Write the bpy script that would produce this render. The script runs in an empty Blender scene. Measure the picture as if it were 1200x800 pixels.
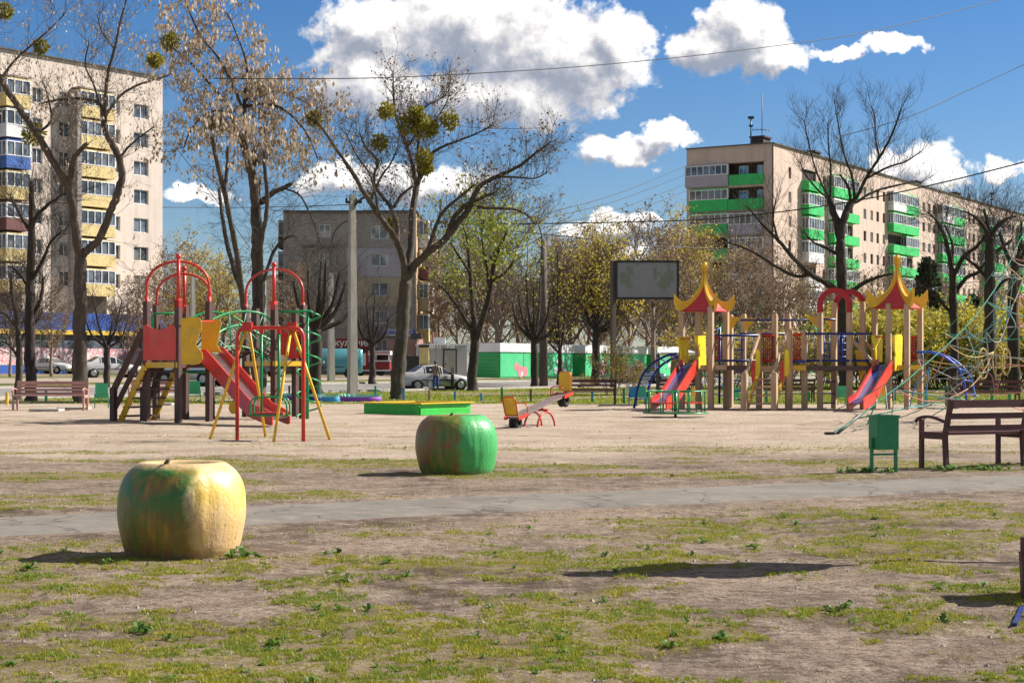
import bpy, math, random
import numpy as np
from mathutils import Vector, Matrix
PI = math.pi
R = math.radians
scene = bpy.context.scene
col = scene.collection
F, CX, HY, EYE = 2000.0, 600.0, 431.0, 1.28     # photo pixel focal length, centre, horizon row, eye height (m)

def sstep(a, b, x):
    t = min(1.0, max(0.0, (x - a) / (b - a)))
    return t * t * (3 - 2 * t)
UD = Vector((.514, .857, 0)).normalized()   # the street grid: along the road
UN = Vector((.857, -.514, 0)).normalized()  # across the road, towards the sun
def gz(x, y):
    """terrain: flat playground, gently higher beyond the road"""
    s = (x + 21) * (-.857) + (y - 69) * .514
    return 0.62 * sstep(3, 26, s) + .15 * sstep(26, 60, s)
def P(px, py, Y): return Vector(((px - CX) / F * Y, Y, EYE - (py - HY) / F * Y))
def G(px, py):
    Y = EYE * F / (py - HY)
    return Vector(((px - CX) / F * Y, Y, 0))
def S(Y): return F / Y       # pixels per metre

def tag(o, label=None, cat=None, group=None, kind=None):
    if label: o['label'] = label
    if cat: o['category'] = cat
    if group: o['group'] = group
    if kind: o['kind'] = kind
    return o
def empty(name, loc, label, cat, group=None, rz=0):
    o = bpy.data.objects.new(name, None); col.objects.link(o)
    o.location = loc; o.rotation_euler = (0, 0, rz); o.empty_display_size = .2
    return tag(o, label, cat, group)
def wloc(o):
    v = Vector((0, 0, 0))
    while o is not None:
        v += o.location; o = o.parent
    return v
def kids(o): return [c for c in bpy.data.objects if c.parent == o]
CH = {}
def copy_tree(o, parent=None):
    c = o.copy(); col.objects.link(c); c.parent = parent
    for ch in CH.get(o.name, []):
        k = copy_tree(ch, c)
    return c
def reg(parent, o):
    CH.setdefault(parent.name, []).append(o)

class MB:
    """collects geometry in world (or root-local) coordinates, then links it as ONE object"""
    def __init__(s): s.v = []; s.f = []; s.sm = []; s.mi = []
    def quad(s, a, b, c, d, smooth=False, m=0):
        n = len(s.v); s.v += [tuple(a), tuple(b), tuple(c), tuple(d)]; s.f.append((n, n+1, n+2, n+3)); s.sm.append(smooth); s.mi.append(m)
    def face(s, pts, smooth=False, m=0):
        n = len(s.v); s.v += [tuple(p) for p in pts]; s.f.append(tuple(range(n, n+len(pts)))); s.sm.append(smooth); s.mi.append(m)
    def hexa(s, p, m=0):   # 8 corner points: bottom 4 (ccw) then top 4
        n = len(s.v); s.v += [tuple(q) for q in p]
        for f in ((3,2,1,0),(4,5,6,7),(0,1,5,4),(1,2,6,5),(2,3,7,6),(3,0,4,7)):
            s.f.append(tuple(n+i for i in f)); s.sm.append(False); s.mi.append(m)
    def box(s, c, size, rz=0, m=0, u=None):
        c = Vector(c); hx, hy, hz = size[0]/2, size[1]/2, size[2]/2
        if u is None: u = Vector((math.cos(rz), math.sin(rz), 0))
        w = Vector((-u.y, u.x, 0)); z = Vector((0,0,1))
        s.hexa([c+u*a*hx+w*b*hy+z*k*hz for k in (-1,1) for a,b in ((-1,-1),(1,-1),(1,1),(-1,1))], m)
    def bar(s, a, b, w, h, up=(0,0,1), m=0):
        a, b = Vector(a), Vector(b); d = (b-a).normalized(); up = Vector(up)
        if abs(d.dot(up)) > .98: up = Vector((0,1,0))
        x = d.cross(up).normalized(); y = x.cross(d).normalized()
        q = [(-1,-1),(1,-1),(1,1),(-1,1)]
        s.hexa([a+x*i*w/2+y*j*h/2 for i,j in q]+[b+x*i*w/2+y*j*h/2 for i,j in q], m)
    def tube(s, pts, r, n=8, cap=True, smooth=True, m=0, closed=False):
        pts = [Vector(p) for p in pts]; N = len(pts)
        if not isinstance(r, (list, tuple)): r = [r]*N
        base = len(s.v); prev = None
        for i, p in enumerate(pts):
            if closed: t = pts[(i+1) % N]-pts[i-1]
            else: t = pts[min(i+1, N-1)]-pts[max(i-1, 0)]
            t = t.normalized() if t.length > 1e-9 else Vector((0,0,1))
            if prev is None:
                a = Vector((0,0,1)) if abs(t.z) < .9 else Vector((1,0,0))
                x = t.cross(a).normalized()
            else:
                x = (prev-t*prev.dot(t))
                x = x.normalized() if x.length > 1e-6 else t.orthogonal().normalized()
            prev = x; y = t.cross(x)
            for k in range(n):
                an = 2*PI*k/n; s.v.append(tuple(p+(x*math.cos(an)+y*math.sin(an))*r[i]))
        for i in range(N if closed else N-1):
            j = (i+1) % N
            for k in range(n):
                k2 = (k+1) % n
                s.f.append((base+i*n+k, base+i*n+k2, base+j*n+k2, base+j*n+k)); s.sm.append(smooth); s.mi.append(m)
        if cap and not closed and n > 2:
            s.f.append(tuple(base+k for k in reversed(range(n)))); s.sm.append(False); s.mi.append(m)
            s.f.append(tuple(base+(N-1)*n+k for k in range(n))); s.sm.append(False); s.mi.append(m)
    def loft(s, rings, cap=True, smooth=False, closed=True, m=0):
        base = len(s.v); n = len(rings[0])
        for r in rings: s.v += [tuple(p) for p in r]
        for i in range(len(rings)-1):
            for k in range(n if closed else n-1):
                k2 = (k+1) % n
                s.f.append((base+i*n+k, base+i*n+k2, base+(i+1)*n+k2, base+(i+1)*n+k)); s.sm.append(smooth); s.mi.append(m)
        if cap:
            s.f.append(tuple(base+k for k in reversed(range(n)))); s.sm.append(False); s.mi.append(m)
            s.f.append(tuple(base+(len(rings)-1)*n+k for k in range(n))); s.sm.append(False); s.mi.append(m)
    def prism(s, pts, thick):
        """pts: planar outline; thick: a vector, extruded half each way"""
        t = Vector(thick)/2; a = [Vector(p)-t for p in pts]; b = [Vector(p)+t for p in pts]
        s.loft([a, b])
    def lathe(s, c, prof, n=24, smooth=True, sq=None):
        c = Vector(c); rings = []
        for r, z in prof:
            ring = []
            for k in range(n):
                a = 2*PI*k/n; rr = r*(sq(a, z) if sq else 1)
                ring.append(c+Vector((rr*math.cos(a), rr*math.sin(a), z)))
            rings.append(ring)
        s.loft(rings, smooth=smooth)
    def build(s, name, mat, parent=None, label=None, org=None):
        me = bpy.data.meshes.new(name)
        o3 = wloc(parent) if parent is not None else Vector((0,0,0))
        if org is not None: o3 = Vector(org)
        v = np.array(s.v, dtype=np.float64).reshape(-1, 3) - np.array(o3)
        me.from_pydata(v.tolist(), [], s.f)
        me.polygons.foreach_set('use_smooth', s.sm)
        mats = mat if isinstance(mat, (list, tuple)) else [mat]
        for mm in mats: me.materials.append(mm)
        if len(mats) > 1: me.polygons.foreach_set('material_index', s.mi)
        me.update()
        o = bpy.data.objects.new(name, me); col.objects.link(o)
        if parent is not None: o.parent = parent; reg(parent, o)
        elif org is not None: o.location = org
        if label: o['label'] = label
        return o
def curve_pts(fn, n): return [fn(i/(n-1)) for i in range(n)]
def bez(a, b, c, d, n=12):
    a, b, c, d = map(Vector, (a, b, c, d))
    return [a*(1-t)**3+b*3*t*(1-t)**2+c*3*t*t*(1-t)+d*t**3 for t in [i/(n-1) for i in range(n)]]
def smoothline(pts, k=6):
    """Catmull-Rom through pts"""
    pts = [Vector(p) for p in pts]; out = []
    for i in range(len(pts)-1):
        p0 = pts[max(i-1, 0)]; p1 = pts[i]; p2 = pts[i+1]; p3 = pts[min(i+2, len(pts)-1)]
        for j in range(k):
            t = j/k
            out.append(.5*((2*p1)+(p2-p0)*t+(2*p0-5*p1+4*p2-p3)*t*t+(3*p1-p0-3*p2+p3)*t**3))
    out.append(pts[-1]); return out

# ------------------------------------------------------------------ materials
class NT:
    def __init__(s, tree): s.t = tree; s.n = tree.nodes; s.l = tree.links
    def new(s, typ, **kw):
        n = s.n.new(typ)
        for k, v in kw.items(): setattr(n, k, v)
        return n
    def set(s, sock, v):
        if hasattr(v, 'is_linked') or isinstance(v, bpy.types.NodeSocket): s.l.new(v, sock)
        elif isinstance(v, (tuple, list)) and len(v) == 3 and sock.type == 'RGBA': sock.default_value = (*v, 1)
        else: sock.default_value = v
    def math(s, op, a, b=0.0, clamp=False):
        n = s.new('ShaderNodeMath', operation=op, use_clamp=clamp); s.set(n.inputs[0], a); s.set(n.inputs[1], b); return n.outputs[0]
    def mix(s, f, a, b, typ='MIX'):
        n = s.new('ShaderNodeMix', data_type='RGBA', blend_type=typ); s.set(n.inputs[0], f); s.set(n.inputs[6], a); s.set(n.inputs[7], b); return n.outputs[2]
    def ramp(s, f, stops, interp='LINEAR'):
        n = s.new('ShaderNodeValToRGB'); n.color_ramp.interpolation = interp; e = n.color_ramp.elements
        while len(e) < len(stops): e.new(.5)
        for i, (p, c) in enumerate(stops):
            e[i].position = p; e[i].color = (c, c, c, 1) if isinstance(c, (int, float)) else (*c, 1)
        s.set(n.inputs[0], f); return n.outputs[0]
    def noise(s, vec, scale, detail=4, rough=.55, dist=0.0):
        n = s.new('ShaderNodeTexNoise'); s.set(n.inputs['Vector'], vec); n.inputs['Scale'].default_value = scale
        n.inputs['Detail'].default_value = detail; n.inputs['Roughness'].default_value = rough; n.inputs['Distortion'].default_value = dist
        return n.outputs['Fac']
    def scl(s, vec, k):
        n = s.new('ShaderNodeVectorMath', operation='MULTIPLY'); s.set(n.inputs[0], vec); n.inputs[1].default_value = k; return n.outputs[0]
def c255(r, g, b):
    f = lambda x: ((x/255+.055)/1.055)**2.4 if x > 10 else x/255/12.92
    return (f(r), f(g), f(b))
def newmat(name):
    m = bpy.data.materials.new(name); m.use_nodes = True; nt = m.node_tree
    b = nt.nodes['Principled BSDF']; return m, NT(nt), b
def objc(N): return N.new('ShaderNodeTexCoord').outputs['Object']
def mulc(c, k): return tuple(min(1, x*k) for x in c)
def pmat(name, c, rough=.5, var=.25, scale=3.0, bump=.15, bscale=30, metal=0, stain=None, stain_amt=.5, aniso=(1,1,1), spec=.5):
    """worn painted / plain surface: large and fine colour variation, stains, bump"""
    m, N, b = newmat(name); co = N.scl(objc(N), aniso)
    n1 = N.noise(co, scale, 5, .6); n2 = N.noise(co, scale*9, 4, .6)
    f = N.math('ADD', N.math('MULTIPLY', n1, .65), N.math('MULTIPLY', n2, .35))
    f = N.ramp(f, [(.35, 0.0), (.65, 1.0)])
    cc = N.mix(f, mulc(c, 1-var), mulc(c, 1+var*.6))
    if stain:
        sf = N.ramp(N.noise(co, scale*2.3, 6, .65, .6), [(.5, 0.0), (.62, 1.0)])
        cc = N.mix(N.math('MULTIPLY', sf, stain_amt), cc, stain)
    N.set(b.inputs['Base Color'], cc)
    N.set(b.inputs['Roughness'], N.math('ADD', N.math('MULTIPLY', n2, .25), max(0, rough-.12)))
    b.inputs['Metallic'].default_value = metal; b.inputs['Specular IOR Level'].default_value = spec
    bp = N.new('ShaderNodeBump'); bp.inputs['Strength'].default_value = bump; bp.inputs['Distance'].default_value = .02
    N.set(bp.inputs['Height'], N.noise(co, bscale, 4, .6)); N.l.new(bp.outputs[0], b.inputs['Normal'])
    return m
M = {}
M['red'] = pmat('red_paint', (.62,.035,.02), .35, .2, 2, .05, stain=(.35,.12,.08), stain_amt=.35)
M['redpanel'] = pmat('red_board_paint', (.72,.045,.025), .5, .2, 2, .08, stain=(.4,.12,.09), stain_amt=.4)
M['yellow'] = pmat('yellow_paint', (.80,.48,.02), .45, .15, 2, .06, stain=(.5,.33,.1), stain_amt=.4)
M['yellow_bright'] = pmat('lemon_yellow_board', (.92,.72,.02), .4, .1, 2, .05, stain=(.6,.4,.1), stain_amt=.3)
M['green'] = pmat('green_paint', (.0,.30,.09), .35, .2, 2, .05, stain=(.05,.2,.1), stain_amt=.3)
M['green_dark'] = pmat('dark_green_paint', (.015,.27,.10), .45, .2, 2, .08, stain=(.03,.12,.06), stain_amt=.4)
M['green_bright'] = pmat('bright_green_board', (.03,.52,.06), .5, .15, 1.5, .08, stain=(.1,.4,.08), stain_amt=.4)
M['teal'] = pmat('teal_paint', (.03,.38,.27), .5, .25, 4, .1)
M['blue'] = pmat('blue_paint', (.01,.06,.42), .35, .2, 2, .05)
M['blue_dark'] = pmat('dark_blue_paint', (.008,.025,.18), .4, .2, 2, .05)
M['blue_light'] = pmat('light_blue_paint', (.03,.30,.62), .5, .2, 3, .05)
M['purple'] = pmat('purple_paint', (.28,.06,.45), .6, .25, 3, .1)
M['brown'] = pmat('brown_stained_timber', (.075,.035,.028), .6, .3, 3, .3, 20, stain=(.13,.09,.075), stain_amt=.4, aniso=(1,1,.15))
M['maroon'] = pmat('maroon_painted_plank', (.085,.022,.022), .5, .3, 2, .25, 22, stain=(.14,.07,.06), stain_amt=.45, aniso=(.2,1,1))
M['red_dark'] = pmat('dark_red_arch_board', (.42,.015,.02), .4, .15, 2, .05)
M['bin_green'] = pmat('pale_green_bin_paint', (.05,.42,.20), .5, .2, 3, .1)
M['maroon_old'] = pmat('faded_maroon_plank', (.50,.28,.24), .65, .2, 2, .25, 22, stain=(.3,.2,.17), stain_amt=.45)
M['timber'] = pmat('planed_tan_timber', (.52,.37,.23), .65, .2, 3, .25, 18, stain=(.26,.17,.12), stain_amt=.45, aniso=(1,1,.12))
M['deck'] = pmat('grey_deck_board', (.13,.085,.07), .7, .3, 4, .3, 20)
M['plank'] = pmat('weathered_plank', (.20,.15,.14), .75, .3, 5, .35, 25, stain=(.1,.07,.07), stain_amt=.5)
M['steel'] = pmat('polished_steel', (.62,.64,.68), .3, .15, 3, .05, metal=1)
M['rubber'] = pmat('tyre_rubber', (.018,.018,.02), .8, .3, 8, .3)
M['concrete'] = pmat('pole_concrete', (.42,.40,.36), .85, .25, 2, .4, 30, stain=(.25,.23,.2), stain_amt=.4, aniso=(1,1,.3))
M['kerb'] = pmat('kerb_concrete', (.42,.39,.35), .9, .25, 2, .4, 30)
M['wood_pole'] = pmat('dark_wood_pole', (.13,.10,.08), .85, .3, 3, .4, 30, aniso=(1,1,.2))
M['iron'] = pmat('dark_iron', (.03,.03,.033), .5, .3, 5, .1)
M['white'] = pmat('white_frame_paint', (.75,.75,.74), .5, .12, 3, .05)
M['wire'] = pmat('wire_sheath', (.02,.02,.022), .6, .1, 3, .0)
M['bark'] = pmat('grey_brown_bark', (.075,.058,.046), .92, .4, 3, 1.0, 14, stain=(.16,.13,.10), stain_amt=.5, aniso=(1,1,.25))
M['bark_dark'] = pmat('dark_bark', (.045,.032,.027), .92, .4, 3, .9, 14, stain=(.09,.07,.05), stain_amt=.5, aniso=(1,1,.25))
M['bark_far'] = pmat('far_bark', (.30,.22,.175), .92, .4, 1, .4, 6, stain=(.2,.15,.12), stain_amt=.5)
M['slide_blue'] = pmat('blue_slide_bed', (.008,.05,.24), .35, .2, 3, .05)

def leafmat(name, c1, c2, rough=.6, trans=.35):
    m, N, b = newmat(name); co = objc(N)
    n1 = N.noise(co, 1.3, 3, .6); n2 = N.noise(co, 23, 2, .5)
    f = N.ramp(N.math('ADD', N.math('MULTIPLY', n1, .5), N.math('MULTIPLY', n2, .5)), [(.38, 0.0), (.62, 1.0)])
    cc = N.mix(f, c1, c2); N.set(b.inputs['Base Color'], cc); b.inputs['Roughness'].default_value = rough
    tr = N.new('ShaderNodeBsdfTranslucent'); N.set(tr.inputs['Color'], cc)
    ms = N.new('ShaderNodeMixShader'); ms.inputs[0].default_value = trans
    N.l.new(b.outputs[0], ms.inputs[1]); N.l.new(tr.outputs[0], ms.inputs[2])
    N.l.new(ms.outputs[0], N.n['Material Output'].inputs['Surface']); return m
M['leaf_yellow'] = leafmat('young_yellow_leaf', (.46,.36,.04), (.62,.50,.07))
M['leaf_spring'] = leafmat('spring_green_leaf', (.24,.30,.03), (.40,.42,.06))
M['leaf_mistletoe'] = leafmat('mistletoe_leaf', (.17,.17,.02), (.38,.33,.045))
M['leaf_tan'] = leafmat('dry_seed_wing', (.38,.29,.20), (.60,.50,.38))
M['leaf_dark'] = leafmat('conifer_needles', (.016,.035,.014), (.04,.065,.025))
M['leaf_buds'] = leafmat('brown_buds', (.14,.08,.045), (.26,.17,.08))
M['moss'] = leafmat('short_yellow_green_grass', (.40,.35,.03), (.15,.24,.02))
M['weed'] = leafmat('green_weed_leaf', (.05,.14,.012), (.14,.25,.03))
M['dandelion'] = pmat('yellow_flower', (.8,.6,.02), .6)

# glass
def glassmat(name, c=(.05,.06,.075)):
    m, N, b = newmat(name); co = objc(N)
    f = N.ramp(N.noise(co, .7, 2, .5), [(.42, 0.0), (.58, 1.0)])
    N.set(b.inputs['Base Color'], N.mix(f, c, mulc(c, 3.2)))
    b.inputs['Roughness'].default_value = .08; b.inputs['Specular IOR Level'].default_value = .6
    return m
M['glass'] = glassmat('window_glass')
M['glass_blue'] = glassmat('blue_window_glass', (.08,.22,.34))
M['glass_curtain'] = glassmat('curtained_window_glass', (.17,.165,.155))
M['car_glass'] = glassmat('car_glass', (.02,.025,.03))

def carpaint(name, c):
    m, N, b = newmat(name); n = N.noise(objc(N), 3, 3, .5)
    N.set(b.inputs['Base Color'], N.mix(n, mulc(c, .85), mulc(c, 1.05)))
    b.inputs['Metallic'].default_value = .15; b.inputs['Roughness'].default_value = .3
    b.inputs['Coat Weight'].default_value = .6; b.inputs['Coat Roughness'].default_value = .08
    return m

# ------------------------------------------------------------------ sun and sky
SUN_AZ = R(90-21)      # measured clockwise from +Y
SUN_EL = R(38)
sdir = Vector((math.sin(SUN_AZ)*math.cos(SUN_EL), math.cos(SUN_AZ)*math.cos(SUN_EL), math.sin(SUN_EL)))
sl = bpy.data.lights.new('sun', 'SUN'); sl.energy = 5.0; sl.angle = R(.5); sl.color = (1, .93, .83)
so = bpy.data.objects.new('sun', sl); col.objects.link(so)
so.rotation_euler = (-sdir).to_track_quat('-Z', 'Y').to_euler(); so.location = (30, 0, 40)

w = bpy.data.worlds.new('World'); scene.world = w; w.use_nodes = True
WN = NT(w.node_tree); bg = w.node_tree.nodes['Background']
sky = WN.new('ShaderNodeTexSky', sky_type='NISHITA'); sky.sun_disc = False
sky.sun_elevation = SUN_EL; sky.sun_rotation = SUN_AZ; sky.air_density = 1.0; sky.dust_density = .3; sky.ozone_density = 3.0
hs = WN.new('ShaderNodeHueSaturation'); WN.set(hs.inputs['Color'], sky.outputs[0]); hs.inputs['Saturation'].default_value = 1.0
geo = WN.new('ShaderNodeTexCoord'); dvec = geo.outputs['Generated']
sep = WN.new('ShaderNodeSeparateXYZ'); WN.set(sep.inputs[0], dvec)
az = WN.math('ARCTAN2', sep.outputs[0], sep.outputs[1]); el = WN.math('ARCSINE', sep.outputs[2])
cmb = WN.new('ShaderNodeCombineXYZ'); WN.set(cmb.inputs[0], az); WN.set(cmb.inputs[1], el)
# cloud field, a node group evaluated twice (here, and a step towards the sun) for its light and shade
CL = [ # az, el centres and radii in photo pixels from the horizon point (converted to radians)
 (440,38,75,40),(560,30,120,62),(655,70,115,70),(600,112,125,42),(430,100,80,50),(726,48,50,42),
 (872,48,66,44),(830,62,50,28),(905,70,48,26),(990,68,46,11),(1052,66,34,12),
 (735,174,62,18),(790,158,38,18),
 (232,228,40,13),(400,205,46,26),(490,210,100,24),
 (708,264,64,16),(755,250,26,8),(716,296,44,14),
 (1082,200,46,34),(1045,200,28,24),(1110,220,34,22),(1178,208,32,17),
 (262,-60,120,50),(1400,130,150,45),(-200,110,180,50)]
grp = bpy.data.node_groups.new('cloud_field', 'ShaderNodeTree')
grp.interface.new_socket('Vector', in_out='INPUT', socket_type='NodeSocketVector')
grp.interface.new_socket('Density', in_out='OUTPUT', socket_type='NodeSocketFloat')
GN = NT(grp); gi = GN.new('NodeGroupInput'); go = GN.new('NodeGroupOutput')
def vm(op, a, b):
    n = GN.new('ShaderNodeVectorMath', operation=op); GN.set(n.inputs[0], a); GN.set(n.inputs[1], b); return n
nz = GN.new('ShaderNodeTexNoise'); GN.set(nz.inputs['Vector'], gi.outputs[0]); nz.inputs['Scale'].default_value = 34; nz.inputs['Detail'].default_value = 7; nz.inputs['Roughness'].default_value = .58
sub = vm('SUBTRACT', nz.outputs['Color'], (.5,.5,.5)); wv = vm('MULTIPLY', sub.outputs[0], (.055,.038,0)); cw = vm('ADD', gi.outputs[0], wv.outputs[0])
cw = cw.outputs[0]; cur = None
for (x, y, rx, ry) in CL:
    kx, ky = F/rx, F/ry
    n = GN.new('ShaderNodeVectorMath', operation='MULTIPLY_ADD'); GN.set(n.inputs[0], cw); n.inputs[1].default_value = (kx, ky, 0)
    n.inputs[2].default_value = (-kx*math.atan((x-CX)/F), -ky*math.atan((HY-y)/F), 0)
    d = GN.new('ShaderNodeVectorMath', operation='LENGTH'); GN.set(d.inputs[0], n.outputs[0]); v = d.outputs['Value']
    if cur is None: cur = v
    else:
        s_ = GN.new('ShaderNodeMath', operation='SMOOTH_MIN'); GN.set(s_.inputs[0], cur); GN.set(s_.inputs[1], v); s_.inputs[2].default_value = .25; cur = s_.outputs[0]
cur = GN.math('SUBTRACT', 1.0, cur)
nz2 = GN.noise(gi.outputs[0], 95, 6, .6)
cur = GN.math('ADD', cur, GN.math('MULTIPLY', GN.math('SUBTRACT', nz2, .5), .8))
GN.set(go.inputs[0], cur)
def field(vec):
    g = WN.new('ShaderNodeGroup'); g.node_tree = grp; WN.set(g.inputs[0], vec); return g.outputs[0]
D0 = field(cmb.outputs[0])
off = WN.new('ShaderNodeVectorMath', operation='ADD'); WN.set(off.inputs[0], cmb.outputs[0]); off.inputs[1].default_value = (.008, .011, 0)
D1 = field(off.outputs[0])
alpha = WN.ramp(D0, [(.0, 0.0), (.09, .35), (.24, 1.0)])
high = WN.math('MULTIPLY', WN.ramp(WN.noise(dvec, 2.2, 3, .6), [(.40, 0.0), (.54, 1.0)]), WN.ramp(sep.outputs[2], [(.26, 0.0), (.36, 1.0)]))  # clouds overhead, out of view, added for neutral fill light
lit = WN.math('ADD', WN.math('MULTIPLY', WN.math('SUBTRACT', D0, D1), 1.25), .60)
thick = WN.math('MULTIPLY', WN.math('SUBTRACT', D0, .15), -.28)
lit = WN.math('ADD', lit, thick)
lit = WN.math('ADD', lit, WN.math('MULTIPLY', WN.math('SUBTRACT', WN.noise(cmb.outputs[0], 18, 5, .6), .5), .9), True)
ccol = WN.ramp(lit, [(.05, (.34,.38,.47)), (.36, (.50,.52,.59)), (.60, (.76,.75,.77)), (.80, (1.0,.98,.96)), (.97, (1.22,1.2,1.18))])
CLOUD_K = 6.3
ck = WN.new('ShaderNodeVectorMath', operation='SCALE'); WN.set(ck.inputs[0], ccol); ck.inputs['Scale'].default_value = CLOUD_K
tint = WN.ramp(sep.outputs[2], [(.0, (.52,.54,.58)), (.06, (.46,.53,.62)), (.13, (.34,.47,.62)), (.22, (.24,.42,.62))])
skyt = WN.mix(1.0, hs.outputs[0], tint, 'MULTIPLY')
fin = WN.mix(alpha, skyt, ck.outputs[0])
fin = WN.mix(high, fin, (2.5, 2.4, 2.25))
WN.set(bg.inputs['Color'], fin); bg.inputs['Strength'].default_value = .09
w.cycles.sampling_method = 'MANUAL'; w.cycles.sample_map_resolution = 1024

cam = bpy.data.cameras.new('camera'); cam.sensor_width = 36; cam.lens = 36*F/1200; cam.clip_end = 3000; cam.clip_start = .1
cam.shift_y = (HY-400)/1200
co_ = bpy.data.objects.new('camera', cam); col.objects.link(co_); co_.location = (0, 0, EYE); co_.rotation_euler = (R(90), 0, 0)
scene.camera = co_
scene.view_settings.view_transform = 'Standard'; scene.view_settings.look = 'None'; scene.view_settings.gamma = 1
scene.view_settings.exposure = 0.88
scene.cycles.max_bounces = 5; scene.cycles.diffuse_bounces = 3; scene.cycles.transparent_max_bounces = 6
# ------------------------------------------------------------------ ground
rngn = np.random.default_rng(7)
_T = rngn.random((256, 256))
def vnoise(x, y):
    xi = np.floor(x).astype(int); yi = np.floor(y).astype(int); fx = x-xi; fy = y-yi
    fx = fx*fx*(3-2*fx); fy = fy*fy*(3-2*fy)
    g = lambda a, b: _T[a % 256, b % 256]
    return (g(xi, yi)*(1-fx)+g(xi+1, yi)*fx)*(1-fy)+(g(xi, yi+1)*(1-fx)+g(xi+1, yi+1)*fx)*fy
def fbm(x, y, o=4, r=.55):
    s = 0; a = 1; t = 0
    for i in range(o):
        s = s+a*vnoise(x*2**i+17.3*i, y*2**i+5.1*i); t += a; a *= r
    return s/t
def ss(a, b, x):
    t = np.clip((x-a)/(b-a), 0, 1); return t*t*(3-2*t)
def path_mid(x):      # centre line of the asphalt path (world y at x)
    return 16.25+.555*x-.004*x*x
def path_d(x, y): return (y-path_mid(x))*.874
def road_s(x, y): return (x+21)*(-.857)+(y-69)*.514
def grassmask(x, y):
    n = fbm(x*.6+3, y*.8+9, 3, .6)*.5+fbm(x*2.9+1, y*3.1+4, 6, .75)*.5
    fg = 1-ss(13.2, 15.0, y-.555*x)             # foreground beyond the path's near edge
    bias = .035*ss(3, -4, x)-.02*ss(1.5, 5, x)
    m1 = ss(.478, .535, n+bias)*fg
    d = path_d(x, y)
    mid = ss(.8, 1.6, d)*(1-ss(24, 30, y))
    m2 = ss(.55, .60, fbm(x*.35+30, y*.9+2, 5, .6)+.05*ss(2, -5, x))*mid
    # patches behind the apples, at the bins and under the bench
    def blob(cx, cy, rx, ry): return np.clip(1-((x-cx)/rx)**2-((y-cy)/ry)**2, 0, 1)
    b = np.maximum.reduce([blob(-3.2, 22.6, 2.2, .9), blob(4.35, 21.1, .45, .25), blob(5.9, 21.3, .8, .3), blob(-1.9, 22.6, 1.2, .5), blob(2.8, 9.8, .9, .28), blob(2.9, 8.2, .5, .3),blob(1.5, 8.9, .7, .22), blob(3.6,14.6,1.2,.3)])
    m3 = ss(.35, .6, b*.9+(fbm(x*2.1, y*2.1, 4)-.5)*.9)
    far = .55*ss(.60, .68, fbm(x*.16+8, y*.5, 4))*ss(26, 33, y)*(1-ss(40, 46, y))
    clear = 1-ss(.35, 0, np.abs(d)-.72)            # bare verges at the path
    return np.clip(np.maximum.reduce([m1, m2, m3, far])*np.clip(clear, 0, 1), 0, 1)
def lawnmask(x, y):
    s = road_s(x, y); wob = (fbm(x*.12, y*.12, 3)-.5)*5
    edge = 61.5+wob-1.5*ss(-18, -10, x)
    lim = ss(0, 1.2, y-edge)*(s < 0)
    worn = ss(.5, .58, fbm(x*.11+4, y*.08+4, 4)+.06*ss(-5,-20,x)-.22*ss(-4, 14, x)*0)
    strip = ((s > 13) & (s < 17)).astype(float)
    farr = (s > 24)
    return np.clip(lim*(1-.75*worn)+strip*.9+farr*.6*ss(.4, .5, fbm(x*.1, y*.1, 3)), 0, 1)

rows = [-60, -30, -12, 0, 3.0]
while rows[-1] < 700: rows.append(rows[-1]*(1.0062 if rows[-1] < 70 else 1.02))
ang = np.concatenate([[-6, -3, -1.6, -.9, -.6, -.48], np.linspace(-.4, .4, 420), [.48, .6, .9, 1.6, 3, 6]])
rows = np.array(rows); yy = np.repeat(rows, len(ang)); base = np.maximum(np.abs(yy), 8)
xx = np.tile(ang, len(rows))*base
zz = np.array([gz(a, b) for a, b in zip(xx, yy)])
gm = grassmask(xx, yy); lm = lawnmask(xx, yy)
near = (yy > 4) & (yy < 60) & (np.abs(xx) < yy*.42)
onpath = 1-ss(.7, 1.1, np.abs(path_d(xx, yy)))
bump = (fbm(xx*3.1, yy*3.1, 4)-.5)*.035+(fbm(xx*.5, yy*.5, 3)-.5)*.05+gm*.012
zz = zz+np.where(near, bump*(1-onpath)-.012*onpath, 0)
me = bpy.data.meshes.new('ground')
nr, nc = len(rows), len(ang)
idx = np.arange(nr*nc).reshape(nr, nc)
q = np.stack([idx[:-1, :-1], idx[:-1, 1:], idx[1:, 1:], idx[1:, :-1]], -1).reshape(-1, 4)
me.vertices.add(nr*nc); me.vertices.foreach_set('co', np.stack([xx, yy, zz], -1).ravel())
me.loops.add(q.size); me.loops.foreach_set('vertex_index', q.ravel().astype(np.int32))
me.polygons.add(len(q)); me.polygons.foreach_set('loop_start', np.arange(0, q.size, 4, dtype=np.int32))
me.polygons.foreach_set('use_smooth', np.ones(len(q), bool)); me.update(); me.validate()
sand = ss(21.5, 27, yy-.15*xx+(fbm(xx*.3, yy*.3, 4)-.5)*9)*(1-ss(66, 74, yy))
ca = me.color_attributes.new('zones', 'FLOAT_COLOR', 'POINT')
ca.data.foreach_set('color', np.stack([gm, sand, lm, np.ones_like(gm)], -1).ravel().astype(np.float32))
ground = bpy.data.objects.new('ground', me); col.objects.link(ground); tag(ground, kind='structure')
def ground_z(x, y):
    x = np.atleast_1d(np.asarray(x, float)); y = np.atleast_1d(np.asarray(y, float))
    b = (fbm(x*3.1, y*3.1, 4)-.5)*.035+(fbm(x*.5, y*.5, 3)-.5)*.05+grassmask(x, y)*.012
    p = 1-ss(.7, 1.1, np.abs(path_d(x, y)))
    return b*(1-p)-.012*p

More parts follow.
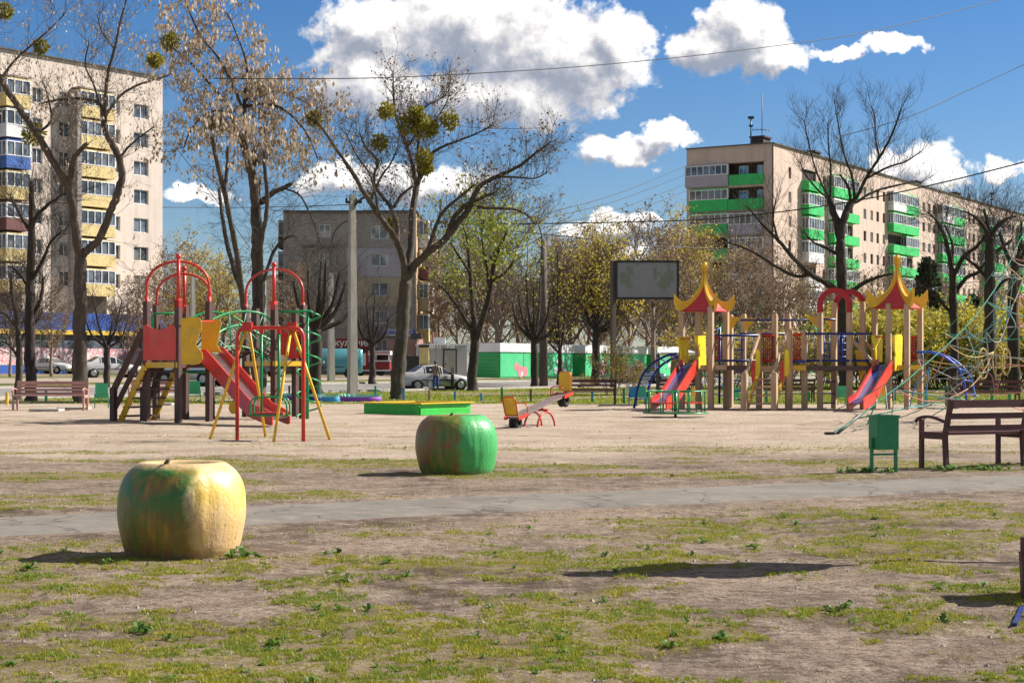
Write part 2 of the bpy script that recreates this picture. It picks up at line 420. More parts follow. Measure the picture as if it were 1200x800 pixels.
m, N, b = newmat('bare_soil_sand_and_turf'); co = objc(N)
at = N.new('ShaderNodeAttribute', attribute_name='zones'); sp = N.new('ShaderNodeSeparateColor'); N.set(sp.inputs[0], at.outputs['Color'])
cs = co
big = N.noise(cs, .55, 6, .62, .4); mid = N.noise(cs, 3.2, 6, .62); fine = N.noise(co, 42, 5, .7); grit = N.noise(co, 170, 3, .6)
soil = N.mix(N.ramp(big, [(.36, 0.0), (.62, 1.0)]), (.095,.068,.052), (.36,.275,.21))
soil = N.mix(N.ramp(mid, [(.42, 0.0), (.68, .8)]), soil, (.47,.375,.30))
sandc = N.mix(N.ramp(big, [(.36, 0.0), (.60, 1.0)]), (.43,.34,.26), (.60,.49,.39))
sandc = N.mix(N.ramp(mid, [(.30, .45), (.48, 0.0)]), sandc, (.22,.16,.11))
cc = N.mix(sp.outputs[1], soil, sandc)
clod = N.noise(co, 13, 6, .72); cc = N.mix(N.math('MULTIPLY', N.ramp(clod, [(.36, .85), (.50, 0.0)]), N.math('SUBTRACT', 1.0, N.math('MULTIPLY', sp.outputs[1], .6))), cc, (.09,.062,.045)); cc = N.mix(N.ramp(clod, [(.54, 0.0), (.68, .45)]), cc, (.50,.41,.32))
cc = N.mix(N.ramp(fine, [(.34, .7), (.52, 0.0)]), cc, (.10,.07,.05))
cc = N.mix(N.ramp(grit, [(.62, 0.0), (.72, .5)]), cc, (.55,.48,.40))
cr = N.new('ShaderNodeTexVoronoi', feature='DISTANCE_TO_EDGE'); N.set(cr.inputs['Vector'], co); cr.inputs['Scale'].default_value = 3.4
moss = N.mix(N.noise(co, 9, 4, .6), (.14,.105,.035), (.30,.27,.035))
gf = N.math('MULTIPLY', sp.outputs[0], N.math('MULTIPLY', N.ramp(N.noise(co, 22, 6, .75), [(.40, 0.0), (.56, .9)]), N.ramp(N.noise(co, 4.5, 5, .7), [(.34, .25), (.56, 1.0)])))
cc = N.mix(gf, cc, moss)
lawn = N.mix(N.ramp(N.noise(co, .9, 5, .65), [(.35, 0.0), (.65, 1.0)]), (.10,.16,.02), (.21,.24,.04))
lawn = N.mix(N.ramp(N.noise(N.scl(co, (1, .35, 1)), 6, 3, .6), [(.64, 0.0), (.72, .8)]), lawn, (.45,.38,.04))
cc = N.mix(sp.outputs[2], cc, lawn)
N.set(b.inputs['Base Color'], cc); b.inputs['Roughness'].default_value = .95; b.inputs['Specular IOR Level'].default_value = .15
bp = N.new('ShaderNodeBump'); bp.inputs['Strength'].default_value = 1.0; bp.inputs['Distance'].default_value = .06
hh = N.math('ADD', N.math('MULTIPLY', fine, .45), N.math('ADD', N.math('MULTIPLY', grit, .16), N.math('ADD', N.math('MULTIPLY', clod, .8), N.math('MULTIPLY', mid, .5))))
N.set(bp.inputs['Height'], hh); N.l.new(bp.outputs[0], b.inputs['Normal'])
me.materials.append(m)

# asphalt path with ragged, slightly sunken edges
m, N, b = newmat('grey_worn_path_asphalt'); co = objc(N)
n1 = N.noise(co, 1.1, 6, .62); n2 = N.noise(co, 60, 4, .7); n3 = N.noise(N.scl(co, (1, 2, 1)), 5, 5, .6)
cc = N.mix(N.ramp(n1, [(.35, 0.0), (.65, 1.0)]), (.14,.128,.115), (.205,.19,.17))
cc = N.mix(N.ramp(n3, [(.50, 0.0), (.68, .65)]), cc, (.29,.24,.185))
cc = N.mix(N.ramp(n2, [(.56, 0.0), (.70, .6)]), cc, (.33,.30,.27))
vr = N.new('ShaderNodeTexVoronoi', feature='DISTANCE_TO_EDGE'); wv2 = N.new('ShaderNodeVectorMath', operation='ADD'); N.set(wv2.inputs[0], co); nn_ = N.new('ShaderNodeTexNoise'); nn_.inputs['Scale'].default_value = 3; N.set(nn_.inputs['Vector'], co); N.set(wv2.inputs[1], N.scl(nn_.outputs['Color'], (.7,.7,0))); N.set(vr.inputs['Vector'], wv2.outputs[0]); vr.inputs['Scale'].default_value = .8
cc = N.mix(N.ramp(vr.outputs['Distance'], [(.0, .8), (.018, 0.0)]), cc, (.07,.06,.05))
N.set(b.inputs['Base Color'], cc); b.inputs['Roughness'].default_value = .92; b.inputs['Specular IOR Level'].default_value = .2
bp = N.new('ShaderNodeBump'); bp.inputs['Strength'].default_value = .5; bp.inputs['Distance'].default_value = .01; N.set(bp.inputs['Height'], n2); N.l.new(bp.outputs[0], b.inputs['Normal'])
M['path'] = m
xs = np.arange(-14, 22, .05); v = []; f = []
K = 9
for i, x in enumerate(xs):
    cy = float(path_mid(x)); wn = .98+.10*2.2*float(fbm(np.array([x*2.3]), np.array([2.]), 5, .7)[0]-.5); wf = .98+.34*float(fbm(np.array([x*1.1]), np.array([9.]))[0]-.5)
    for k in range(K):
        t = k/(K-1); y = cy-wn+(wn+wf)*t
        v.append((x, y, .012+.018*math.sin(PI*t)-(.03 if k in (0, K-1) else 0)))
    if i:
        for k in range(K-1): f.append(((i-1)*K+k, i*K+k, i*K+k+1, (i-1)*K+k+1))
pm = bpy.data.meshes.new('path'); pm.from_pydata(v, [], f); pm.polygons.foreach_set('use_smooth', [True]*len(f)); pm.materials.append(M['path'])
path = bpy.data.objects.new('path', pm); col.objects.link(path); tag(path, kind='structure')
# pale sunken kerb stones along the near edge of the path
kb = MB()
x = -12.0; rk = random.Random(3)
while x < 20:
    L = 1.0
    if rk.random() < .13:
        a = Vector((x, float(path_mid(x))-1.06, .012+rk.uniform(-.01, .012))); c = Vector((x+L-.02, float(path_mid(x+L-.02))-1.06, .012+rk.uniform(-.01, .012)))
        kb.bar(a-Vector((0,0,.022)), c-Vector((0,0,.022)), .06, .05)
    x += L
tag(kb.build('path_edging', M['kerb']), kind='structure')

# road, its kerbs and the pavement beyond, laid on the terrain
def strip(name, s0, s1, t0, t1, dz, mat, step=2.0, thick=0, nx=6):
    mb = MB(); o = Vector((-21, 69, 0)); rings = []
    n = int((t1-t0)/step)
    for i in range(n+1):
        t = t0+(t1-t0)*i/n; row = []
        for k in range(nx+1):
            s_ = s0+(s1-s0)*k/nx; p = o+UD*t-UN*s_; row.append((p.x, p.y, gz(p.x, p.y)+dz))
        rings.append(row)
    mb.loft(rings, cap=False, closed=False)
    if thick:
        for k in (0, nx):
            mb.loft([[(r[k][0], r[k][1], r[k][2]-thick), r[k]] for r in rings], cap=False, closed=False)
    return tag(mb.build(name, mat), kind='structure')
M['asphalt'] = pmat('road_asphalt', (.20,.19,.18), .9, .2, .3, .3, 8, stain=(.27,.25,.22), stain_amt=.5)
M['paving'] = pmat('dusty_pavement', (.33,.27,.21), .92, .2, .3, .3, 8, stain=(.22,.18,.14), stain_amt=.5)
M['paint'] = pmat('road_paint', (.7,.7,.66), .8, .25, 3)
strip('road', .15, 12.4, -60, 260, .02, M['asphalt'])
strip('near_kerb', -.10, .15, -60, 260, .13, M['kerb'], thick=.2, nx=1)
strip('far_kerb', 12.4, 12.65, -60, 260, .14, M['kerb'], thick=.2, nx=1)
strip('pavement', 17.2, 26, -60, 260, .03, M['paving'])
strip('lay_by', 12.65, 17.2, -60, 8, .03, M['paving'])
strip('lane_line', 6.2, 6.33, -60, 260, .027, M['paint'], nx=1)
# a foot path across the lawn behind the seesaw
mb = MB(); ring = []
for px, py, wd in ((560,470.5,.5),(640,468.5,1.3),(700,465.5,2.0),(790,462.5,2.6),(900,460,3.2),(1200,457,4.0)):
    g = G(px, py); ring.append([(g.x, g.y-wd*1.2, .014), (g.x, g.y+wd*1.2, .014)])
mb.loft(ring, cap=False, closed=False); tag(mb.build('lawn_path', M['paving']), kind='structure')

# ------------------------------------------------------------------ short turf, weeds and litter: uncountable
def scatter_tris(name, mat, P0, H, W, lean, rng, nb=1):
    """one thin bent blade (quad tapering to a tip) per point"""
    n = len(P0); a = rng.uniform(0, 2*np.pi, n); dx, dy = np.cos(a), np.sin(a)
    la = rng.uniform(0, 2*np.pi, n); ld = H*lean*rng.uniform(.3, 1.3, n)
    v = np.empty((n, 3, 3))
    v[:, 0] = P0+np.stack([dx*W, dy*W, -.004+0*H], -1)
    v[:, 1] = P0-np.stack([dx*W, dy*W, .004+0*H], -1)
    v[:, 2] = P0+np.stack([np.cos(la)*ld, np.sin(la)*ld, H], -1)
    me = bpy.data.meshes.new(name); me.vertices.add(n*3); me.vertices.foreach_set('co', v.ravel())
    me.loops.add(n*3); me.loops.foreach_set('vertex_index', np.arange(n*3, dtype=np.int32))
    me.polygons.add(n); me.polygons.foreach_set('loop_start', np.arange(0, n*3, 3, dtype=np.int32)); me.update(); me.materials.append(mat)
    o = bpy.data.objects.new(name, me); col.objects.link(o); return o
rg = np.random.default_rng(11)
n = 1500000
Y = 6.4*(32/6.4)**rg.random(n); X = rg.uniform(-.33, .33, n)*Y
gmv = grassmask(X, Y); fine_ = fbm(X*5, Y*5, 3)
keep = (rg.random(n) < gmv*ss(.40, .56, fine_)*ss(.36, .56, fbm(X*17, Y*17, 2))*1.3)
X, Y = X[keep], Y[keep]
Z = ground_z(X, Y); Hh = rg.uniform(.006, .018, len(X))*(1+.6*(rg.random(len(X)) < .06))
o = scatter_tris('short_grass', M['moss'], np.stack([X, Y, Z], -1), Hh, np.full(len(X), .0036)*(Y/9)**.5, .9, rg)
tag(o, 'short mossy yellow-green grass growing in ragged patches on the bare foreground soil', 'grass', kind='stuff')
# low leafy weeds (plantain-like tufts)
mb = MB(); rw = random.Random(5); cnt = 0
spots = [(-1.80,11.47,.10),(-1.88,11.42,.08),(-1.72,11.5,.06),(-1.2,11.7,.06),(-1.28,11.62,.05)]
def tuft_add(x, y, r):
    z = float(ground_z(x, y)[0]); nl = rw.randint(9, 18)
    for k in range(nl):
        a = rw.uniform(0, 2*PI); l = r*rw.uniform(.5, 1.15); h = l*rw.uniform(.25, .8); wd = l*rw.uniform(.14, .26)
        d = Vector((math.cos(a), math.sin(a), 0)); s_ = Vector((-d.y, d.x, 0)); b0 = Vector((x, y, z))
        mid_ = b0+d*l*.55+Vector((0, 0, h)); tip = b0+d*l+Vector((0, 0, h*.6))
        mb.face([b0, mid_-s_*wd, tip, mid_+s_*wd])
while cnt < 300:
    y = 6.5*(30/6.5)**rw.random(); x = rw.uniform(-.32, .32)*y
    g = float(grassmask(np.array([x]), np.array([y]))[0])
    if g > rw.uniform(.25, 1): tuft_add(x, y, rw.choice([.014,.02,.025,.03,.05])*rw.uniform(.8, 1.2)); cnt += 1
for x, y, r in spots: tuft_add(x, y, r)
for _ in range(26):
    a = rw.uniform(0, 2*PI); tuft_add(5.55+rw.uniform(-.3, 1.2), 21.4+rw.uniform(-.2, .25), rw.uniform(.05, .10)); tuft_add(4.35+rw.uniform(-.35, .35), 21.0+rw.uniform(-.12, .12), rw.uniform(.04, .08))
tag(mb.build('weeds', M['weed']), 'darker green leafy weeds scattered through the foreground grass and at the foot of the painted apple', 'weeds', kind='stuff')
# lawn tufts on the far lawn
n = 90000
Y = rg.uniform(60, 118, n); X = rg.uniform(-.32, .34, n)*Y
keep = rg.random(n) < lawnmask(X, Y)*(road_s(X, Y) < -.2)
X, Y = X[keep], Y[keep]
o = scatter_tris('lawn_grass', M['moss'], np.stack([X, Y, 0*X], -1), rg.uniform(.03, .08, len(X)), np.full(len(X), .025), .8, rg)
tag(o, 'green lawn grass between the playground sand and the road', 'grass', kind='stuff')
# pebbles and scraps
mb = MB(); rp = random.Random(9)
for i in range(420):
    y = 6.5*(45/6.5)**rp.random(); x = rp.uniform(-.32, .32)*y; z = float(ground_z(x, y)[0]); r = rp.uniform(.004, .014)*(1+.04*y)
    t = [Vector((x+r*math.cos(a+rp.uniform(-.3, .3))*rp.uniform(.7, 1.3), y+r*math.sin(a)*rp.uniform(.7, 1.3), z-.002)) for a in [k*PI/2.5 for k in range(5)]]
    top = Vector((x, y, z+r*.8)); 
    for k in range(5): mb.face([t[k], t[(k+1) % 5], top])
tag(mb.build('pebbles', pmat('pale_pebble', (.34,.29,.24), .8, .4, 7)), 'small pale pebbles and crumbs scattered over the dirt', 'pebbles', kind='stuff')

# dry debris: bits of twig, dead leaves, seed wings
mb = MB(); rp = random.Random(19)
for i in range(2600):
    y = 6.5*(34/6.5)**rp.random(); x = rp.uniform(-.32, .32)*y; z = float(ground_z(x, y)[0])+.003; a = rp.uniform(0, PI); L = rp.uniform(.008, .03)*(1+.02*y); w_ = L*rp.uniform(.15, .45)
    d = Vector((math.cos(a), math.sin(a), rp.uniform(-.1, .35))); s_ = Vector((-math.sin(a), math.cos(a), rp.uniform(-.3, .3)))
    c = Vector((x, y, z+.002)); mb.face([c-d*L/2, c-s_*w_*.5, c+d*L/2+Vector((0,0,.003)), c+s_*w_*.5])
tag(mb.build('dry_debris', pmat('dead_leaf', (.16,.11,.07), .9, .6, 5, stain=(.45,.36,.26), stain_amt=.9)), 'dry leaf scraps and twig bits strewn over the dirt', 'debris', kind='stuff')
# ------------------------------------------------------------------ painted concrete apples
def apple_mat(name, kind):
    m, N, b = newmat(name); co = objc(N); sp = N.new('ShaderNodeSeparateXYZ'); N.set(sp.inputs[0], co)
    streak = N.scl(co, (1, 1, .22)); n1 = N.noise(streak, 5.5, 6, .62, .5); n2 = N.noise(co, 4.0, 5, .6, .6); n3 = N.noise(co, 38, 5, .65); n4 = N.noise(N.scl(co, (1, 1, .12)), 16, 4, .6)
    ang = N.math('ADD', sp.outputs[0], N.math('MULTIPLY', N.math('SUBTRACT', n2, .5), .28))     # along x, ragged
    n5 = N.noise(N.scl(co, (1, 1, .5)), 6.5, 5, .65, 1.0); zz_ = sp.outputs[2]
    if kind == 'ripe':
        cc = N.mix(N.ramp(n4, [(.34, 0.0), (.66, 1.0)]), (.10,.105,.012), (.38,.235,.03))
        cc = N.mix(N.ramp(n5, [(.44, 0.0), (.60, .8)]), cc, (.26,.10,.035))
        cc = N.mix(N.ramp(n1, [(.50, 0.0), (.66, .7)]), cc, (.13,.19,.02))
        gr = N.math('MULTIPLY', N.ramp(n2, [(.38, 0.0), (.55, 1.0)]), N.ramp(zz_, [(.20, .25), (.46, 1.0)]))
        cc = N.mix(gr, cc, (.03,.17,.025))
        side = N.ramp(ang, [(.11, 0.0), (.19, 1.0)])  # sunlit right side painted in: paler past this ragged line
        pale = N.mix(N.ramp(n2, [(.38, 0.0), (.64, 1.0)]), (.80,.56,.10), (.82,.62,.36))
        pale = N.mix(N.ramp(zz_, [(.18, .7), (.48, 0.0)]), pale, (.66,.40,.20)); pale = N.mix(N.ramp(n5, [(.52, 0.0), (.70, .6)]), pale, (.52,.40,.08))
        cc = N.mix(side, cc, pale)
        cc = N.mix(N.ramp(zz_, [(.590, 0.0), (.618, .85)]), cc, (.66,.45,.24))
    else:
        cc = N.mix(N.ramp(n4, [(.34, 0.0), (.66, 1.0)]), (.07,.15,.02), (.24,.21,.03))
        cc = N.mix(N.ramp(n2, [(.42, 0.0), (.60, .95)]), cc, (.24,.10,.03))
        cc = N.mix(N.ramp(n5, [(.50, 0.0), (.68, .8)]), cc, (.05,.24,.05))
        cc = N.mix(N.ramp(ang, [(.03, 0.0), (.12, 1.0)]), cc, N.mix(n5, (.025,.36,.07), (.09,.46,.15)))  # brighter green to the right, sunlight put into the colour
    cc = N.mix(N.ramp(n3, [(.30, .5), (.42, 0.0)]), cc, (.12,.08,.04)); cc = N.mix(N.ramp(N.noise(co, 11, 8, .8), [(.655, 0.0), (.67, .8)]), cc, (.34,.31,.27)); cc = N.mix(N.ramp(N.noise(N.scl(co, (1,1,.06)), 30, 3, .6), [(.66, 0.0), (.72, .55)]), cc, (.10,.06,.03))
    cc = N.mix(N.ramp(sp.outputs[2], [(.0, .65), (.07, 0.0)]), cc, (.22,.15,.10))
    N.set(b.inputs['Base Color'], cc); b.inputs['Roughness'].default_value = .42; b.inputs['Coat Weight'].default_value = .12; b.inputs['Coat Roughness'].default_value = .35
    bp = N.new('ShaderNodeBump'); bp.inputs['Strength'].default_value = .5; bp.inputs['Distance'].default_value = .03
    h = N.math('ADD', N.math('MULTIPLY', n4, .5), N.math('ADD', N.math('MULTIPLY', n3, .25), N.math('MULTIPLY', n2, .7)))
    N.set(bp.inputs['Height'], h); N.l.new(bp.outputs[0], b.inputs['Normal']); return m
def apple(cx_, py, R_, H_, kind, label, seed, squash):
    g = G(cx_, py); c = Vector((g.x*(g.y+R_*.83)/g.y, g.y+R_*.83, 0))
    root = empty('painted_apple', c, label, 'apple sculpture', 'painted concrete apples')
    root.rotation_euler = (0, 0, 0)
    prof = [(0, -.06), (.83, -.06), (.865, .02), (.91, .10), (.96, .25), (.992, .38), (1.0, .50), (.99, .62), (.965, .72), (.915, .81), (.84, .89), (.75, .945), (.66, .985), (.58, .985), (.50, .95), (.43, .87), (.37, .76), (0, .72)]
    # round the profile by resampling
    pts = smoothline([Vector((a, 0, b)) for a, b in prof[2:17]], 4)
    prof2 = [(0, -.06), (.82, -.06)]+[(p.x, p.z) for p in pts]+[(0, .72)]
    ph = seed
    def sq(a, z):
        lob = .008*math.cos(5*a+ph)*sstep(.3, .9, z/H_)+.014*math.cos(2*a+ph*2)+.007*math.cos(3*a+ph*3+3*z)+.003*math.cos(7*a+9*z)
        d = 0
        for a0, wd, dp in ((-.95, .05, .014), (-1.5, .30, .010), (-2.6, .10, .006)):
            da = (a-2*PI if a > PI else a)-a0; d += dp*math.exp(-(da/wd)**2)
        return 1+lob-d
    mb = MB(); mb.lathe(c, [(r*R_, z*H_) for r, z in prof2], 96, sq=sq)
    body = mb.build('body', apple_mat(kind+'_apple_paint', kind), root)
    st = MB(); st.tube([c+Vector((-.02, -.15, .70*H_)), c+Vector((-.03, -.2, .9*H_)), c+Vector((-.06, -.25, 1.0*H_)), c+Vector((-.035, -.28, 1.04*H_))], [.028, .022, .018, .012], 8)
    st.build('stem', M['wood_pole'], root); return root
apple(213.5, 655.5, .442, .640, 'ripe', 'large round apple sculpture painted yellow and green, nearest to the camera before the path', 1.0, 1)
apple(535, 557, .50, .715, 'green', 'green and brown painted apple sculpture standing beyond the path, smaller in the picture', 2.2, 1)

# ------------------------------------------------------------------ benches
def make_bench(name, label, L=2.0, mat='maroon', fmat='maroon', arms=True, sup=(0, 1), kind='slatted park bench', nslat=3, back_to_cam=False):
    """local frame: x along, +y is the front (seat side), origin at the back-left foot"""
    root = empty(name, (0, 0, 0), label, 'bench', 'park benches round the playground')
    def wood(nm, a, b_, w_, h_):
        mb = MB(); mb.bar(a, b_, w_, h_, up=(0, 0, 1)); return mb.build(nm, M[mat], root)
    H = .88
    for k in range(nslat):
        z = H-.055-k*(.155 if nslat < 4 else .108); y = -.05+.0+ .28*(H-z)*.35
        wood('back_slat', (-.03, y, z), (L+.03, y, z), .035, .10 if k < 1 else .075)
    for k in range(4):
        y = .12+k*.115; wood('seat_slat', (-.03, y, .445), (L+.03, y, .445), .095, .035)
    n = len(sup)
    for s_ in sup:
        x = L*s_
        fr = MB(); fr.bar((x, .02, -.02), (x, .05, .42), .055, .055); fr.bar((x, .05, .42), (x, -.075, H+.005), .055, .055); fr.bar((x, .07, .40), (x, .52, .40), .05, .05)
        fr.bar((x, .50, -.02), (x, .50, .40 if not arms else .62), .05, .05)
        fr.build('leg_frame', M[fmat], root)
        if arms and s_ in (sup[0], sup[-1]):
            ar = MB(); ar.tube(smoothline([(x, .62, .585), (x, .56, .63), (x, .42, .655), (x, .25, .645), (x, .0, .585)], 4), .022, 6); ar.build('armrest', M[fmat], root)
    return root
CH_b = None
b1 = make_bench('park_bench', 'dark maroon slatted bench at the right edge, nearest bench, its back to the camera', 2.55, sup=(0, .5, 1))
b1.location = (5.50, 21.55, 0); b1.rotation_euler = (0, 0, math.atan2(.44, .9))
def bench_at(px0, px1, pyb, name, label, mat, face='cam', H=None, arms=True):
    g = G(px0, pyb); g1 = G(px1, pyb); L = g1.x-g.x
    b_ = make_bench(name, label, L-.06, mat=mat, fmat=mat, arms=arms, nslat=4 if mat == 'maroon_old' else 3)
    if face == 'cam': b_.location = (g1.x-.03, g.y+.5, 0); b_.rotation_euler = (0, 0, PI)
    else: b_.location = (g.x+.03, g.y, 0)
    return b_
bench_at(14, 99, 480.5, 'park_bench', 'faded pink-brown slatted bench at the far left beside the thick tree trunk', 'maroon_old')
bench_at(150, 207, 474, 'park_bench', 'faded slatted bench seen through the wooden stairs of the left climbing tower', 'maroon_old')
bench_at(662, 722, 473.5, 'park_bench', 'brown slatted bench behind the raised end of the seesaw', 'maroon', face='away')
bench_at(770, 822, 472, 'park_bench', 'brown bench on the lawn seen behind the left slide of the tan play castle', 'maroon', face='away')
bench_at(888, 955, 472, 'park_bench', 'brown bench seen behind the wooden stairs of the tan play castle', 'maroon', face='away')
bench_at(1012, 1050, 470, 'park_bench', 'brown bench seen behind the right slide of the tan play castle', 'maroon', face='away')
bench_at(1112, 1196, 476, 'park_bench', 'long brown bench behind the rope climbing net', 'maroon', face='away')

# ------------------------------------------------------------------ litter bins
def make_bin(px0, px1, py_top, py_bot, label, mat='green_dark', rz=.28):
    g = G((px0+px1)/2, py_bot); sc = S(g.y); W = (px1-px0)/sc*.86; Ht = (py_bot-py_top)/sc
    root = empty('litter_bin', (0, 0, 0), label, 'litter bin', 'green metal litter bins')
    zb = Ht*.40; D = W*.85
    mb = MB(); t = .008
    for (x, y, sx, sy) in ((0, -D/2, W, t), (0, D/2, W, t), (-W/2, 0, t, D-t), (W/2, 0, t, D-t)):
        mb.box((x, y, (zb+Ht)/2), (sx, sy, Ht-zb))
    mb.box((0, 0, zb+.01), (W-t, D-t, .012))
    mb.build('bucket', M[mat], root)
    rim = MB()
    for (x, y, sx, sy) in ((0, -D/2-.006, W+.03, .012), (0, D/2+.006, W+.03, .012), (-W/2-.006, 0, .012, D), (W/2+.006, 0, .012, D)): rim.box((x, y, Ht-.012), (sx, sy, .024))
    rim.build('rim', M[mat], root)
    for sx in (-1, 1):
        lg = MB(); lg.bar((sx*(W/2+.024), 0, -.03), (sx*(W/2+.024), 0, zb+.14), .03, .045); lg.build('leg', M[mat], root)
    cb = MB(); cb.bar((-W/2-.01, 0, zb*.78), (W/2+.01, 0, zb*.78), .025, .025); cb.build('crossbar', M[mat], root)
    root.location = g; root.rotation_euler = (0, 0, rz); return root
make_bin(1020, 1051, 486, 553, 'dark green box litter bin on two legs beside the path, left of the nearest bench')
make_bin(111, 127, 449, 478, 'pale green litter bin between the thick tree trunk and the climbing stairs', 'bin_green')
make_bin(220, 235, 446, 472, 'pale green litter bin seen under the left climbing tower', 'bin_green')
make_bin(737, 746, 453, 474, 'blue litter bin in front of the curved blue ladder', 'blue_light')
make_bin(745, 756, 452, 474, 'green litter bin close behind the blue one', 'teal')
make_bin(859, 866, 454, 474, 'small green litter bin seen under the deck of the play castle', 'bin_green')
make_bin(981, 991, 452, 474, 'green litter bin seen left of the right castle slide', 'bin_green')
make_bin(1108, 1120, 452, 475, 'dark green litter bin behind the arched blue ladder at the right', 'green_dark')

# ------------------------------------------------------------------ unseen leaf board shaped to cast the long shadow, and the red frame at the right edge
root = empty('leaf_shadow_board', (3.92, 11.72, 0), 'maroon post carrying a tall leaf-shaped board added unseen past the right edge to cast the long shadow', 'sign')
mb = MB(); mb.tube([(3.92, 11.41, -.1), (3.92, 12.02, 3.0)], .034, 10); mb.build('post', M['maroon'], root)
pts = []
for k in range(28):
    a = 2*PI*k/28; y = .42*math.sin(a)*(1-.3*math.cos(a)); z = .76*math.cos(a); pts.append((3.90, 11.82+y*.9, 2.28+z))
mb = MB(); mb.prism(pts, (.03, 0, 0)); mb.build('board', M['redpanel'], root)
base = Vector((2.83, 8.95, 0))
root = empty('balance_frame', base, 'red post with a blue foot leaning in at the right edge of the picture', 'play frame')
Yp = 9.35
mb = MB(); mb.bar(P(1197.5, 646, Yp), P(1201, 712, Yp), .022, .05); mb.bar(P(1197.5, 646, Yp), P(1197.5, 646, Yp)+Vector((.6, .2, 0)), .03, .16); mb.bar(P(1197.5, 646, Yp)+Vector((.6, .2, 0)), P(1201, 712, Yp)+Vector((.6, .2, -.2)), .03, .05); mb.build('frame', M['maroon'], root)
mb = MB(); mb.bar(P(1201, 706, Yp), G(1189, 733), .022, .03); mb.bar(P(1201, 706, Yp)+Vector((.55, .2, 0)), G(1189, 733)+Vector((.6, .2, 0)), .022, .03); mb.build('foot', M['blue_dark'], root)
mb = MB(); mb.prism([P(1201, 650, Yp)+Vector((.02, 0, 0)), P(1201, 650, Yp)+Vector((.56, .19, 0)), P(1201, 700, Yp)+Vector((.56, .19, 0)), P(1201, 700, Yp)+Vector((.02, 0, 0))], (.008, -.02, 0)); mb.build('board', M['redpanel'], root)
mb = MB(); mb.box((3.32, 9.62, .55), (.5,.40,.05)); mb.build('seat', M['maroon'], root)  # unseen board added to cast a shadow beside the red frame

# ------------------------------------------------------------------ sandbox
root = empty('sandbox', (-2.5, 46.3, 0), 'low bright green wooden sandbox with a yellow rim', 'sandbox')
L_, C_, R_ = Vector((-4.12, 47.45, 0)), Vector((-2.5, 46.3, 0)), Vector((-1.17, 48.15, 0)); B_ = L_+R_-C_
for a, b_ in ((L_, C_), (C_, R_), (R_, B_), (B_, L_)):
    mb = MB(); d = (b_-a).normalized()
    for k in range(3): mb.bar(a+d*.02+Vector((0, 0, .045+k*.098)), b_-d*.02+Vector((0, 0, .045+k*.098)), .03, .094)
    mb.build('side_board', M['green_bright'], root)
    mb = MB(); mb.bar(a-d*.07+Vector((0, 0, .315)), b_-d*.07+Vector((0, 0, .315+.001)), .20, .03); mb.build('rim_board', M['yellow'], root)
mb = MB(); i = .05; mb.face([p*.98+(L_+R_)*.01+Vector((0, 0, .2)) for p in (L_, C_, R_, B_)]); mb.build('sand_fill', pmat('box_sand', (.45,.36,.27), .95, .2, 3), root)

# ------------------------------------------------------------------ seesaw
pa, pb = P(601, 489.5, 36.3), P(662, 461, 38.5); pm_ = (pa+pb)/2; g = Vector((pm_.x, pm_.y, 0))
root = empty('seesaw', g, 'red framed seesaw with two yellow back plates and a grey plank, left end down', 'seesaw')
d = (pb-pa).normalized(); side = Vector((d.y, -d.x, 0)).normalized(); upv = side.cross(d).normalized()
if upv.z < 0: upv = -upv
mb = MB()
for k in (-1, 0, 1): mb.bar(pa+side*k*.1, pb+side*k*.1, .085, .04, up=upv)
mb.build('beam', M['plank'], root)
mb = MB(); mb.bar(pa-upv*.04, pb-upv*.04, .06, .05, up=upv); mb.build('beam_tube', M['iron'], root)
for s_ in (-1, 1):
    q = g+side*s_*.16; e1 = q-Vector((d.x, d.y, 0)).normalized()*.42; e2 = q+Vector((d.x, d.y, 0)).normalized()*.42
    mb = MB(); mb.tube([e1+Vector((0,0,-.03))]+bez(e1, e1*.8+q*.2+Vector((0,0,.42)), e2*.8+q*.2+Vector((0,0,.42)), e2, 12)+[e2+Vector((0,0,-.03))], .022, 8); mb.build('arch_leg', M['red'], root)
mb = MB(); mb.tube([g-side*.2+Vector((0,0,pm_.z-.1)), g+side*.2+Vector((0,0,pm_.z-.1))], .025, 8); mb.tube([g+side*.16+Vector((0,0,.3)), g+side*.05+Vector((0,0,pm_.z-.06))], .02, 6); mb.tube([g-side*.16+Vector((0,0,.3)), g-side*.05+Vector((0,0,pm_.z-.06))], .02, 6); mb.build('pivot', M['red'], root)
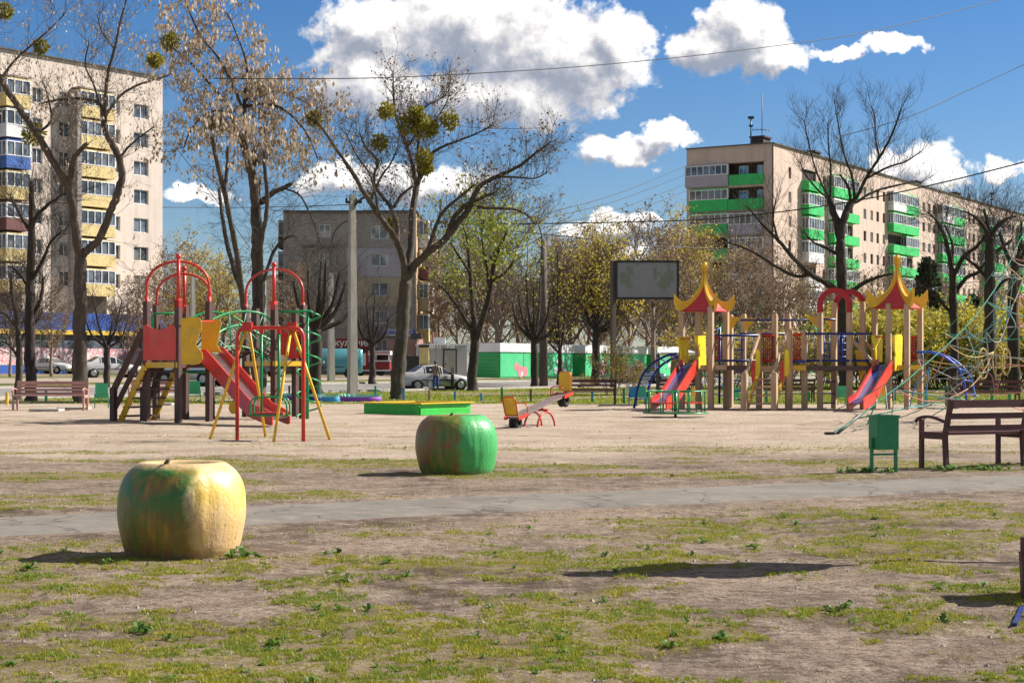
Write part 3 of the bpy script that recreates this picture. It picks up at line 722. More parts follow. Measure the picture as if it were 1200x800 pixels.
for e, s_ in ((pa, -1), (pb, 1)):
    o_ = d*s_
    mb = MB(); bw, bh = .15, .42; c0 = e+o_*.02+upv*.06
    lean = (upv+o_*.18).normalized()
    out = [c0+side*-bw, c0+side*bw, c0+side*bw*1.05+lean*(bh-.06), c0+side*bw*.8+lean*bh, c0-side*bw*.8+lean*bh, c0-side*bw*1.05+lean*(bh-.06)]
    mb.prism(out, o_*.02); mb.build('back_plate', M['yellow'], root)
    mb = MB(); mb.tube([p+o_*.02 for p in out], .014, 6, closed=True); mb.build('plate_frame', M['red'], root)
    mb = MB()
    for sd in (-1, 1): mb.bar(e-o_*.38+side*sd*.17, e+o_*.06+side*sd*.17, .02, .075, up=upv)
    mb.build('seat_rail', M['red'], root)
    mb = MB(); q0 = e-o_*.36; mb.tube(smoothline([q0+side*-.17, q0+side*-.15+upv*.2-o_*.03, q0+upv*.24-o_*.03, q0+side*.15+upv*.2-o_*.03, q0+side*.17], 5), .013, 6); mb.build('handle', M['red'], root)
    mb = MB(); tc = e-upv*.13-o_*.1; ring = [tc+(o_*math.cos(a)+upv*math.sin(a))*.11 for a in [k*2*PI/18 for k in range(18)]]
    mb.tube([p+side*.05 for p in ring], .05, 8, closed=True); mb.tube([p-side*.05 for p in ring], .05, 8, closed=True); mb.build('buffer_tyre', M['rubber'], root)

# ------------------------------------------------------------------ merry-go-round
Yc = 44.2; c = Vector(((791.5-600)/F*Yc, Yc, 0)); sc = S(Yc)
root = empty('merry_go_round', c, 'green railed merry-go-round with small red seats in front of the left castle slide', 'merry-go-round')
zt = EYE-(482.5-HY)/sc; Rm = .83
mb = MB(); mb.lathe(c, [(0, zt-.03), (Rm-.02, zt-.03), (Rm-.02, zt+.005), (0, zt+.008)], 40, smooth=False); mb.build('disc', M['deck'], root)
mb = MB(); mb.tube([c+Vector((Rm*math.cos(a), Rm*math.sin(a), zt-.02)) for a in [k*2*PI/40 for k in range(40)]], .022, 6, closed=True); mb.build('disc_rim', M['green'], root)
mb = MB(); mb.tube([c+Vector((0,0,-.05)), c+Vector((0,0,zt-.03))], .035, 10); mb.build('axle', M['iron'], root)
mb = MB(); mb.tube([c+Vector((0,0,zt)), c+Vector((0,0,zt+.52))], .045, 12); mb.build('centre_post', M['green'], root)
for k in range(4):
    a0 = .35+k*PI/2; a1 = a0+PI/2*.78; rr = .76; arc = [c+Vector((rr*math.cos(a), rr*math.sin(a), zt+.54)) for a in [a0+(a1-a0)*i/8 for i in range(9)]]
    mb = MB(); mb.tube([arc[0]-Vector((0,0,.54)), arc[0]-Vector((0,0,.06))]+arc+[arc[-1]-Vector((0,0,.06)), arc[-1]-Vector((0,0,.54))], .018, 7)
    mb.tube([arc[4]-Vector((0,0,.54)), arc[4]], .014, 6); mb.tube([arc[0], c+Vector((0,0,zt+.5))], .015, 6); mb.build('handrail', M['green'], root)
    mb = MB(); am = (a0+a1)/2; s0 = [c+Vector((rr2*math.cos(a), rr2*math.sin(a), zt+.24)) for rr2, a in [(.52, a0+.1), (.52, am), (.52, a1-.1), (.74, a1-.05), (.74, am), (.74, a0+.05)]]
    mb.prism(s0, (0,0,.03)); mb.build('seat', M['red'], root)
    mb = MB(); mb.tube([c+Vector((.62*math.cos(am), .62*math.sin(am), zt)), c+Vector((.62*math.cos(am), .62*math.sin(am), zt+.23))], .014, 6); mb.build('seat_support', M['green'], root)

# ------------------------------------------------------------------ tyre flower beds, fence posts, slabs
def tyre_bed(px0, px1, pyb, cbody, label):
    g0 = G((px0+px1)/2, pyb); W = (px1-px0)/S(g0.y); r = W/2; c = Vector((g0.x, g0.y+r*.6, 0))
    root = empty('tyre_planter', c, label, 'tyre planter', 'painted tyre planters by the lawn')
    n = 48; out = []; inn = []
    mb = MB()
    def pt(k, rr, z): a = 2*PI*k/n; return c+Vector((rr*math.cos(a), rr*.6*math.sin(a), z))
    mb.loft([[pt(k, r*.94, -.03) for k in range(n)], [pt(k, r, .05) for k in range(n)], [pt(k, r, .16) for k in range(n)], [pt(k, r*.95, .18) for k in range(n)], [pt(k, r*.93, .05) for k in range(n)]], smooth=True, cap=False)
    mb.build('tyre_wall', M[cbody], root)
    mb = MB()
    for k in range(0, n, 2):
        a, b_, cc_ = pt(k, r*.97, .17), pt(k+1, r*1.06, .31), pt(k+2, r*.97, .17)
        mb.face([a, cc_, b_]); mb.face([pt(k, r*.94, .17), pt(k+1, r*1.03, .305), pt(k+2, r*.94, .17)])
    mb.build('cut_teeth', M['teal_light'], root)
    return root
M['teal_light'] = pmat('mint_paint', (.25,.62,.52), .6, .2, 3, .1)
tyre_bed(329, 353, 469, 'purple', 'purple cut-tyre planter with mint teeth, leftmost of the tyre row')
tyre_bed(353, 376, 470, 'blue_dark', 'dark blue cut-tyre planter with mint teeth between the purple and the turquoise one')
tyre_bed(376, 397, 471, 'blue_light', 'turquoise cut-tyre planter beside the white-sided concrete lamp post')
tyre_bed(397, 446, 470.5, 'purple', 'wide dark purple cut-tyre planter touching the big tree, rightmost of the tyre row')
for i, (px, py, h, mt) in enumerate([(8,474,14,'yellow'),(54,470,12,'teal'),(102,474,14,'maroon'),(339,462,10,'maroon'),(374,464,11,'teal'),(440,467,15,'teal'),(473,469,14,'blue_light'),(503,469,13,'maroon_old'),(533,469,11,'blue_light'),(564,470,9,'blue_light'),(588,471,17,'green'),(622,471,15,'plank'),(694,471,12,'blue_light'),(731,473,18,'green'),(800,473,14,'teal'),(898,472,14,'teal'),(948,471,12,'green'),(1020,472,12,'teal'),(1085,474,18,'green'),(1162,474,19,'green'),(1183,476,16,'green')]):
    g = G(px, py); hh = h/S(g.y); nm = {'yellow':'yellow','teal':'teal','maroon':'red-brown','blue_light':'sky-blue','maroon_old':'faded pink','green':'green','plank':'bare grey'}[mt]
    mb = MB(); mb.box(g+Vector((0, 0, hh/2-.03)), (.085, .085, hh+.06)); mb.box(g+Vector((0, 0, hh+.005)), (.06, .06, .02))
    wh = ['at the left end of the far-left bench','behind the far-left bench','just right of the thick left tree trunk','behind the tyre planters, left one','behind the tyre planters, right one','between the lamp post and the big central tree','just right of the big central tree trunk','behind the middle of the sandbox','behind the right part of the sandbox','left of the seesaw near a shorter gap','behind the low seesaw seat','beside the pollarded tree above the seesaw','under the bench behind the seesaw','right of the bench behind the seesaw','behind the merry-go-round','seen through the castle stairs','behind the castle bridge','behind the right castle slide','beside the arched ladder','behind the long bench at the net','rightmost, behind the rope net'][i]
    o = mb.build('fence_post', M[mt], org=g); tag(o, 'short square '+nm+' post '+wh, 'fence post', 'short painted posts along the lawn edge')
for px0, px1, py in ((38, 72, 481.5), (70, 104, 479.5), (180, 203, 474.5)):
    g = G((px0+px1)/2, py); mb = MB(); mb.box(g+Vector((0,0,.03)), ((px1-px0)/S(g.y), .9, .09), rz=.06)
    o = mb.build('concrete_slab', M['kerb'], org=g); tag(o, {38:'pale flat slab lying before the far-left bench',70:'second pale slab, right end of the far-left bench',180:'pale slab on the sand behind the wooden stairs'}[px0], 'slab', 'pale slabs on the sand')
# ================================================================== left climbing complex
YL = 40.0
root = empty('climbing_tower', G(209, 495), 'brown-post climbing tower with red arches, red slide, arched bridge and green spiral, at the left', 'play tower')
def part(mb, name, mat, parent=None, label=None):
    return mb.build(name, M[mat] if isinstance(mat, str) else mat, parent or root, label)
def gpt(px, Y): return Vector(((px-600)/F*Y, Y, 0))
def zat(py, Y): return EYE-(py-HY)/F*Y
def dpost(px, Y, ztop, w_=.13, mat='brown', rz=.5):
    mb = MB(); g = gpt(px, Y); mb.box(g+Vector((0,0,(ztop-.1)/2)), (w_, w_, ztop+.1), rz=-rz)
    mb.box(g+Vector((0,0,ztop+.004)), (w_*.8, w_*.8, .03), rz=-rz)
    return part(mb, 'post', mat)
# tower one: front row A, B, C and rear row D, E, Fr
YA, YB, YD = 40.6, 39.5, 42.6
zp = zat(352, YB)
for px, Y in ((172, YA), (209, YB), (245, YA), (183, YD), (217.5, YD+.3), (247.5, YD)): dpost(px, Y, zp if Y < 42 else zp-.02)
def arch(pa, pb, ztop, Y0, Y1, z0, name='arch'):
    a = gpt(pa, Y0)+Vector((0,0,z0)); b_ = gpt(pb, Y1)+Vector((0,0,z0)); h = ztop-z0; mb = MB()
    pts = []
    for k in range(21):
        t = k/20; an = PI*(1-t); pts.append((a+b_)/2+(b_-a)/2*math.cos(an)*1.0+Vector((0,0,.30*h+.70*h*math.sin(an)**.85 if 0 < k < 20 else .30*h)))
    pts = [a-Vector((0,0,.15))]+pts+[b_-Vector((0,0,.15))]
    mb.tube(pts, .032, 8); part(mb, name, 'red')
    for e in (a, b_):
        mb = MB(); mb.tube([e-Vector((0,0,.25)), e+Vector((0,0,.05))], .055, 8); part(mb, 'arch_socket', 'redpanel')
arch(172, 245, zat(306.5, YA), YA, YA, zat(350, YA)); arch(183.5, 247, zat(321, YD), YD, YD, zat(361, YD))
def redmast(px, Y, z0, z1):
    mb = MB(); g = gpt(px, Y); mb.tube([g+Vector((0,0,z0)), g+Vector((0,0,z1))], .045, 10); mb.lathe(g+Vector((0,0,z1)), [(.0,-.02),(.06,-.01),(.07,.03),(.05,.08),(0,.1)], 10); part(mb, 'mast', 'red')
    mb = MB(); mb.box(g+Vector((0,0,z0-.04)), (.13, .13, .2), rz=-.5); part(mb, 'mast_socket', 'redpanel')
redmast(209, YB, zat(352, YB)-.02, zat(302, YB)); redmast(216, YD+.3, zat(360, YD), zat(315, YD))
# platform
zpl = zat(426, YB)
A, Bq, Cq, Dq, Eq, Fq = [gpt(p, y) for p, y in ((172, YA), (209, YB), (245, YA), (183, YD), (217.5, YD+.3), (247.5, YD))]
mb = MB(); mb.prism([p+Vector((0,0,zpl-.06)) for p in (A, Bq, Cq, Fq, Eq, Dq)], (0,0,.05)); part(mb, 'platform', 'deck')
for a, b_ in ((A, Bq), (Bq, Cq), (Dq, A), (Fq, Eq)):
    mb = MB(); mb.bar(a+Vector((0,-.085,zpl-.03)), b_+Vector((0,-.085,zpl-.03)), .03, .13); part(mb, 'platform_edge', 'yellow' if a is A else 'brown')
def panel(outline, thick, mat, name='side_panel', label=None):
    mb = MB(); mb.prism(outline, thick); return part(mb, name, mat, None, label)
Yf = YB-.02
top = [(168,381),(172,380.5),(176,383),(182,386),(190,386),(196,383.5),(200,381),(205,381),(206.5,385)]
o_ = [P(x, y, YA-.14-(x-168)/38*1.0) for x, y in [(168,422)]+top+[(206.5,422)]]
panel(o_, (.01, .03, 0), 'redpanel', label='wavy-topped red board')
# yellow entry boards of the slide
y1 = [(212,373),(229,371.5),(234,372.5),(236.5,378),(236,386),(231,398),(229.5,404),(237,413),(238,420),(234,426),(226,427.5),(213,426)]
panel([P(x, y, YB-.17) for x, y in y1], (0, .03, 0), 'yellow', label='left yellow board at the slide entry')
y2 = [(236,375),(257,374),(259.5,378),(256,396),(254.5,404),(259,411),(262,413),(240,413),(236,412)]
panel([P(x, y, YA-.16) for x, y in y2], (0, .03, 0), 'yellow', label='right yellow board at the slide entry')
mb = MB(); mb.tube([P(214,376,YB-.12), P(256,377,YA-.02)], .02, 6); part(mb, 'entry_bar', 'red')
# slide
def slide(T1, T2, B1, B2, exitlen, hgt, bedmat, sidemat, cap=None, sag=.0, base_z=.22):
    """T1,T2 top left/right of the bed; B1,B2 the end of the slope"""
    cur = []
    for t in [i/14 for i in range(15)]:
        e = t; cur.append((e, t))
    ex = ((B1-T1)+(B2-T2)); ex.z = 0; ex.normalize()
    def line(Tp, Bp):
        p3 = Bp+ex*exitlen; p3.z = base_z-.03
        c1 = Tp+(Bp-Tp)*.80; c2 = Bp+ex*exitlen*.2
        return [Tp-ex*.15, Tp]+[c1*(1-t)**2+Vector((c2.x, c2.y, base_z))*2*t*(1-t)+p3*t*t for t in [i/8 for i in range(9)]]
    l, r = line(T1, B1), line(T2, B2); n = len(l)
    mb = MB(); mb.loft([[a, b_] for a, b_ in zip(l, r)], cap=False, closed=False, smooth=True); mb.loft([[a-Vector((0,0,.02)), b_-Vector((0,0,.02))] for a, b_ in zip(l, r)], cap=False, closed=False, smooth=True)
    part(mb, 'slide_bed', bedmat)
    sd = (T2-T1).normalized()
    for ln, s_ in ((l, -1), (r, 1)):
        mb = MB(); rings = []
        for k, p in enumerate(ln):
            d_ = (ln[min(k+1, n-1)]-ln[max(k-1, 0)]).normalized(); nrm = sd.cross(d_); nrm = nrm if nrm.z > 0 else -nrm
            hh = hgt*(1.0 if k < n-3 else .9 if k < n-1 else .75); lo = -.20 if k < n-1 else -.17
            a = p+sd*s_*.005; b_ = p+sd*s_*.045
            rings.append([a+nrm*lo, b_+nrm*lo, b_+nrm*hh, a+nrm*hh])
        mb.loft(rings); part(mb, 'slide_side', sidemat)
    return l, r
T1, T2 = P(240, 417, YA-.65), P(259, 414, YA+.05)
B1, B2 = P(309, 497, 37.2), P(328, 494, 37.8)
l, r = slide(T1, T2, B1, B2, .50, .20, 'steel', 'red')
mb = MB(); c_ = P(276, 478, 38.55); mb.lathe(Vector((0,0,0)), [(0,-.02),(.13,-.02),(.13,.02),(0,.02)], 16, smooth=False)
mb.v = [tuple(P(273.5, 477.5, 38.45)+Vector((v[0]*.8, v[2]-.15*0, v[1]*1.1))) for v in mb.v]; part(mb, 'round_plate', 'yellow')
# stairs
sdir_ = Vector((.34*2, .85, 0)).normalized()*.75
for k, (b0, t0) in enumerate((((140.5, 492), (170, 424)), ((150, 489), (181, 423)))):
    b3 = gpt(141, 40.9); t3 = A+Vector((-.02, -.12, zpl-.05))
    off_ = Vector((0,0,0)) if k == 0 else Vector((.62, .75, 0))
    mb = MB(); mb.bar(b3+off_+Vector((0,0,-.02)), t3+off_, .045, .15); part(mb, 'stringer', 'yellow')
for i in range(6):
    t = (i+.6)/6.2; q = b3*(1-t)+t3*t; mb = MB(); mb.bar(q+Vector((-.02,0,.0)), q+Vector((.62, .75, .0)), .22, .045); part(mb, 'step', 'brown')
for (f0, off_) in ((gpt(133, 40.75), Vector((0,0,0))), (gpt(133, 40.75)+Vector((.55,.8,0)), Vector((.45,.8,0)))):
    mb = MB(); mb.box(f0+Vector((0,0,.38)), (.13,.13,.86), rz=-.5); part(mb, 'newel_post', 'brown')
    tp = A+off_+Vector((-.08, 0, zat(386, YA)))
    mb = MB(); mb.bar(f0+Vector((0,0,.75)), tp, .05, .15); part(mb, 'handrail', 'brown')
    mb = MB(); mb.bar(f0+Vector((0,0,.25)), tp-Vector((0,0,.52)), .05, .12); part(mb, 'lower_rail', 'brown')
# green bars of tower one
mb = MB(); mb.tube([P(179,400,YD-.2), P(178.5,371,YD-.2), P(180,367.5,YD-.2), P(205,367,YD-.2)], .025, 7); part(mb, 'green_bar', 'green')
mb = MB(); mb.tube([P(212,435.5,YD), P(246,435.5,YD)], .03, 7); part(mb, 'green_bar', 'green')
# tower two
YG, YH = 43.2, 44.4
zp2 = zat(358, YG)
Gq, Iq, Hq, Jq, Kq = gpt(288, YG+.8), gpt(355, YG-.3), gpt(321.5, YG-.9), gpt(300, YG+2.2), gpt(346, YG+1.9)
for p in (Gq, Iq, Hq, Jq, Kq):
    mb = MB(); mb.box(p+Vector((0,0,(zp2-.1)/2)), (.14,.14,zp2+.1), rz=-.5); part(mb, 'post', 'brown')
arch(288, 355, zat(315, YG), YG+.8, YG-.3, zat(357, YG)); redmast(321, YG-.9, zat(356, YG-.9), zat(311.5, YG-.9))
z2 = zat(426, YG)
mb = MB(); mb.prism([p+Vector((0,0,z2-.06)) for p in (Gq, Hq, Iq, Kq, Jq)], (0,0,.05)); part(mb, 'platform', 'deck')
for a, b_ in ((Gq, Hq), (Hq, Iq), (Kq, Jq)):
    mb = MB(); mb.bar(a+Vector((0,-.09,z2-.0)), b_+Vector((0,-.09,z2-.0)), .03, .12); part(mb, 'platform_edge', 'yellow')
o_ = [P(x, y, YG+1.2) for x, y in [(329,420),(329,389),(333,387.5),(338,390),(344,390),(349,387.5),(352,389),(352,420)]]
panel(o_, (0, .03, 0), 'redpanel', label='dark red board in the shade')
# net of rungs on tower two front (dark chain) and green pole
mb = MB(); mb.tube([P(326,380,YG-1.0), P(326.3,478,YG-1.0)], .022, 6); part(mb, 'green_bar', 'green')
# spiral climber
cx_, Ys = 360.5, YG-.6
mb = MB(); mb.tube([gpt(cx_, Ys)-Vector((0,0,.1)), P(cx_, 366, Ys)], .035, 8); part(mb, 'spiral_pole', 'green')
mb = MB(); pts = []; zt, zb_ = zat(366, Ys), .06; turns = 4.6
for k in range(93):
    t = k/92; a = -.6+2*PI*turns*t; rr = .30*(1 if t > .03 else .3+t*23); pts.append(gpt(cx_+1, Ys)+Vector((rr*math.cos(a), rr*math.sin(a), zt+(zb_-zt)*t)))
mb.tube(pts, .022, 7); part(mb, 'spiral', 'green')
mb = MB(); mb.tube([P(323,365.5,YG-.8), P(364,364.5,Ys), P(367,367,Ys)], .03, 7); mb.tube([P(345,365,YG-.6), P(366,376,Ys+.3)], .02, 6); part(mb, 'green_bar', 'green')
# arched bridge with green hoop rails
def arcline(pxa, pya, pxb, pyb, rise, Ya, Yb_, n=16):
    a, b_ = P(pxa, pya, Ya), P(pxb, pyb, Yb_)
    return [a*(1-t)+b_*t+Vector((0,0,rise*math.sin(PI*t))) for t in [i/(n-1) for i in range(n)]]
br = arcline(249, 424, 323, 424, .34, YA+.3, YG-.6, 18); br2 = [p+Vector((.25, .95, 0)) for p in br]
for i in range(17):
    mb = MB(); a = (br[i]+br[i+1])/2; b_ = (br2[i]+br2[i+1])/2; mb.bar(a, b_, (br[i+1]-br[i]).length*.9, .045, up=(0,0,1)); part(mb, 'bridge_board', 'deck')
for ln in (br, br2):
    mb = MB(); mb.tube([p-Vector((0,0,.06)) for p in ln], .03, 6); part(mb, 'bridge_beam', 'iron')
def hoop(pts_px, Y0, Y1, r=.026, name='hoop_rail'):
    n = len(pts_px); pts = smoothline([P(x, y, Y0+(Y1-Y0)*i/(n-1)) for i, (x, y) in enumerate(pts_px)], 6); mb = MB(); mb.tube(pts, r, 7); part(mb, name, 'green'); return pts
h1 = hoop([(219,376),(233,368.5),(252,365.5),(275,372),(300,389),(318,399)], YA+1.4, YG)
h2 = hoop([(240,380),(258,370),(280,365),(305,367),(320,378)], YA+.1, YG-.8)
h3 = hoop([(250,396),(262,386),(283,381),(305,386),(322,398)], YA+.2, YG-.6)
h4 = hoop([(246,416),(262,407),(285,406),(307,416),(321,428)], YA+.1, YG-.6, .02)
for k in (4, 9, 14, 19, 24):
    for ha, hb in ((h2, br), (h1, br2)):
        a = ha[min(k, len(ha)-1)]; b_ = hb[min(len(hb)-1, int(k/30*17))]; mb = MB(); mb.tube([a, b_], .013, 5); part(mb, 'rail_baluster', 'green')
hoop([(318,400),(309,410),(300,420)], YG-.4, YA+1.5, .02)

# ------------------------------------------------------------------ red and yellow swing
Yw = 30.4
root = empty('swing', G(316, 515), 'red-topped swing with slanting yellow legs standing in front of the left red slide', 'swing')
zt = zat(384.5, Yw); bl, br_ = P(277.5, 386, Yw), P(355.5, 386, Yw-.15)
mb = MB(); r0 = gpt(278, 30.5); r1 = gpt(355.5, 29.95)
top = [r0-Vector((0,0,.1)), Vector((bl.x, bl.y, zt-.22)), Vector((bl.x+.04, bl.y, zt-.06)), Vector((bl.x+.20, bl.y, zt)), Vector((br_.x-.20, br_.y, zt)), Vector((br_.x-.04, br_.y, zt-.06)), Vector((br_.x, br_.y, zt-.22)), r1-Vector((0,0,.1))]
mb.tube(top[:1]+smoothline(top[1:7], 4)+top[7:], .035, 9); part(mb, 'top_frame', 'red')
for tx, bx, by in ((289, 245.5, 514), (291.5, 311.5, 512), (341, 320.5, 517.5), (343, 387, 515)):
    mb = MB(); mb.tube([P(tx, 384, Yw-.03), G(bx, by)-Vector((0,0,.03))], .027, 8); part(mb, 'leg', 'yellow')
for tx in (290, 342):
    mb = MB(); mb.box(P(tx, 382.5, Yw-.05), (.17,.14,.15)); part(mb, 'joint', 'red')
for tx in (306.5, 327):
    mb = MB(); mb.box(P(tx, 388, Yw), (.07,.07,.09)); part(mb, 'pivot', 'red')
    mb = MB(); mb.tube([P(tx, 388, Yw), P(tx, 484, Yw)], .022, 7); part(mb, 'hanger', 'green')
zs = zat(484.5, Yw)
c = P(316.5, 484.5, Yw)
mb = MB(); mb.box(c, (.50,.36,.05)); part(mb, 'seat', 'red')
mb = MB(); mb.tube([c+Vector((x, y, -.03)) for x, y in ((-.32,-.2),(.32,-.2),(.32,.2),(-.32,.2))], .018, 6, closed=True); part(mb, 'seat_frame', 'green')
for y in (-.2, .2):
    mb = MB(); mb.tube(smoothline([c+Vector((-.32,y,-.03)), c+Vector((-.31,y,.2)), c+Vector((-.2,y,.29)), c+Vector((.2,y,.29)), c+Vector((.31,y,.2)), c+Vector((.33,y,-.03))], 4), .017, 6); part(mb, 'seat_rail', 'green')

# ================================================================== right play castle
YR = 53.6
root = empty('play_castle', gpt(915, YR), 'large tan timber play castle with two yellow and red onion-shaped roofs', 'play castle')
def rp(px, ytop, Y=YR, w_=.155, mat='timber', zb=-.1, ybot=None):
    g = gpt(px, Y); zt = zat(ytop, Y); z0 = zb if ybot is None else zat(ybot, Y)
    mb = MB(); mb.box(g+Vector((0,0,(zt+z0)/2)), (w_, w_, zt-z0), rz=-.5); mb.box(g+Vector((0,0,zt+.02)), (w_*.75, w_*.75, .05), rz=-.5)
    return part(mb, 'post', mat)
YRf, YRb = 52.6, 54.6
for px, y, Y in ((799, 360, 53.9), (818.5, 360, 53.3), (833, 360, YRf), (851, 360, 53.9), (856, 370, 54.8),
                 (871.5, 369, 55.4), (908, 369, 53.4), (923.5, 369, 54.4), (889.5, 388, 53.2), (925.2, 387, 52.6), (942.8, 388, 52.9), (890.5, 430, 55.4),
                 (961, 366, 52.9), (977.5, 356, 53.7), (995.5, 366, 52.9), (1011, 355, 53.7),
                 (1024.8, 357, 53.8), (1041.5, 357, 52.9), (1063, 357, 52.6), (1078.5, 358, 53.8)): rp(px, y, Y)
for px in (872.5, 907.5): rp(px, 438, 51.4, .17)
# decks
zd = zat(429, YR)
def deck(pxa, pxb, Ya, Yb_, z, edge='deck', bm='deck'):
    mb = MB(); a0, a1, b1, b0 = [gpt(x, y)+Vector((0,0,z)) for x, y in ((pxa, Ya), (pxb, Ya), (pxb, Yb_), (pxa, Yb_))]
    n = max(2, int((a1-a0).length/.14))
    for i in range(n):
        t0, t1 = i/n, (i+.9)/n; mb.hexa([a0.lerp(a1, t0)-Vector((0,0,.045)), a0.lerp(a1, t1)-Vector((0,0,.045)), b0.lerp(b1, t1)-Vector((0,0,.045)), b0.lerp(b1, t0)-Vector((0,0,.045)), a0.lerp(a1, t0), a0.lerp(a1, t1), b0.lerp(b1, t1), b0.lerp(b1, t0)])
    part(mb, 'deck_boards', bm)
    mb = MB(); mb.bar(a0+Vector((0,-.1,-.05)), a1+Vector((0,-.1,-.05)), .04, .15); part(mb, 'deck_edge', edge)
deck(800, 851, 52.8, 54.0, zd+.01, 'timber'); deck(834, 889, 52.9, 54.6, zd, 'deck'); deck(889.5, 926, 52.9, 54.9, zd-.02, 'timber'); deck(925.5, 944, 52.8, 54.9, zd, 'yellow'); deck(943.5, 1021, 52.9, 54.8, zd-.01, 'deck'); deck(1022, 1079, 52.8, 54.0, zd+.01, 'yellow')
def rail(a, b_, Ya, Yb_=None, mat='blue_dark', r=.04):
    mb = MB(); mb.tube([P(*a, Ya), P(*b_, Yb_ or Ya)], r, 6); part(mb, 'rail', mat)
rail((833,393), (889,393), 52.75); rail((834,422.5), (889,422.5), 52.85); rail((944,391), (1022,391), 52.75); rail((944,422.5), (1018,422.5), 52.85)
rail((868,375), (946,375), 54.4, 53.6, r=.035); rail((961,373.5), (979,374.5), 53.2, r=.035); rail((836,394.5), (856,394.5), 54.7, mat='blue'); rail((866, 391), (925,391), 54.9, mat='blue_dark')
def rail_verts(pxs, y0, y1, Y, mat='blue', r=.012):
    for px in pxs: 
        mb = MB(); mb.tube([P(px, y0, Y), P(px, y1, Y)], r, 5); part(mb, 'baluster', mat)
rail_verts([838, 845, 852.5, 860, 867, 875, 881], 393, 422.5, 54.7, 'blue_dark'); rail_verts([948, 954, 966, 972, 983, 989, 1000, 1006, 1015], 391, 422.5, 54.7, 'blue_dark')
# rope panels
def ropes(x0, x1, y0, y1, Y, mat='red', n=6, m_=5, frame=True):
    mb = MB()
    for i in range(n+1):
        x = x0+(x1-x0)*i/n; mb.tube([P(x, y0, Y), P(x, y1, Y)], .022, 5)
    for j in range(m_+1):
        for i in range(n):
            xa = x0+(x1-x0)*i/n; xb = x0+(x1-x0)*(i+1)/n; y = y0+(y1-y0)*(j+.5*(i % 2)*.7)/(m_+.5); mb.tube([P(xa, y, Y), P(xb, y, Y)], .014, 4)
    o = part(mb, 'rope_panel', mat)
    mb = MB(); mb.tube([P(x0, y0, Y), P(x1, y0, Y)], .05, 6); mb.tube([P(x0, y1, Y), P(x1, y1, Y)], .05, 6); part(mb, 'panel_bar', 'red' )
M['rope_red'] = pmat('red_rope', (.50,.08,.07), .8, .3, 8, .3)
ropes(892.5, 906.5, 393, 422, 53.3, 'rope_red'); ropes(928, 942, 391.5, 421, 52.9, 'rope_red'); ropes(836, 846, 395, 420, 54.6, 'rope_red', 4); ropes(1066, 1078, 395, 422, 53.9, 'rope_red', 4)
rail((927,423.5), (944,423.5), 52.75, mat='blue')
# central stairs
sb, st_ = 51.5, 53.0
for px in (874.5, 906):
    a = gpt(px, sb)+Vector((0,0,.0)); b_ = gpt(px+ (17 if px < 880 else 16), st_)+Vector((0,0,zd-.03)); mb = MB(); mb.bar(a, b_, .05, .20); part(mb, 'stringer', 'yellow')
    mb = MB(); mb.bar(gpt(px-1, sb)+Vector((0,0,zat(438, sb)-.08)), gpt(px+15, st_)+Vector((0,0,zat(393, st_))), .05, .13); part(mb, 'handrail', 'timber')
for i in range(5):
    t = (i+.8)/5.3; a = gpt(874.5, sb).lerp(gpt(891.5, st_), t); b_ = gpt(906, sb).lerp(gpt(922, st_), t); z = (zd-.03)*t; mb = MB(); mb.bar(a+Vector((0,0,z)), b_+Vector((0,0,z)), .24, .05); part(mb, 'step', 'timber')
for x in (880.5, 914.5):
    panel([P(x+dx, y, 52.2) for dx, y in ((0,424),(3,421),(4,430),(4,445),(1,449),(-.5,440))], (0,.03,0), 'redpanel', 'stair_board')
    panel([P(x+5+dx, y, 52.35) for dx, y in ((0,411),(3,409),(5,412),(5,436),(3,441),(-.5,440))], (0,.03,0), 'yellow_bright', 'stair_board')
# triangular flags
for pts_, Y in ((((854.5,371),(867.5,371.5),(855,389)), 54.6), (((873,372.5),(886.5,373),(873.5,389.5)), 55.2), (((945,370.5),(961,370.5),(961,388)), 53.1), (((965.5,372),(976,371.5),(976,388)), 54)):
    panel([P(x, y, Y) for x, y in pts_], (0,.04,0), 'yellow', 'pennant_board')
# red double arch
def bandarch(pxl, pxr, ytop, ybot, thick_px, Y):
    sc_ = S(Y); xc = (pxl+pxr)/2; ro = (pxr-pxl)/2; out = []; inn = []
    for k in range(19):
        a = PI*k/18; out.append((xc+ro*math.cos(a), ytop+ro-ro*math.sin(a))); inn.append((xc+(ro-thick_px)*math.cos(a), ytop+ro-(ro-thick_px)*math.sin(a)))
    out = [(pxr, ybot)]+out+[(pxl, ybot)]; inn = [(pxr-thick_px, ybot)]+inn+[(pxl+thick_px, ybot)]
    mb = MB(); rings = []
    for (x, y), (u, v_) in zip(out, inn):
        rings.append([P(x, y, Y)+Vector((0,-.05,0)), P(x, y, Y)+Vector((0,.05,0)), P(u, v_, Y)+Vector((0,.05,0)), P(u, v_, Y)+Vector((0,-.05,0))])
    mb.loft(rings); part(mb, 'band_arch', 'red_dark')
bandarch(957.5, 998.5, 337, 366, 6.5, 52.85); bandarch(976, 1015, 338.5, 364, 6.5, 53.85)
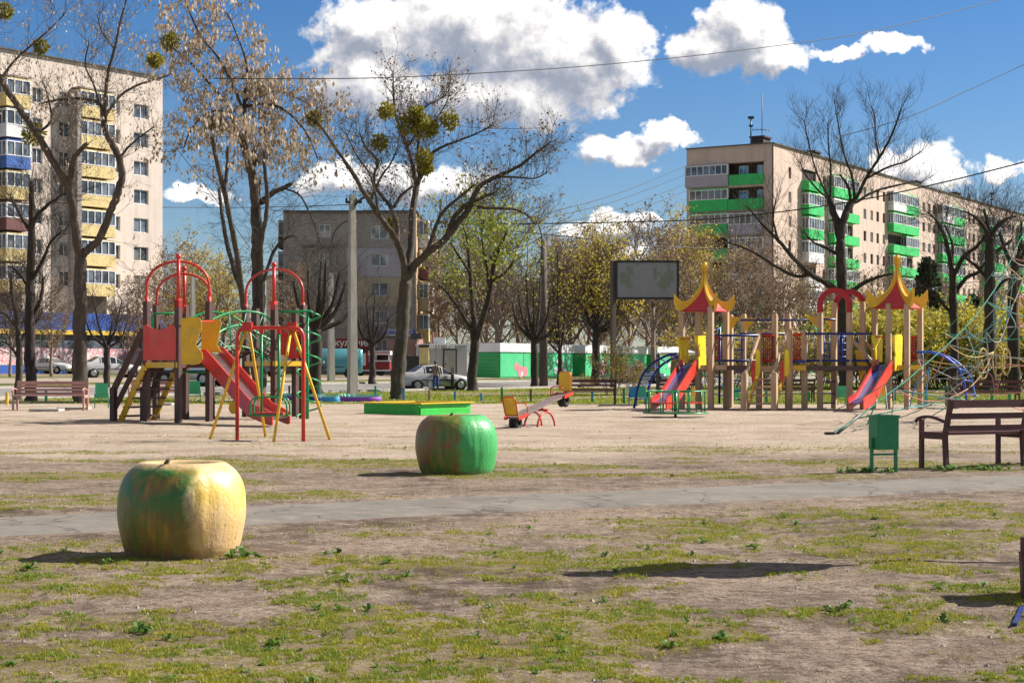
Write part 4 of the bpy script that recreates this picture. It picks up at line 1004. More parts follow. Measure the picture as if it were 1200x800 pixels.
# onion roofs: four curved yellow ribs boards and red fabric-like panels
def onion(pxc, pyb, pyt, half_px, Y, rot):
    c = P(pxc, pyb-1.5, Y); sc_ = S(Y); Hh = (pyb-pyt)/sc_; Rr = half_px/sc_
    # rib profile (r, z) outer edge, from tip down to the flared horn
    prof_o = [(.0,1.0),(.06,.99),(.095,.955),(.10,.92),(.075,.87),(.055,.80),(.075,.68),(.12,.54),(.21,.42),(.35,.30),(.52,.21),(.68,.17),(.82,.20),(.93,.27),(1.0,.33)]
    prof_i = [(.0,.80),(.02,.75),(.03,.7),(.035,.66),(.04,.62),(.045,.58),(.06,.48),(.10,.43),(.17,.33),(.27,.23),(.40,.13),(.55,.05),(.70,-.02),(.90,-.02),(1.0,.14)]
    rb = 0
    for k in range(4):
        a = rot+k*PI/2; d_ = Vector((math.cos(a), math.sin(a), 0)); n_ = Vector((-d_.y, d_.x, 0))*.045
        mb = MB(); rings = []
        po = smoothline([Vector((p[0], 0, p[1])) for p in prof_o], 2); pi_ = smoothline([Vector((p[0], 0, p[1])) for p in prof_i], 2)
        for o1, i1 in zip(po, pi_):
            O = c+d_*o1.x*Rr+Vector((0,0,o1.z*Hh)); I = c+d_*i1.x*Rr+Vector((0,0,i1.z*Hh)); rings.append([O-n_, O+n_, I+n_, I-n_])
        mb.loft(rings); part(mb, 'roof_rib', 'yellow')
        a2 = a+PI/2; d2 = Vector((math.cos(a2), math.sin(a2), 0)); mb = MB(); rings = []
        for (r_, z_) in [(.035,.72),(.06,.57),(.12,.46),(.22,.33),(.36,.21),(.50,.12),(.64,.04),(.82,-.04)]:
            p0 = c+d_*r_*Rr+Vector((0,0,z_*Hh)); p1 = c+d2*r_*Rr+Vector((0,0,z_*Hh)); rings.append([p0.lerp(p1, t) + (p0.lerp(p1, t)-c-Vector((0,0,z_*Hh)))*0 for t in [i/6 for i in range(7)]])
        mb.loft(rings, cap=False, closed=False); mb.loft([[q-Vector((0,0,.02)) for q in r_] for r_ in rings], cap=False, closed=False); part(mb, 'roof_panel', 'roof_red')
    mb = MB(); mb.lathe(c+Vector((0,0,Hh*.93)), [(0,-.25*Hh*.3),(.05,-.08),(.085,0),(.09,.06),(.06,.12),(0,.14)], 12); part(mb, 'finial', 'yellow')
M['roof_red'] = pmat('red_roof_panel', (.55,.03,.04), .4, .15, 2, .05)
onion(825.5, 364, 310, 37.5, 53.4, -1.31); onion(1051.5, 360, 301, 39, 53.3, -1.31)
# yellow slide-entry boards and blue slides
def entry(x0, x1, ys, Y):
    for pts_ in ys: xm = min(p[0] for p in pts_); panel([P(x, y, Y-.25+(x-xm)/S(Y)*1.5) for x, y in pts_], (.04,-.03,0), 'yellow_bright', 'entry_board')
entry(0, 0, [[(794,396),(797,394),(806,394.5),(806.5,402),(806,416),(806,426),(798,424),(797,410),(794.5,402)]], 53.2)
entry(0, 0, [[(814.5,394),(826,393),(827,430),(822,433),(815,431),(814,426),(820,416),(818.5,406),(815,400)]], 52.7)
entry(0, 0, [[(1022.5,393),(1032.5,392),(1033.5,400),(1033,424),(1026,424),(1025,408),(1022.5,400)]], 53.2)
entry(0, 0, [[(1045.5,393),(1055.5,391.5),(1057,395),(1056,432),(1050,434.5),(1045.5,433),(1044.5,428),(1049,416),(1047,404)]], 52.7)
rail((797,397), (819,396), 53.0, mat='red', r=.02); rail((1026,395), (1049,394), 53.0, mat='red', r=.02)
slide(P(799.5,427,52.6), P(815.5,427,52.4), P(769,476,50.2), P(784.5,476.5,50.0), .40, .17, 'slide_blue', 'red', base_z=.28)
slide(P(1028.5,427,52.6), P(1045,427,52.4), P(999.5,476,50.2), P(1015,476.5,50.0), .42, .17, 'slide_blue', 'red', base_z=.28)
for px, py in ((812.5,459), (1036,459)):
    mb = MB(); cc_ = P(px, py, 50.9); mb.prism([cc_+Vector((.085*math.cos(a), 0, .14*math.sin(a))) for a in [k*PI/8 for k in range(16)]], (0,.04,0)); part(mb, 'round_plate', 'yellow')
# blue rung ladder and net behind the left deck
for px in (858.5, 869):
    mb = MB(); mb.tube([P(px, 396, 55.3), P(px, 470, 55.3)], .022, 6); part(mb, 'ladder_rail', 'blue')
for y in (398, 410, 423, 434, 446, 458, 468):
    mb = MB(); mb.tube([P(857, y, 55.3), P(871, y, 55.3)], .025, 6); part(mb, 'rung', 'blue')
mb = MB()
for x in (966, 972, 980, 987, 994): mb.tube([P(x, 393, 55.0), P(x, 424, 55.0)], .02, 5)
for y in (394, 402, 410, 418): mb.tube([P(965, y, 55.0), P(996, y, 55.0)], .02, 5)
part(mb, 'climbing_net', 'blue')
for y in (434, 447, 461, 472): 
    mb = MB(); mb.tube([P(961, y, 53.4), P(979, y, 53.4)], .022, 6); part(mb, 'rung', 'blue_dark')
mb = MB(); mb.tube([P(843.5, 383, 54.2), P(843, 473, 54.2)], .04, 7); part(mb, 'fireman_pole', 'blue_dark')
mb = MB(); mb.tube([P(843.5, 384, 54.2), P(835, 391, 53.6)], .03, 6); part(mb, 'brace', 'blue_dark')
for a, b_ in (((834,440),(852,445)), ((834,455),(853,450)), ((834,460),(853,466))):
    mb = MB(); mb.tube([P(*a, 54.3), P(*b_, 55.2)], .02, 6); part(mb, 'low_bar', 'blue')
# slanting yellow climbing board right of the arch
panel([P(x, y, 53.4) for x, y in ((1002,410),(1008,410),(1012,423),(1015,424),(1017,430),(1012,438),(1008,446))], (0,.04,0), 'yellow', 'climbing_board')
mb = MB(); mb.bar(P(999,398,53.3), P(1022,424,52.8), .05, .1); part(mb, 'brace', 'timber'); mb = MB(); mb.bar(P(1012,398,53.9), P(1026,414,53.6), .05, .1); part(mb, 'brace', 'timber')
# arched blue ladders at both ends
def arcladder(pts1, pts2, Y1, Y2, n, mat='blue_dark'):
    l1 = smoothline([P(x, y, Y1) for x, y in pts1], 8); l2 = smoothline([P(x, y, Y2) for x, y in pts2], 8)
    for l_ in (l1, l2): mb = MB(); mb.tube(l_, .04, 8); part(mb, 'arch_rail', mat)
    for k in range(n):
        t = (k+.5)/n; a = l1[int(t*(len(l1)-1))]; b_ = l2[int(t*(len(l2)-1))]; mb = MB(); mb.tube([a, b_], .022, 6); part(mb, 'rung', 'blue')
arcladder([(793,414),(780,417),(762,428),(750,446),(743,478)], [(800,417),(786,421),(772,431),(762,448),(756,474)], 53.2, 54.4, 7)
arcladder([(1074,412.5),(1092,413),(1110,420),(1126,437),(1133,470)], [(1080,412),(1098,414),(1118,422),(1136,440),(1143,466)], 52.9, 54.3, 8, 'blue')
rail_verts([1080.5], 412, 428, 53.0, 'blue', .03)
# white fixed canopy behind the left tower
root2 = empty('small_canopy', gpt(789, 60), 'small canopy with white sloping cloth roof glimpsed behind the left castle tower', 'canopy')
mb = MB(); a = [P(772,413,58), P(816,413,58), P(818,415,61), P(770,415,61)]; ap = [P(788,406,59.5), P(799,407,59.5)]
mb.face([a[0], a[1], ap[1], ap[0]]); mb.face([a[1], a[2], ap[1]]); mb.face([a[2], a[3], ap[0], ap[1]]); mb.face([a[3], a[0], ap[0]]); mb.face([p-Vector((0,0,.03)) for p in a]); part(mb, 'roof_cloth', 'white', root2)
for q in a:
    mb = MB(); mb.tube([Vector((q.x, q.y, -.05)), q], .04, 6); part(mb, 'post', 'iron', root2)

# ------------------------------------------------------------------ rope climbing net
M['rope_green'] = pmat('green_rope', (.03,.26,.18), .8, .3, 8, .3); M['rope_teal'] = pmat('pale_teal_rope', (.16,.34,.32), .8, .3, 8, .3)
M['rope_pink'] = pmat('faded_pink_rope', (.45,.17,.15), .8, .3, 8, .3); M['rope_tan'] = pmat('tan_rope', (.50,.38,.15), .8, .3, 8, .3)
M['rope_grey'] = pmat('pale_grey_rope', (.36,.35,.32), .8, .3, 8, .3)
top = P(1222, 236, 41); mast_b = Vector((top.x, top.y, 0))
root = empty('rope_net', mast_b, 'spider-web climbing net of green, pink and tan ropes at the right edge', 'climbing net')
mb = MB(); mb.tube([mast_b-Vector((0,0,.1)), top], .07, 10); part(mb, 'mast', 'rope_green')
anchors = [G(972, 509), Vector((9.6, 51.0, 0)), Vector((17, 51, 0)), Vector((21, 42, 0)), Vector((17, 32, 0)), Vector((11, 29.5, 0))]
main1 = smoothline([anchors[0], P(1004, 490, 33.4), P(1040, 462, 34.2), P(1069, 440, 35), P(1130, 385, 36.8), P(1165, 340, 38.2), P(1181, 312, 39), P(1196, 280, 39.8), top], 3)
mb = MB(); mb.tube(main1, .013, 6); part(mb, 'main_cable', 'rope_green')
mains = [main1]
for a in anchors[1:]:
    l_ = [a.lerp(top, t)-Vector((0,0,.9*math.sin(PI*t))) for t in [i/24 for i in range(25)]]; mains.append(l_); mb = MB(); mb.tube(l_, .011, 6); part(mb, 'main_cable', 'rope_green')
mb = MB(); q = anchors[0]; mb.tube([q-Vector((0,0,.1)), q.lerp(main1[4], .8)], .03, 6); mb.box(q+Vector((0,0,.02)), (.18,.12,.06)); part(mb, 'turnbuckle', 'iron')
rr = random.Random(4)
def rope(pts, mat, r=.011, sag=.12):
    a, b_ = pts; L = (b_-a).length; l_ = [a.lerp(b_, t)-Vector((0,0,sag*L*math.sin(PI*t)*.6)) for t in [i/7 for i in range(8)]]; mb = MB(); mb.tube(l_, r, 5); part(mb, 'rope', mat)
ns = [m_[int((len(m_)-1)*t)] for t in (0,) for m_ in mains]
levels = []
for t, shrink in ((.30,.85), (.46,.8), (.62,.8), (.8,.9)):
    ring = []
    for i, m_ in enumerate(mains):
        p = m_[int((len(m_)-1)*t)]; ax = mast_b+Vector((0,0,p.z)); ring.append((p, ax.lerp(p, .55)-Vector((0,0,.15*rr.random()))))
    levels.append(ring)
cols_ = ['rope_teal','rope_pink','rope_tan','rope_green','rope_grey','rope_teal','rope_grey']
for li, ring in enumerate(levels):
    n = len(ring)
    for i in range(n):
        a, ai = ring[i]; b_, bi = ring[(i+1) % n]
        rope((a, b_), cols_[(li+i) % 7], .013, .10); rope((a, ai), cols_[(li+2*i+1) % 7])
        m1 = a.lerp(b_, .5)-Vector((0,0,.1*(b_-a).length*.6)); rope((m1, ai), cols_[(i+li+3) % 7])
        if li+1 < len(levels):
            c1, c2 = levels[li+1][i]; rope((ai, c2), cols_[(i+2) % 7]); rope((m1, c2), cols_[(i+4+li) % 7], .013); 
for (pts_, mt) in (([(1172,345),(1190,352),(1204,366)],'rope_tan'), ([(1180,312),(1192,322),(1206,336)],'rope_tan'), ([(1130,385),(1141,412),(1144,430)],'rope_teal'), ([(1130,385),(1150,400),(1165,396),(1174,372)],'rope_teal'),
                   ([(1165,340),(1164.5,362),(1165,386)],'rope_teal'), ([(1165,386),(1185,383),(1204,384)],'rope_grey'), ([(1170,342),(1182,365),(1190,384),(1176,402)],'rope_teal'), ([(1192,345),(1180,375),(1174,400)],'blue_light'),
                   ([(1088,432),(1086,455),(1083,476)],'blue_light'), ([(1088,432),(1072,455),(1066,478)],'blue_light'), ([(1088,430),(1110,440),(1120,444),(1142,440)],'rope_grey'), ([(1157,430),(1175,427),(1204,429)],'rope_pink'),
                   ([(1145,424),(1150,432),(1162,440),(1166,462)],'rope_pink'), ([(1168,460),(1173,440),(1182,427)],'rope_pink'), ([(1000,509),(1012,504),(1019,490),(1026,472)],'rope_green'), ([(1005,490),(1040,483),(1075,475),(1110,466)],'rope_green'), ([(1060,478),(1100,473),(1130,462)],'rope_teal'), ([(1085,478),(1120,478),(1160,470)],'rope_green')):
    pts3 = smoothline([P(x, y, 40.5 if x > 1060 else 38) for x, y in pts_], 4); mb = MB(); mb.tube(pts3, .015, 5); part(mb, 'rope', mt)
for cx_, cy_, rx, ry in ((1152,426,6,18), (1170,423,7,17), (1179,423,5,16), (1196,365,4,18)):
    mb = MB(); mb.tube([P(cx_+rx*math.cos(a), cy_+ry*math.sin(a), 40.6+.2*math.cos(a)) for a in [k*2*PI/16 for k in range(16)]], .02, 5, closed=True); part(mb, 'rope_loop', 'rope_tan' if cx_ < 1190 else 'rope_pink')
# ================================================================== buildings
def facade(mb, O, u, W, H, holes, n, depth=.22):
    """wall with real window openings; holes: (x0, x1, z0, z1)"""
    xs = sorted({0.0, W}|{round(h[0], 3) for h in holes}|{round(h[1], 3) for h in holes})
    zs = sorted({0.0, H}|{round(h[2], 3) for h in holes}|{round(h[3], 3) for h in holes})
    hs_ = [(round(a, 3), round(b, 3), round(c, 3), round(d, 3)) for a, b, c, d in holes]
    at = lambda x, z, k=0.0: O+u*x+Vector((0,0,z))-n*k
    for j in range(len(zs)-1):
        run = None
        for i in range(len(xs)-1):
            cx_, cz_ = (xs[i]+xs[i+1])/2, (zs[j]+zs[j+1])/2
            inside = any(a < cx_ < b and c < cz_ < d for a, b, c, d in hs_)
            if not inside:
                if run is None: run = xs[i]
            if inside or i == len(xs)-2:
                end = xs[i] if inside else xs[i+1]
                if run is not None: mb.quad(at(run, zs[j]), at(end, zs[j]), at(end, zs[j+1]), at(run, zs[j+1])); run = None
    for a, b, c, d in hs_:
        for p, q in (((a,c),(b,c)), ((b,c),(b,d)), ((b,d),(a,d)), ((a,d),(a,c))):
            mb.quad(at(*p), at(*q), at(*q, depth), at(*p, depth))
def window_geo(fr, gl, O, u, n, a, b, c, d, depth, panes=2, cr=.07):
    at = lambda x, z, k=0.0: O+u*x+Vector((0,0,z))-n*k
    t = cr; k = depth-.04
    for (x0, x1, z0, z1) in [(a, b, c, c+t), (a, b, d-t, d), (a, a+t, c+t, d-t), (b-t, b, c+t, d-t)]+[((a+(b-a)*i/panes)-t*.45, (a+(b-a)*i/panes)+t*.45, c+t, d-t) for i in range(1, panes)]:
        fr.hexa([at(x0, z0, k+.05), at(x1, z0, k+.05), at(x1, z0, k-.03), at(x0, z0, k-.03), at(x0, z1, k+.05), at(x1, z1, k+.05), at(x1, z1, k-.03), at(x0, z1, k-.03)])
    gl.quad(at(a, c, depth), at(b, c, depth), at(b, d, depth), at(a, d, depth))
class Building:
    def __init__(s, name, label, O): s.root = empty(name, O, label, 'building', 'town buildings behind the playground'); s.wins = []; s.O = Vector(O)
    def wall(s, name, O, u, n, W, H, holes, mat, depth=.22, frame='white', glass='glass', panes=2, skip=()):
        mb = MB(); facade(mb, O, u, W, H, holes, n, depth); mb.build(name, M[mat], s.root)
        for h in holes:
            if h in skip: continue
            s.wins.append((O, u, n, *h, depth, panes, frame, glass))
    def finish(s, limit=96):
        s.wins.sort(key=lambda w_: -((w_[4]-w_[3])*(w_[6]-w_[5]))/((w_[0]+w_[1]*w_[3]).length**2)*(1 if w_[6]+w_[0].z > 9 else .45))
        k = 0
        for w_ in s.wins[:limit]:
            k += 1
            if (k*7919 % 10) < 4 and w_[10] == 'glass': w_ = w_[:10]+('glass_curtain',)
            fr, gl = MB(), MB(); window_geo(fr, gl, w_[0], w_[1], w_[2], *w_[3:7], w_[7], w_[8]); f = fr.build('window', M[w_[9]], s.root); gl.build('pane', M[w_[10]], f)
        if len(s.wins) > limit:
            fr, gl = MB(), MB()
            for w_ in s.wins[limit:]: window_geo(fr, gl, w_[0], w_[1], w_[2], *w_[3:7], w_[7], w_[8])
            f = tag(fr.build('window_frames', M['white'], s.root), kind='stuff'); gl.build('panes', M['glass'], f)
def brickmat(name, c1, c2, mortar, scale=1.0, bw=.25, bh=.075, var=.3, bands=None):
    m, N, b = newmat(name); tc = objc(N); sp = N.new('ShaderNodeSeparateXYZ'); N.set(sp.inputs[0], tc)
    cb = N.new('ShaderNodeCombineXYZ'); N.set(cb.inputs[0], N.math('ADD', sp.outputs[0], sp.outputs[1])); N.set(cb.inputs[1], sp.outputs[2])
    br = N.new('ShaderNodeTexBrick'); N.set(br.inputs['Vector'], cb.outputs[0]); br.inputs['Scale'].default_value = scale
    br.inputs['Brick Width'].default_value = bw; br.inputs['Row Height'].default_value = bh; br.inputs['Mortar Size'].default_value = bh*.12
    N.set(br.inputs['Color1'], c1); N.set(br.inputs['Color2'], c2); N.set(br.inputs['Mortar'], mortar)
    n = N.ramp(N.noise(tc, .35, 6, .65), [(.35, 0.0), (.65, 1.0)]); st = N.ramp(N.noise(N.scl(tc, (1.2, 1.2, .12)), 1.0, 5, .6), [(.48, 0.0), (.66, .6)])
    cc = N.mix(N.math('MULTIPLY', n, var), br.outputs['Color'], mulc(c1, .6)); cc = N.mix(N.math('MULTIPLY', st, .5), cc, mulc(c1, .55))
    N.set(b.inputs['Base Color'], cc); b.inputs['Roughness'].default_value = .9; b.inputs['Specular IOR Level'].default_value = .2; return m
M['wall_beige'] = brickmat('pinkish_beige_brick', (.62,.48,.41), (.68,.54,.46), (.53,.42,.36))
M['wall_cream'] = brickmat('cream_brick', (.70,.60,.53), (.76,.66,.58), (.60,.52,.46))
M['wall_grey'] = brickmat('grey_silicate_brick', (.34,.305,.285), (.44,.40,.375), (.20,.175,.16), bw=.36, bh=.16)
M['wall_tan'] = brickmat('tan_side_brick', (.50,.34,.20), (.55,.40,.26), (.4,.3,.2))
M['insul_lilac'] = pmat('lilac_grey_render', (.40,.37,.42), .9, .1, 1, .1); M['insul_beige'] = pmat('beige_render', (.42,.35,.26), .9, .15, 1, .1)
M['pink_wall'] = pmat('pink_ground_floor_render', (.52,.32,.27), .9, .15, .6, .2); M['roof_felt'] = pmat('roof_felt', (.10,.10,.10), .9, .2, 1, .2)
M['balc_green'] = pmat('green_balcony_sheet', (.03,.50,.12), .55, .2, 1.2, .1); M['balc_white'] = pmat('white_balcony_sheet', (.66,.66,.68), .6, .12, 1.2, .1)
M['balc_yellow'] = pmat('yellow_balcony_sheet', (.68,.54,.24), .65, .2, 1.2, .1, stain=(.35,.22,.12), stain_amt=.4); M['balc_blue'] = pmat('blue_balcony_sheet', (.03,.12,.42), .6, .15, 1, .1)
M['balc_maroon'] = pmat('maroon_balcony_sheet', (.14,.05,.05), .7, .2, 1, .1); M['dark_void'] = pmat('loggia_interior', (.07,.055,.05), .9, .4, 1, .1)  # dark tone stands for shade in loggias, behind balconies and inside the trailer
M['shop_blue'] = pmat('blue_fascia', (.03,.10,.42), .5, .2, .8, .05); M['shop_yellow'] = pmat('yellow_fascia_strip', (.85,.58,.08), .5, .1, .8, .05)

def roof_box(root, pts, z, mat='roof_felt', par=.0):
    mb = MB(); mb.face([p+Vector((0,0,z)) for p in pts]); mb.build('roof', M[mat], root)
def parapet_cap(root, a, b_, z, w_=.5):
    mb = MB(); mb.bar(a+Vector((0,0,z+.06)), b_+Vector((0,0,z+.06)), w_, .12); mb.build('parapet_cap', M['roof_felt'], root)
def balcony(root, O, u, n, a, b_, z, out, mat, glazed, lo=1.05, hi=2.45, left_mat=None, open_half=False, name='balcony'):
    """slab + parapet sheet, optional glazing above; child window band"""
    at = lambda x, k, zz: O+u*x+n*k+Vector((0,0,zz))
    mb = MB(); e = out
    mb.hexa([at(a, .02, z-.12), at(b_, .02, z-.12), at(b_, e, z-.12), at(a, e, z-.12), at(a, .02, z), at(b_, .02, z), at(b_, e, z), at(a, e, z)])
    t = .05
    for (x0, x1, k0, k1) in ((a, b_, e-t, e), (a, a+t, .02, e-t), (b_-t, b_, .02, e-t)):
        mb.hexa([at(x0, k0, z), at(x1, k0, z), at(x1, k1, z), at(x0, k1, z), at(x0, k0, z+lo), at(x1, k0, z+lo), at(x1, k1, z+lo), at(x0, k1, z+lo)])
    if glazed: mb.hexa([at(a, .02, z+hi), at(b_, .02, z+hi), at(b_, e, z+hi), at(a, e, z+hi), at(a, .02, z+hi+.12), at(b_, .02, z+hi+.12), at(b_, e, z+hi+.12), at(a, e, z+hi+.12)])
    o = mb.build(name, M[mat], root)
    if glazed:
        fr, gl = MB(), MB(); nP = max(2, int((b_-a)/.75))
        window_geo(fr, gl, O+n*(e+.02), u, n, a+.02, b_-.02, z+lo, z+hi, .07, nP, .09)
        side = u.copy(); 
        for xx, sg in ((a+.03, -1), (b_-.03, 1)):
            window_geo(fr, gl, O+u*xx+n*.05, n, u*sg, 0, e-.06, z+lo, z+hi, .0, 2, .07)
        fr.build('glazing_frame', M['white'], o); gl.build('glazing', M['glass'], o)
    return o

# ---- right: nine-storey block, gable towards us in shade, long sunlit side running away
c0 = P(905, 431, 202); c0.z = 0; UDr = Vector((.614, 1, 0)).normalized(); UNr = Vector((UDr.y, -UDr.x, 0))
gw = -UNr; GW = 11.2; LW = 150.0; HR = zat(168, 202)
B1_ = Building('apartment_block', 'long pinkish-beige nine-storey block with bright green balconies, at the right', c0)
gl_ = c0-UNr*GW   # left end of the gable
ng = -UDr
fl = 2.95; z0 = HR-1.9
# gable: u from left (gl_) to corner c0
def lev(k): return z0-2.62*0-(k+1)*fl+.25       # slab level of storey counted from the top
void = [(.55, 10.1, lev(k)+.05, lev(k)+fl-.35) for k in range(9)]
B1_.wall('gable_wall', gl_, UNr, ng, GW, HR, void, 'wall_beige', depth=1.3, skip=void)
for k in range(9):
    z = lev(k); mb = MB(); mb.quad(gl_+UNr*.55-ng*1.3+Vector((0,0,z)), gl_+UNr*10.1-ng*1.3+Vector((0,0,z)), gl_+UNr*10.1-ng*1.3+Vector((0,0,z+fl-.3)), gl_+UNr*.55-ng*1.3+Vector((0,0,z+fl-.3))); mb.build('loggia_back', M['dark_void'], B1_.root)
    for xx in (6.4, 8.8):
        fr, gg = MB(), MB(); window_geo(fr, gg, gl_-ng*1.2, UNr, ng, xx, xx+1.2, z+.9, z+2.3, .06, 2, .09)
        f_ = fr.build('loggia_window', M['white'], B1_.root); gg.build('pane', M['glass_blue'], f_)
styles = [('insul_lilac', True, 'balc_green', False), ('balc_green', True, 'balc_green', False), ('balc_green', True, 'insul_lilac', True), ('balc_green', False, 'insul_lilac', True), ('balc_green', False, 'balc_white', True), ('balc_green', True, 'balc_green', False), ('balc_green', False, 'balc_green', True), ('balc_green', False, 'balc_green', True), ('balc_green', False, 'balc_green', True)]
for k, (m1, g1_, m2, g2_) in enumerate(styles):
    z = lev(k); balcony(B1_.root, gl_, UNr, ng, -.05 if k == 0 else .5, 5.6, z, .35, m1, g1_, lo=1.25, hi=2.45); balcony(B1_.root, gl_, UNr, ng, 5.65, 10.15, z, .33 if k != 0 else .15, m2, g2_, lo=1.15 if not g2_ else 1.05, hi=2.4)
# long side: bays along UDr from the corner
holes = []; bal = []
s_ = 0
px_bal = [(939, 957), (962+8, 978+22), (1040, 1070), (1098, 1125), (1150, 1171), (1192, 1212)]
def s_at(px): # distance along the long side seen at photo column px
    t = (px-600)/F; return (t*202-c0.x)/(UDr.x-t*UDr.y)
bal_s = [(s_at(a), s_at(b_)) for a, b_ in px_bal]
s_end = LW; cur = 3.6
wx = []
narrow = [929.5, 938+20, 988-8, 1012, 1019.5, 1027.5, 1034.5, 1075, 1081.5, 1088, 1094, 1129, 1134, 1139.5, 1145, 1175, 1180.5, 1186, 1215, 1221]
wx = [(s_at(p), .85) for p in (924, 1012, 1020, 1027, 1034.5, 1074.5, 1081, 1087.5, 1093.5, 1128.5, 1134.5, 1140, 1145.5, 1175.5, 1181, 1186.5, 1216, 1222)]
wx = [(x, min(1.25, .85+x*.006)) for x, _ in wx]+[(s_at(964), 1.1)]
for k in range(9):
    z = lev(k)
    for x, ww in wx:
        if x+ww < LW: holes.append((x, x+ww, z+.95, z+2.3))
rw2 = random.Random(21)
vo = []
for i, (a, b_) in enumerate(bal_s):
    for k in range(9): vo.append((a+.2, b_-.2, lev(k)+.05, lev(k)+fl-.4))
mb = MB(); facade(mb, c0, UDr, LW, HR, holes+vo, UNr, .22); mb.build('long_wall', M['wall_beige'], B1_.root)
for h in holes: B1_.wins.append((c0, UDr, UNr, *h, .22, 1, 'balc_maroon' if rw2.random() < .6 else 'white', 'glass'))
for a, b_ in bal_s:
    mb = MB(); mb.quad(*[c0+UDr*x-UNr*.25+Vector((0,0,z)) for x, z in ((a, 0), (b_, 0), (b_, HR-2.2), (a, HR-2.2))]); mb.build('balcony_shade_sheet', M['dark_void'], B1_.root)  # dark sheet behind the balconies, shade put into its colour
for i, (a, b_) in enumerate(bal_s):
    for k in range(9):
        z = lev(k); mid_ = a+(b_-a)*.5
        if i == 0: balcony(B1_.root, c0, UDr, UNr, a, b_, z, 1.0, 'balc_green' if k < 3 or k > 5 else 'balc_white', k in (1,2,3,5,7)); continue
        r_ = rw2.random(); balcony(B1_.root, c0, UDr, UNr, a, mid_-.03, z, .9, 'balc_white' if (k == 0 and i == 2) or r_ < .08 else 'balc_green', rw2.random() < .75)
        balcony(B1_.root, c0, UDr, UNr, mid_+.03, b_, z, .9, 'balc_green' if rw2.random() < .85 else 'balc_white', rw2.random() < .55)
parapet_cap(B1_.root, gl_, c0, HR); parapet_cap(B1_.root, c0, c0+UDr*LW, HR)
roof_box(B1_.root, [gl_, c0, c0+UDr*LW, gl_+UDr*LW], HR-.15)
mb = MB(); mb.quad(gl_, gl_+UDr*LW, gl_+UDr*LW+Vector((0,0,HR)), gl_+Vector((0,0,HR))); mb.quad(gl_+UDr*LW, c0+UDr*LW, c0+UDr*LW+Vector((0,0,HR)), gl_+UDr*LW+Vector((0,0,HR))); mb.build('rear_wall', M['wall_beige'], B1_.root)
def on_roof(px, back=3.0):
    s__ = s_at(px); p = c0+UDr*s__-UNr*back; return Vector((p.x, p.y, HR))
for px in (936, 993, 1109, 1153): 
    q = on_roof(px, 5); mb = MB(); mb.box(q+Vector((0,0,.9)), (2.2, 1.6, 1.9), u=UDr); mb.box(q+Vector((0,0,1.95)), (2.6, 2.0, .2), u=UDr); mb.build('roof_vent', M['dark_void'], B1_.root)
for px, py, kind in ((880, 138, 'mast'), (893, 110, 'ant'), (1162, 227, 'mast')):
    q = (gl_+UNr*(7.5 if px == 880 else 9.3)+UDr*6) if px < 900 else on_roof(px, 4); zt = zat(py, q.y); q = Vector((P(px, 431, q.y).x, q.y, HR))
    mb = MB(); mb.tube([q, Vector((q.x, q.y, zt))], .09 if kind == 'mast' else .045, 6)
    if kind == 'mast': mb.box(Vector((q.x, q.y, zt)), (.7, .4, .3)); mb.box(Vector((q.x, q.y, zt-1.0)), (.5, .3, .2))
    else:
        zc = zat(152, q.y); mb.tube([Vector((q.x-1.2, q.y, zc)), Vector((q.x+.9, q.y, zc))], .04, 5)
        for dx in (-1.1, -.6, -.1, .4, .8): mb.tube([Vector((q.x+dx, q.y-.3, zc-.25)), Vector((q.x+dx, q.y+.3, zc+.25))], .03, 4)
    mb.build('antenna', M['iron'], B1_.root)
q = on_roof(1139, .5); q.z = zat(234.5, q.y); mb = MB(); rings = []
for r_, d_ in ((.05, .28), (.5, .22), (.85, .08), (.98, -.1)): rings.append([q+UDr*math.cos(a)*r_+Vector((0,0,math.sin(a)*r_))-UNr*d_ for a in [k*PI/10 for k in range(20)]])
mb.loft(rings, smooth=True); mb.tube([q, Vector((q.x, q.y, HR-.3))], .05, 5); mb.build('satellite_dish', M['iron'], B1_.root)
mb = MB(); mb.tube([c0+UNr*.08-UDr*.02, c0+UNr*.08+Vector((0,0,HR))], .09, 6); mb.build('corner_pipe', M['dark_void'], B1_.root)
B1_.finish()

# ---- left: nine-storey cream block with a blue and yellow shop front
c1 = P(190.5, 431, 172); c1.z = gz(c1.x, 172); UDl = Vector((.73, 1, 0)).normalized(); UNl = Vector((UDl.y, -UDl.x, 0)); HL = zat(91.5, 172)-c1.z
LLW = 42.0; o1 = c1-UDl*LLW; o1.z = c1.z
B2_ = Building('apartment_block', 'cream nine-storey block with yellow balconies and a blue shop band, at the left edge', c1)
def sl_at(px): t = (px-600)/F; return LLW+(t*c1.y-c1.x)/(UDl.x-t*UDl.y)
flL = (335-0)/F*172/ (341/ (88/2.665) ) ; flL = 2.83
def levL(k): return HL-2.9-(k+1)*flL+.55
holes = []; vo = []
cols_w = [(157, 174), (129, 141), (69.5, 82), (38, 50)]
for k in range(8):
    z = levL(k)
    for a, b_ in cols_w: holes.append((sl_at(a), sl_at(b_), z+.75, z+2.15))
zsh = 5.6
facade_holes = [h for h in holes if h[2] > zsh]
B2_.wall('street_wall', o1, UDl, UNl, LLW, HL, facade_holes, 'wall_cream', depth=.2)
bays = [(84, 125, 1.3), (-3, 25.5, 1.3), (-60, -30, 1.3)]
colsL = {0: ['balc_yellow']*9, 1: ['balc_yellow', 'balc_white', 'balc_blue', 'balc_yellow', 'balc_maroon', 'balc_yellow', 'balc_yellow', 'balc_yellow', 'balc_yellow'], 2: ['balc_yellow', 'balc_blue', 'balc_white']*3}
rb_ = random.Random(12)
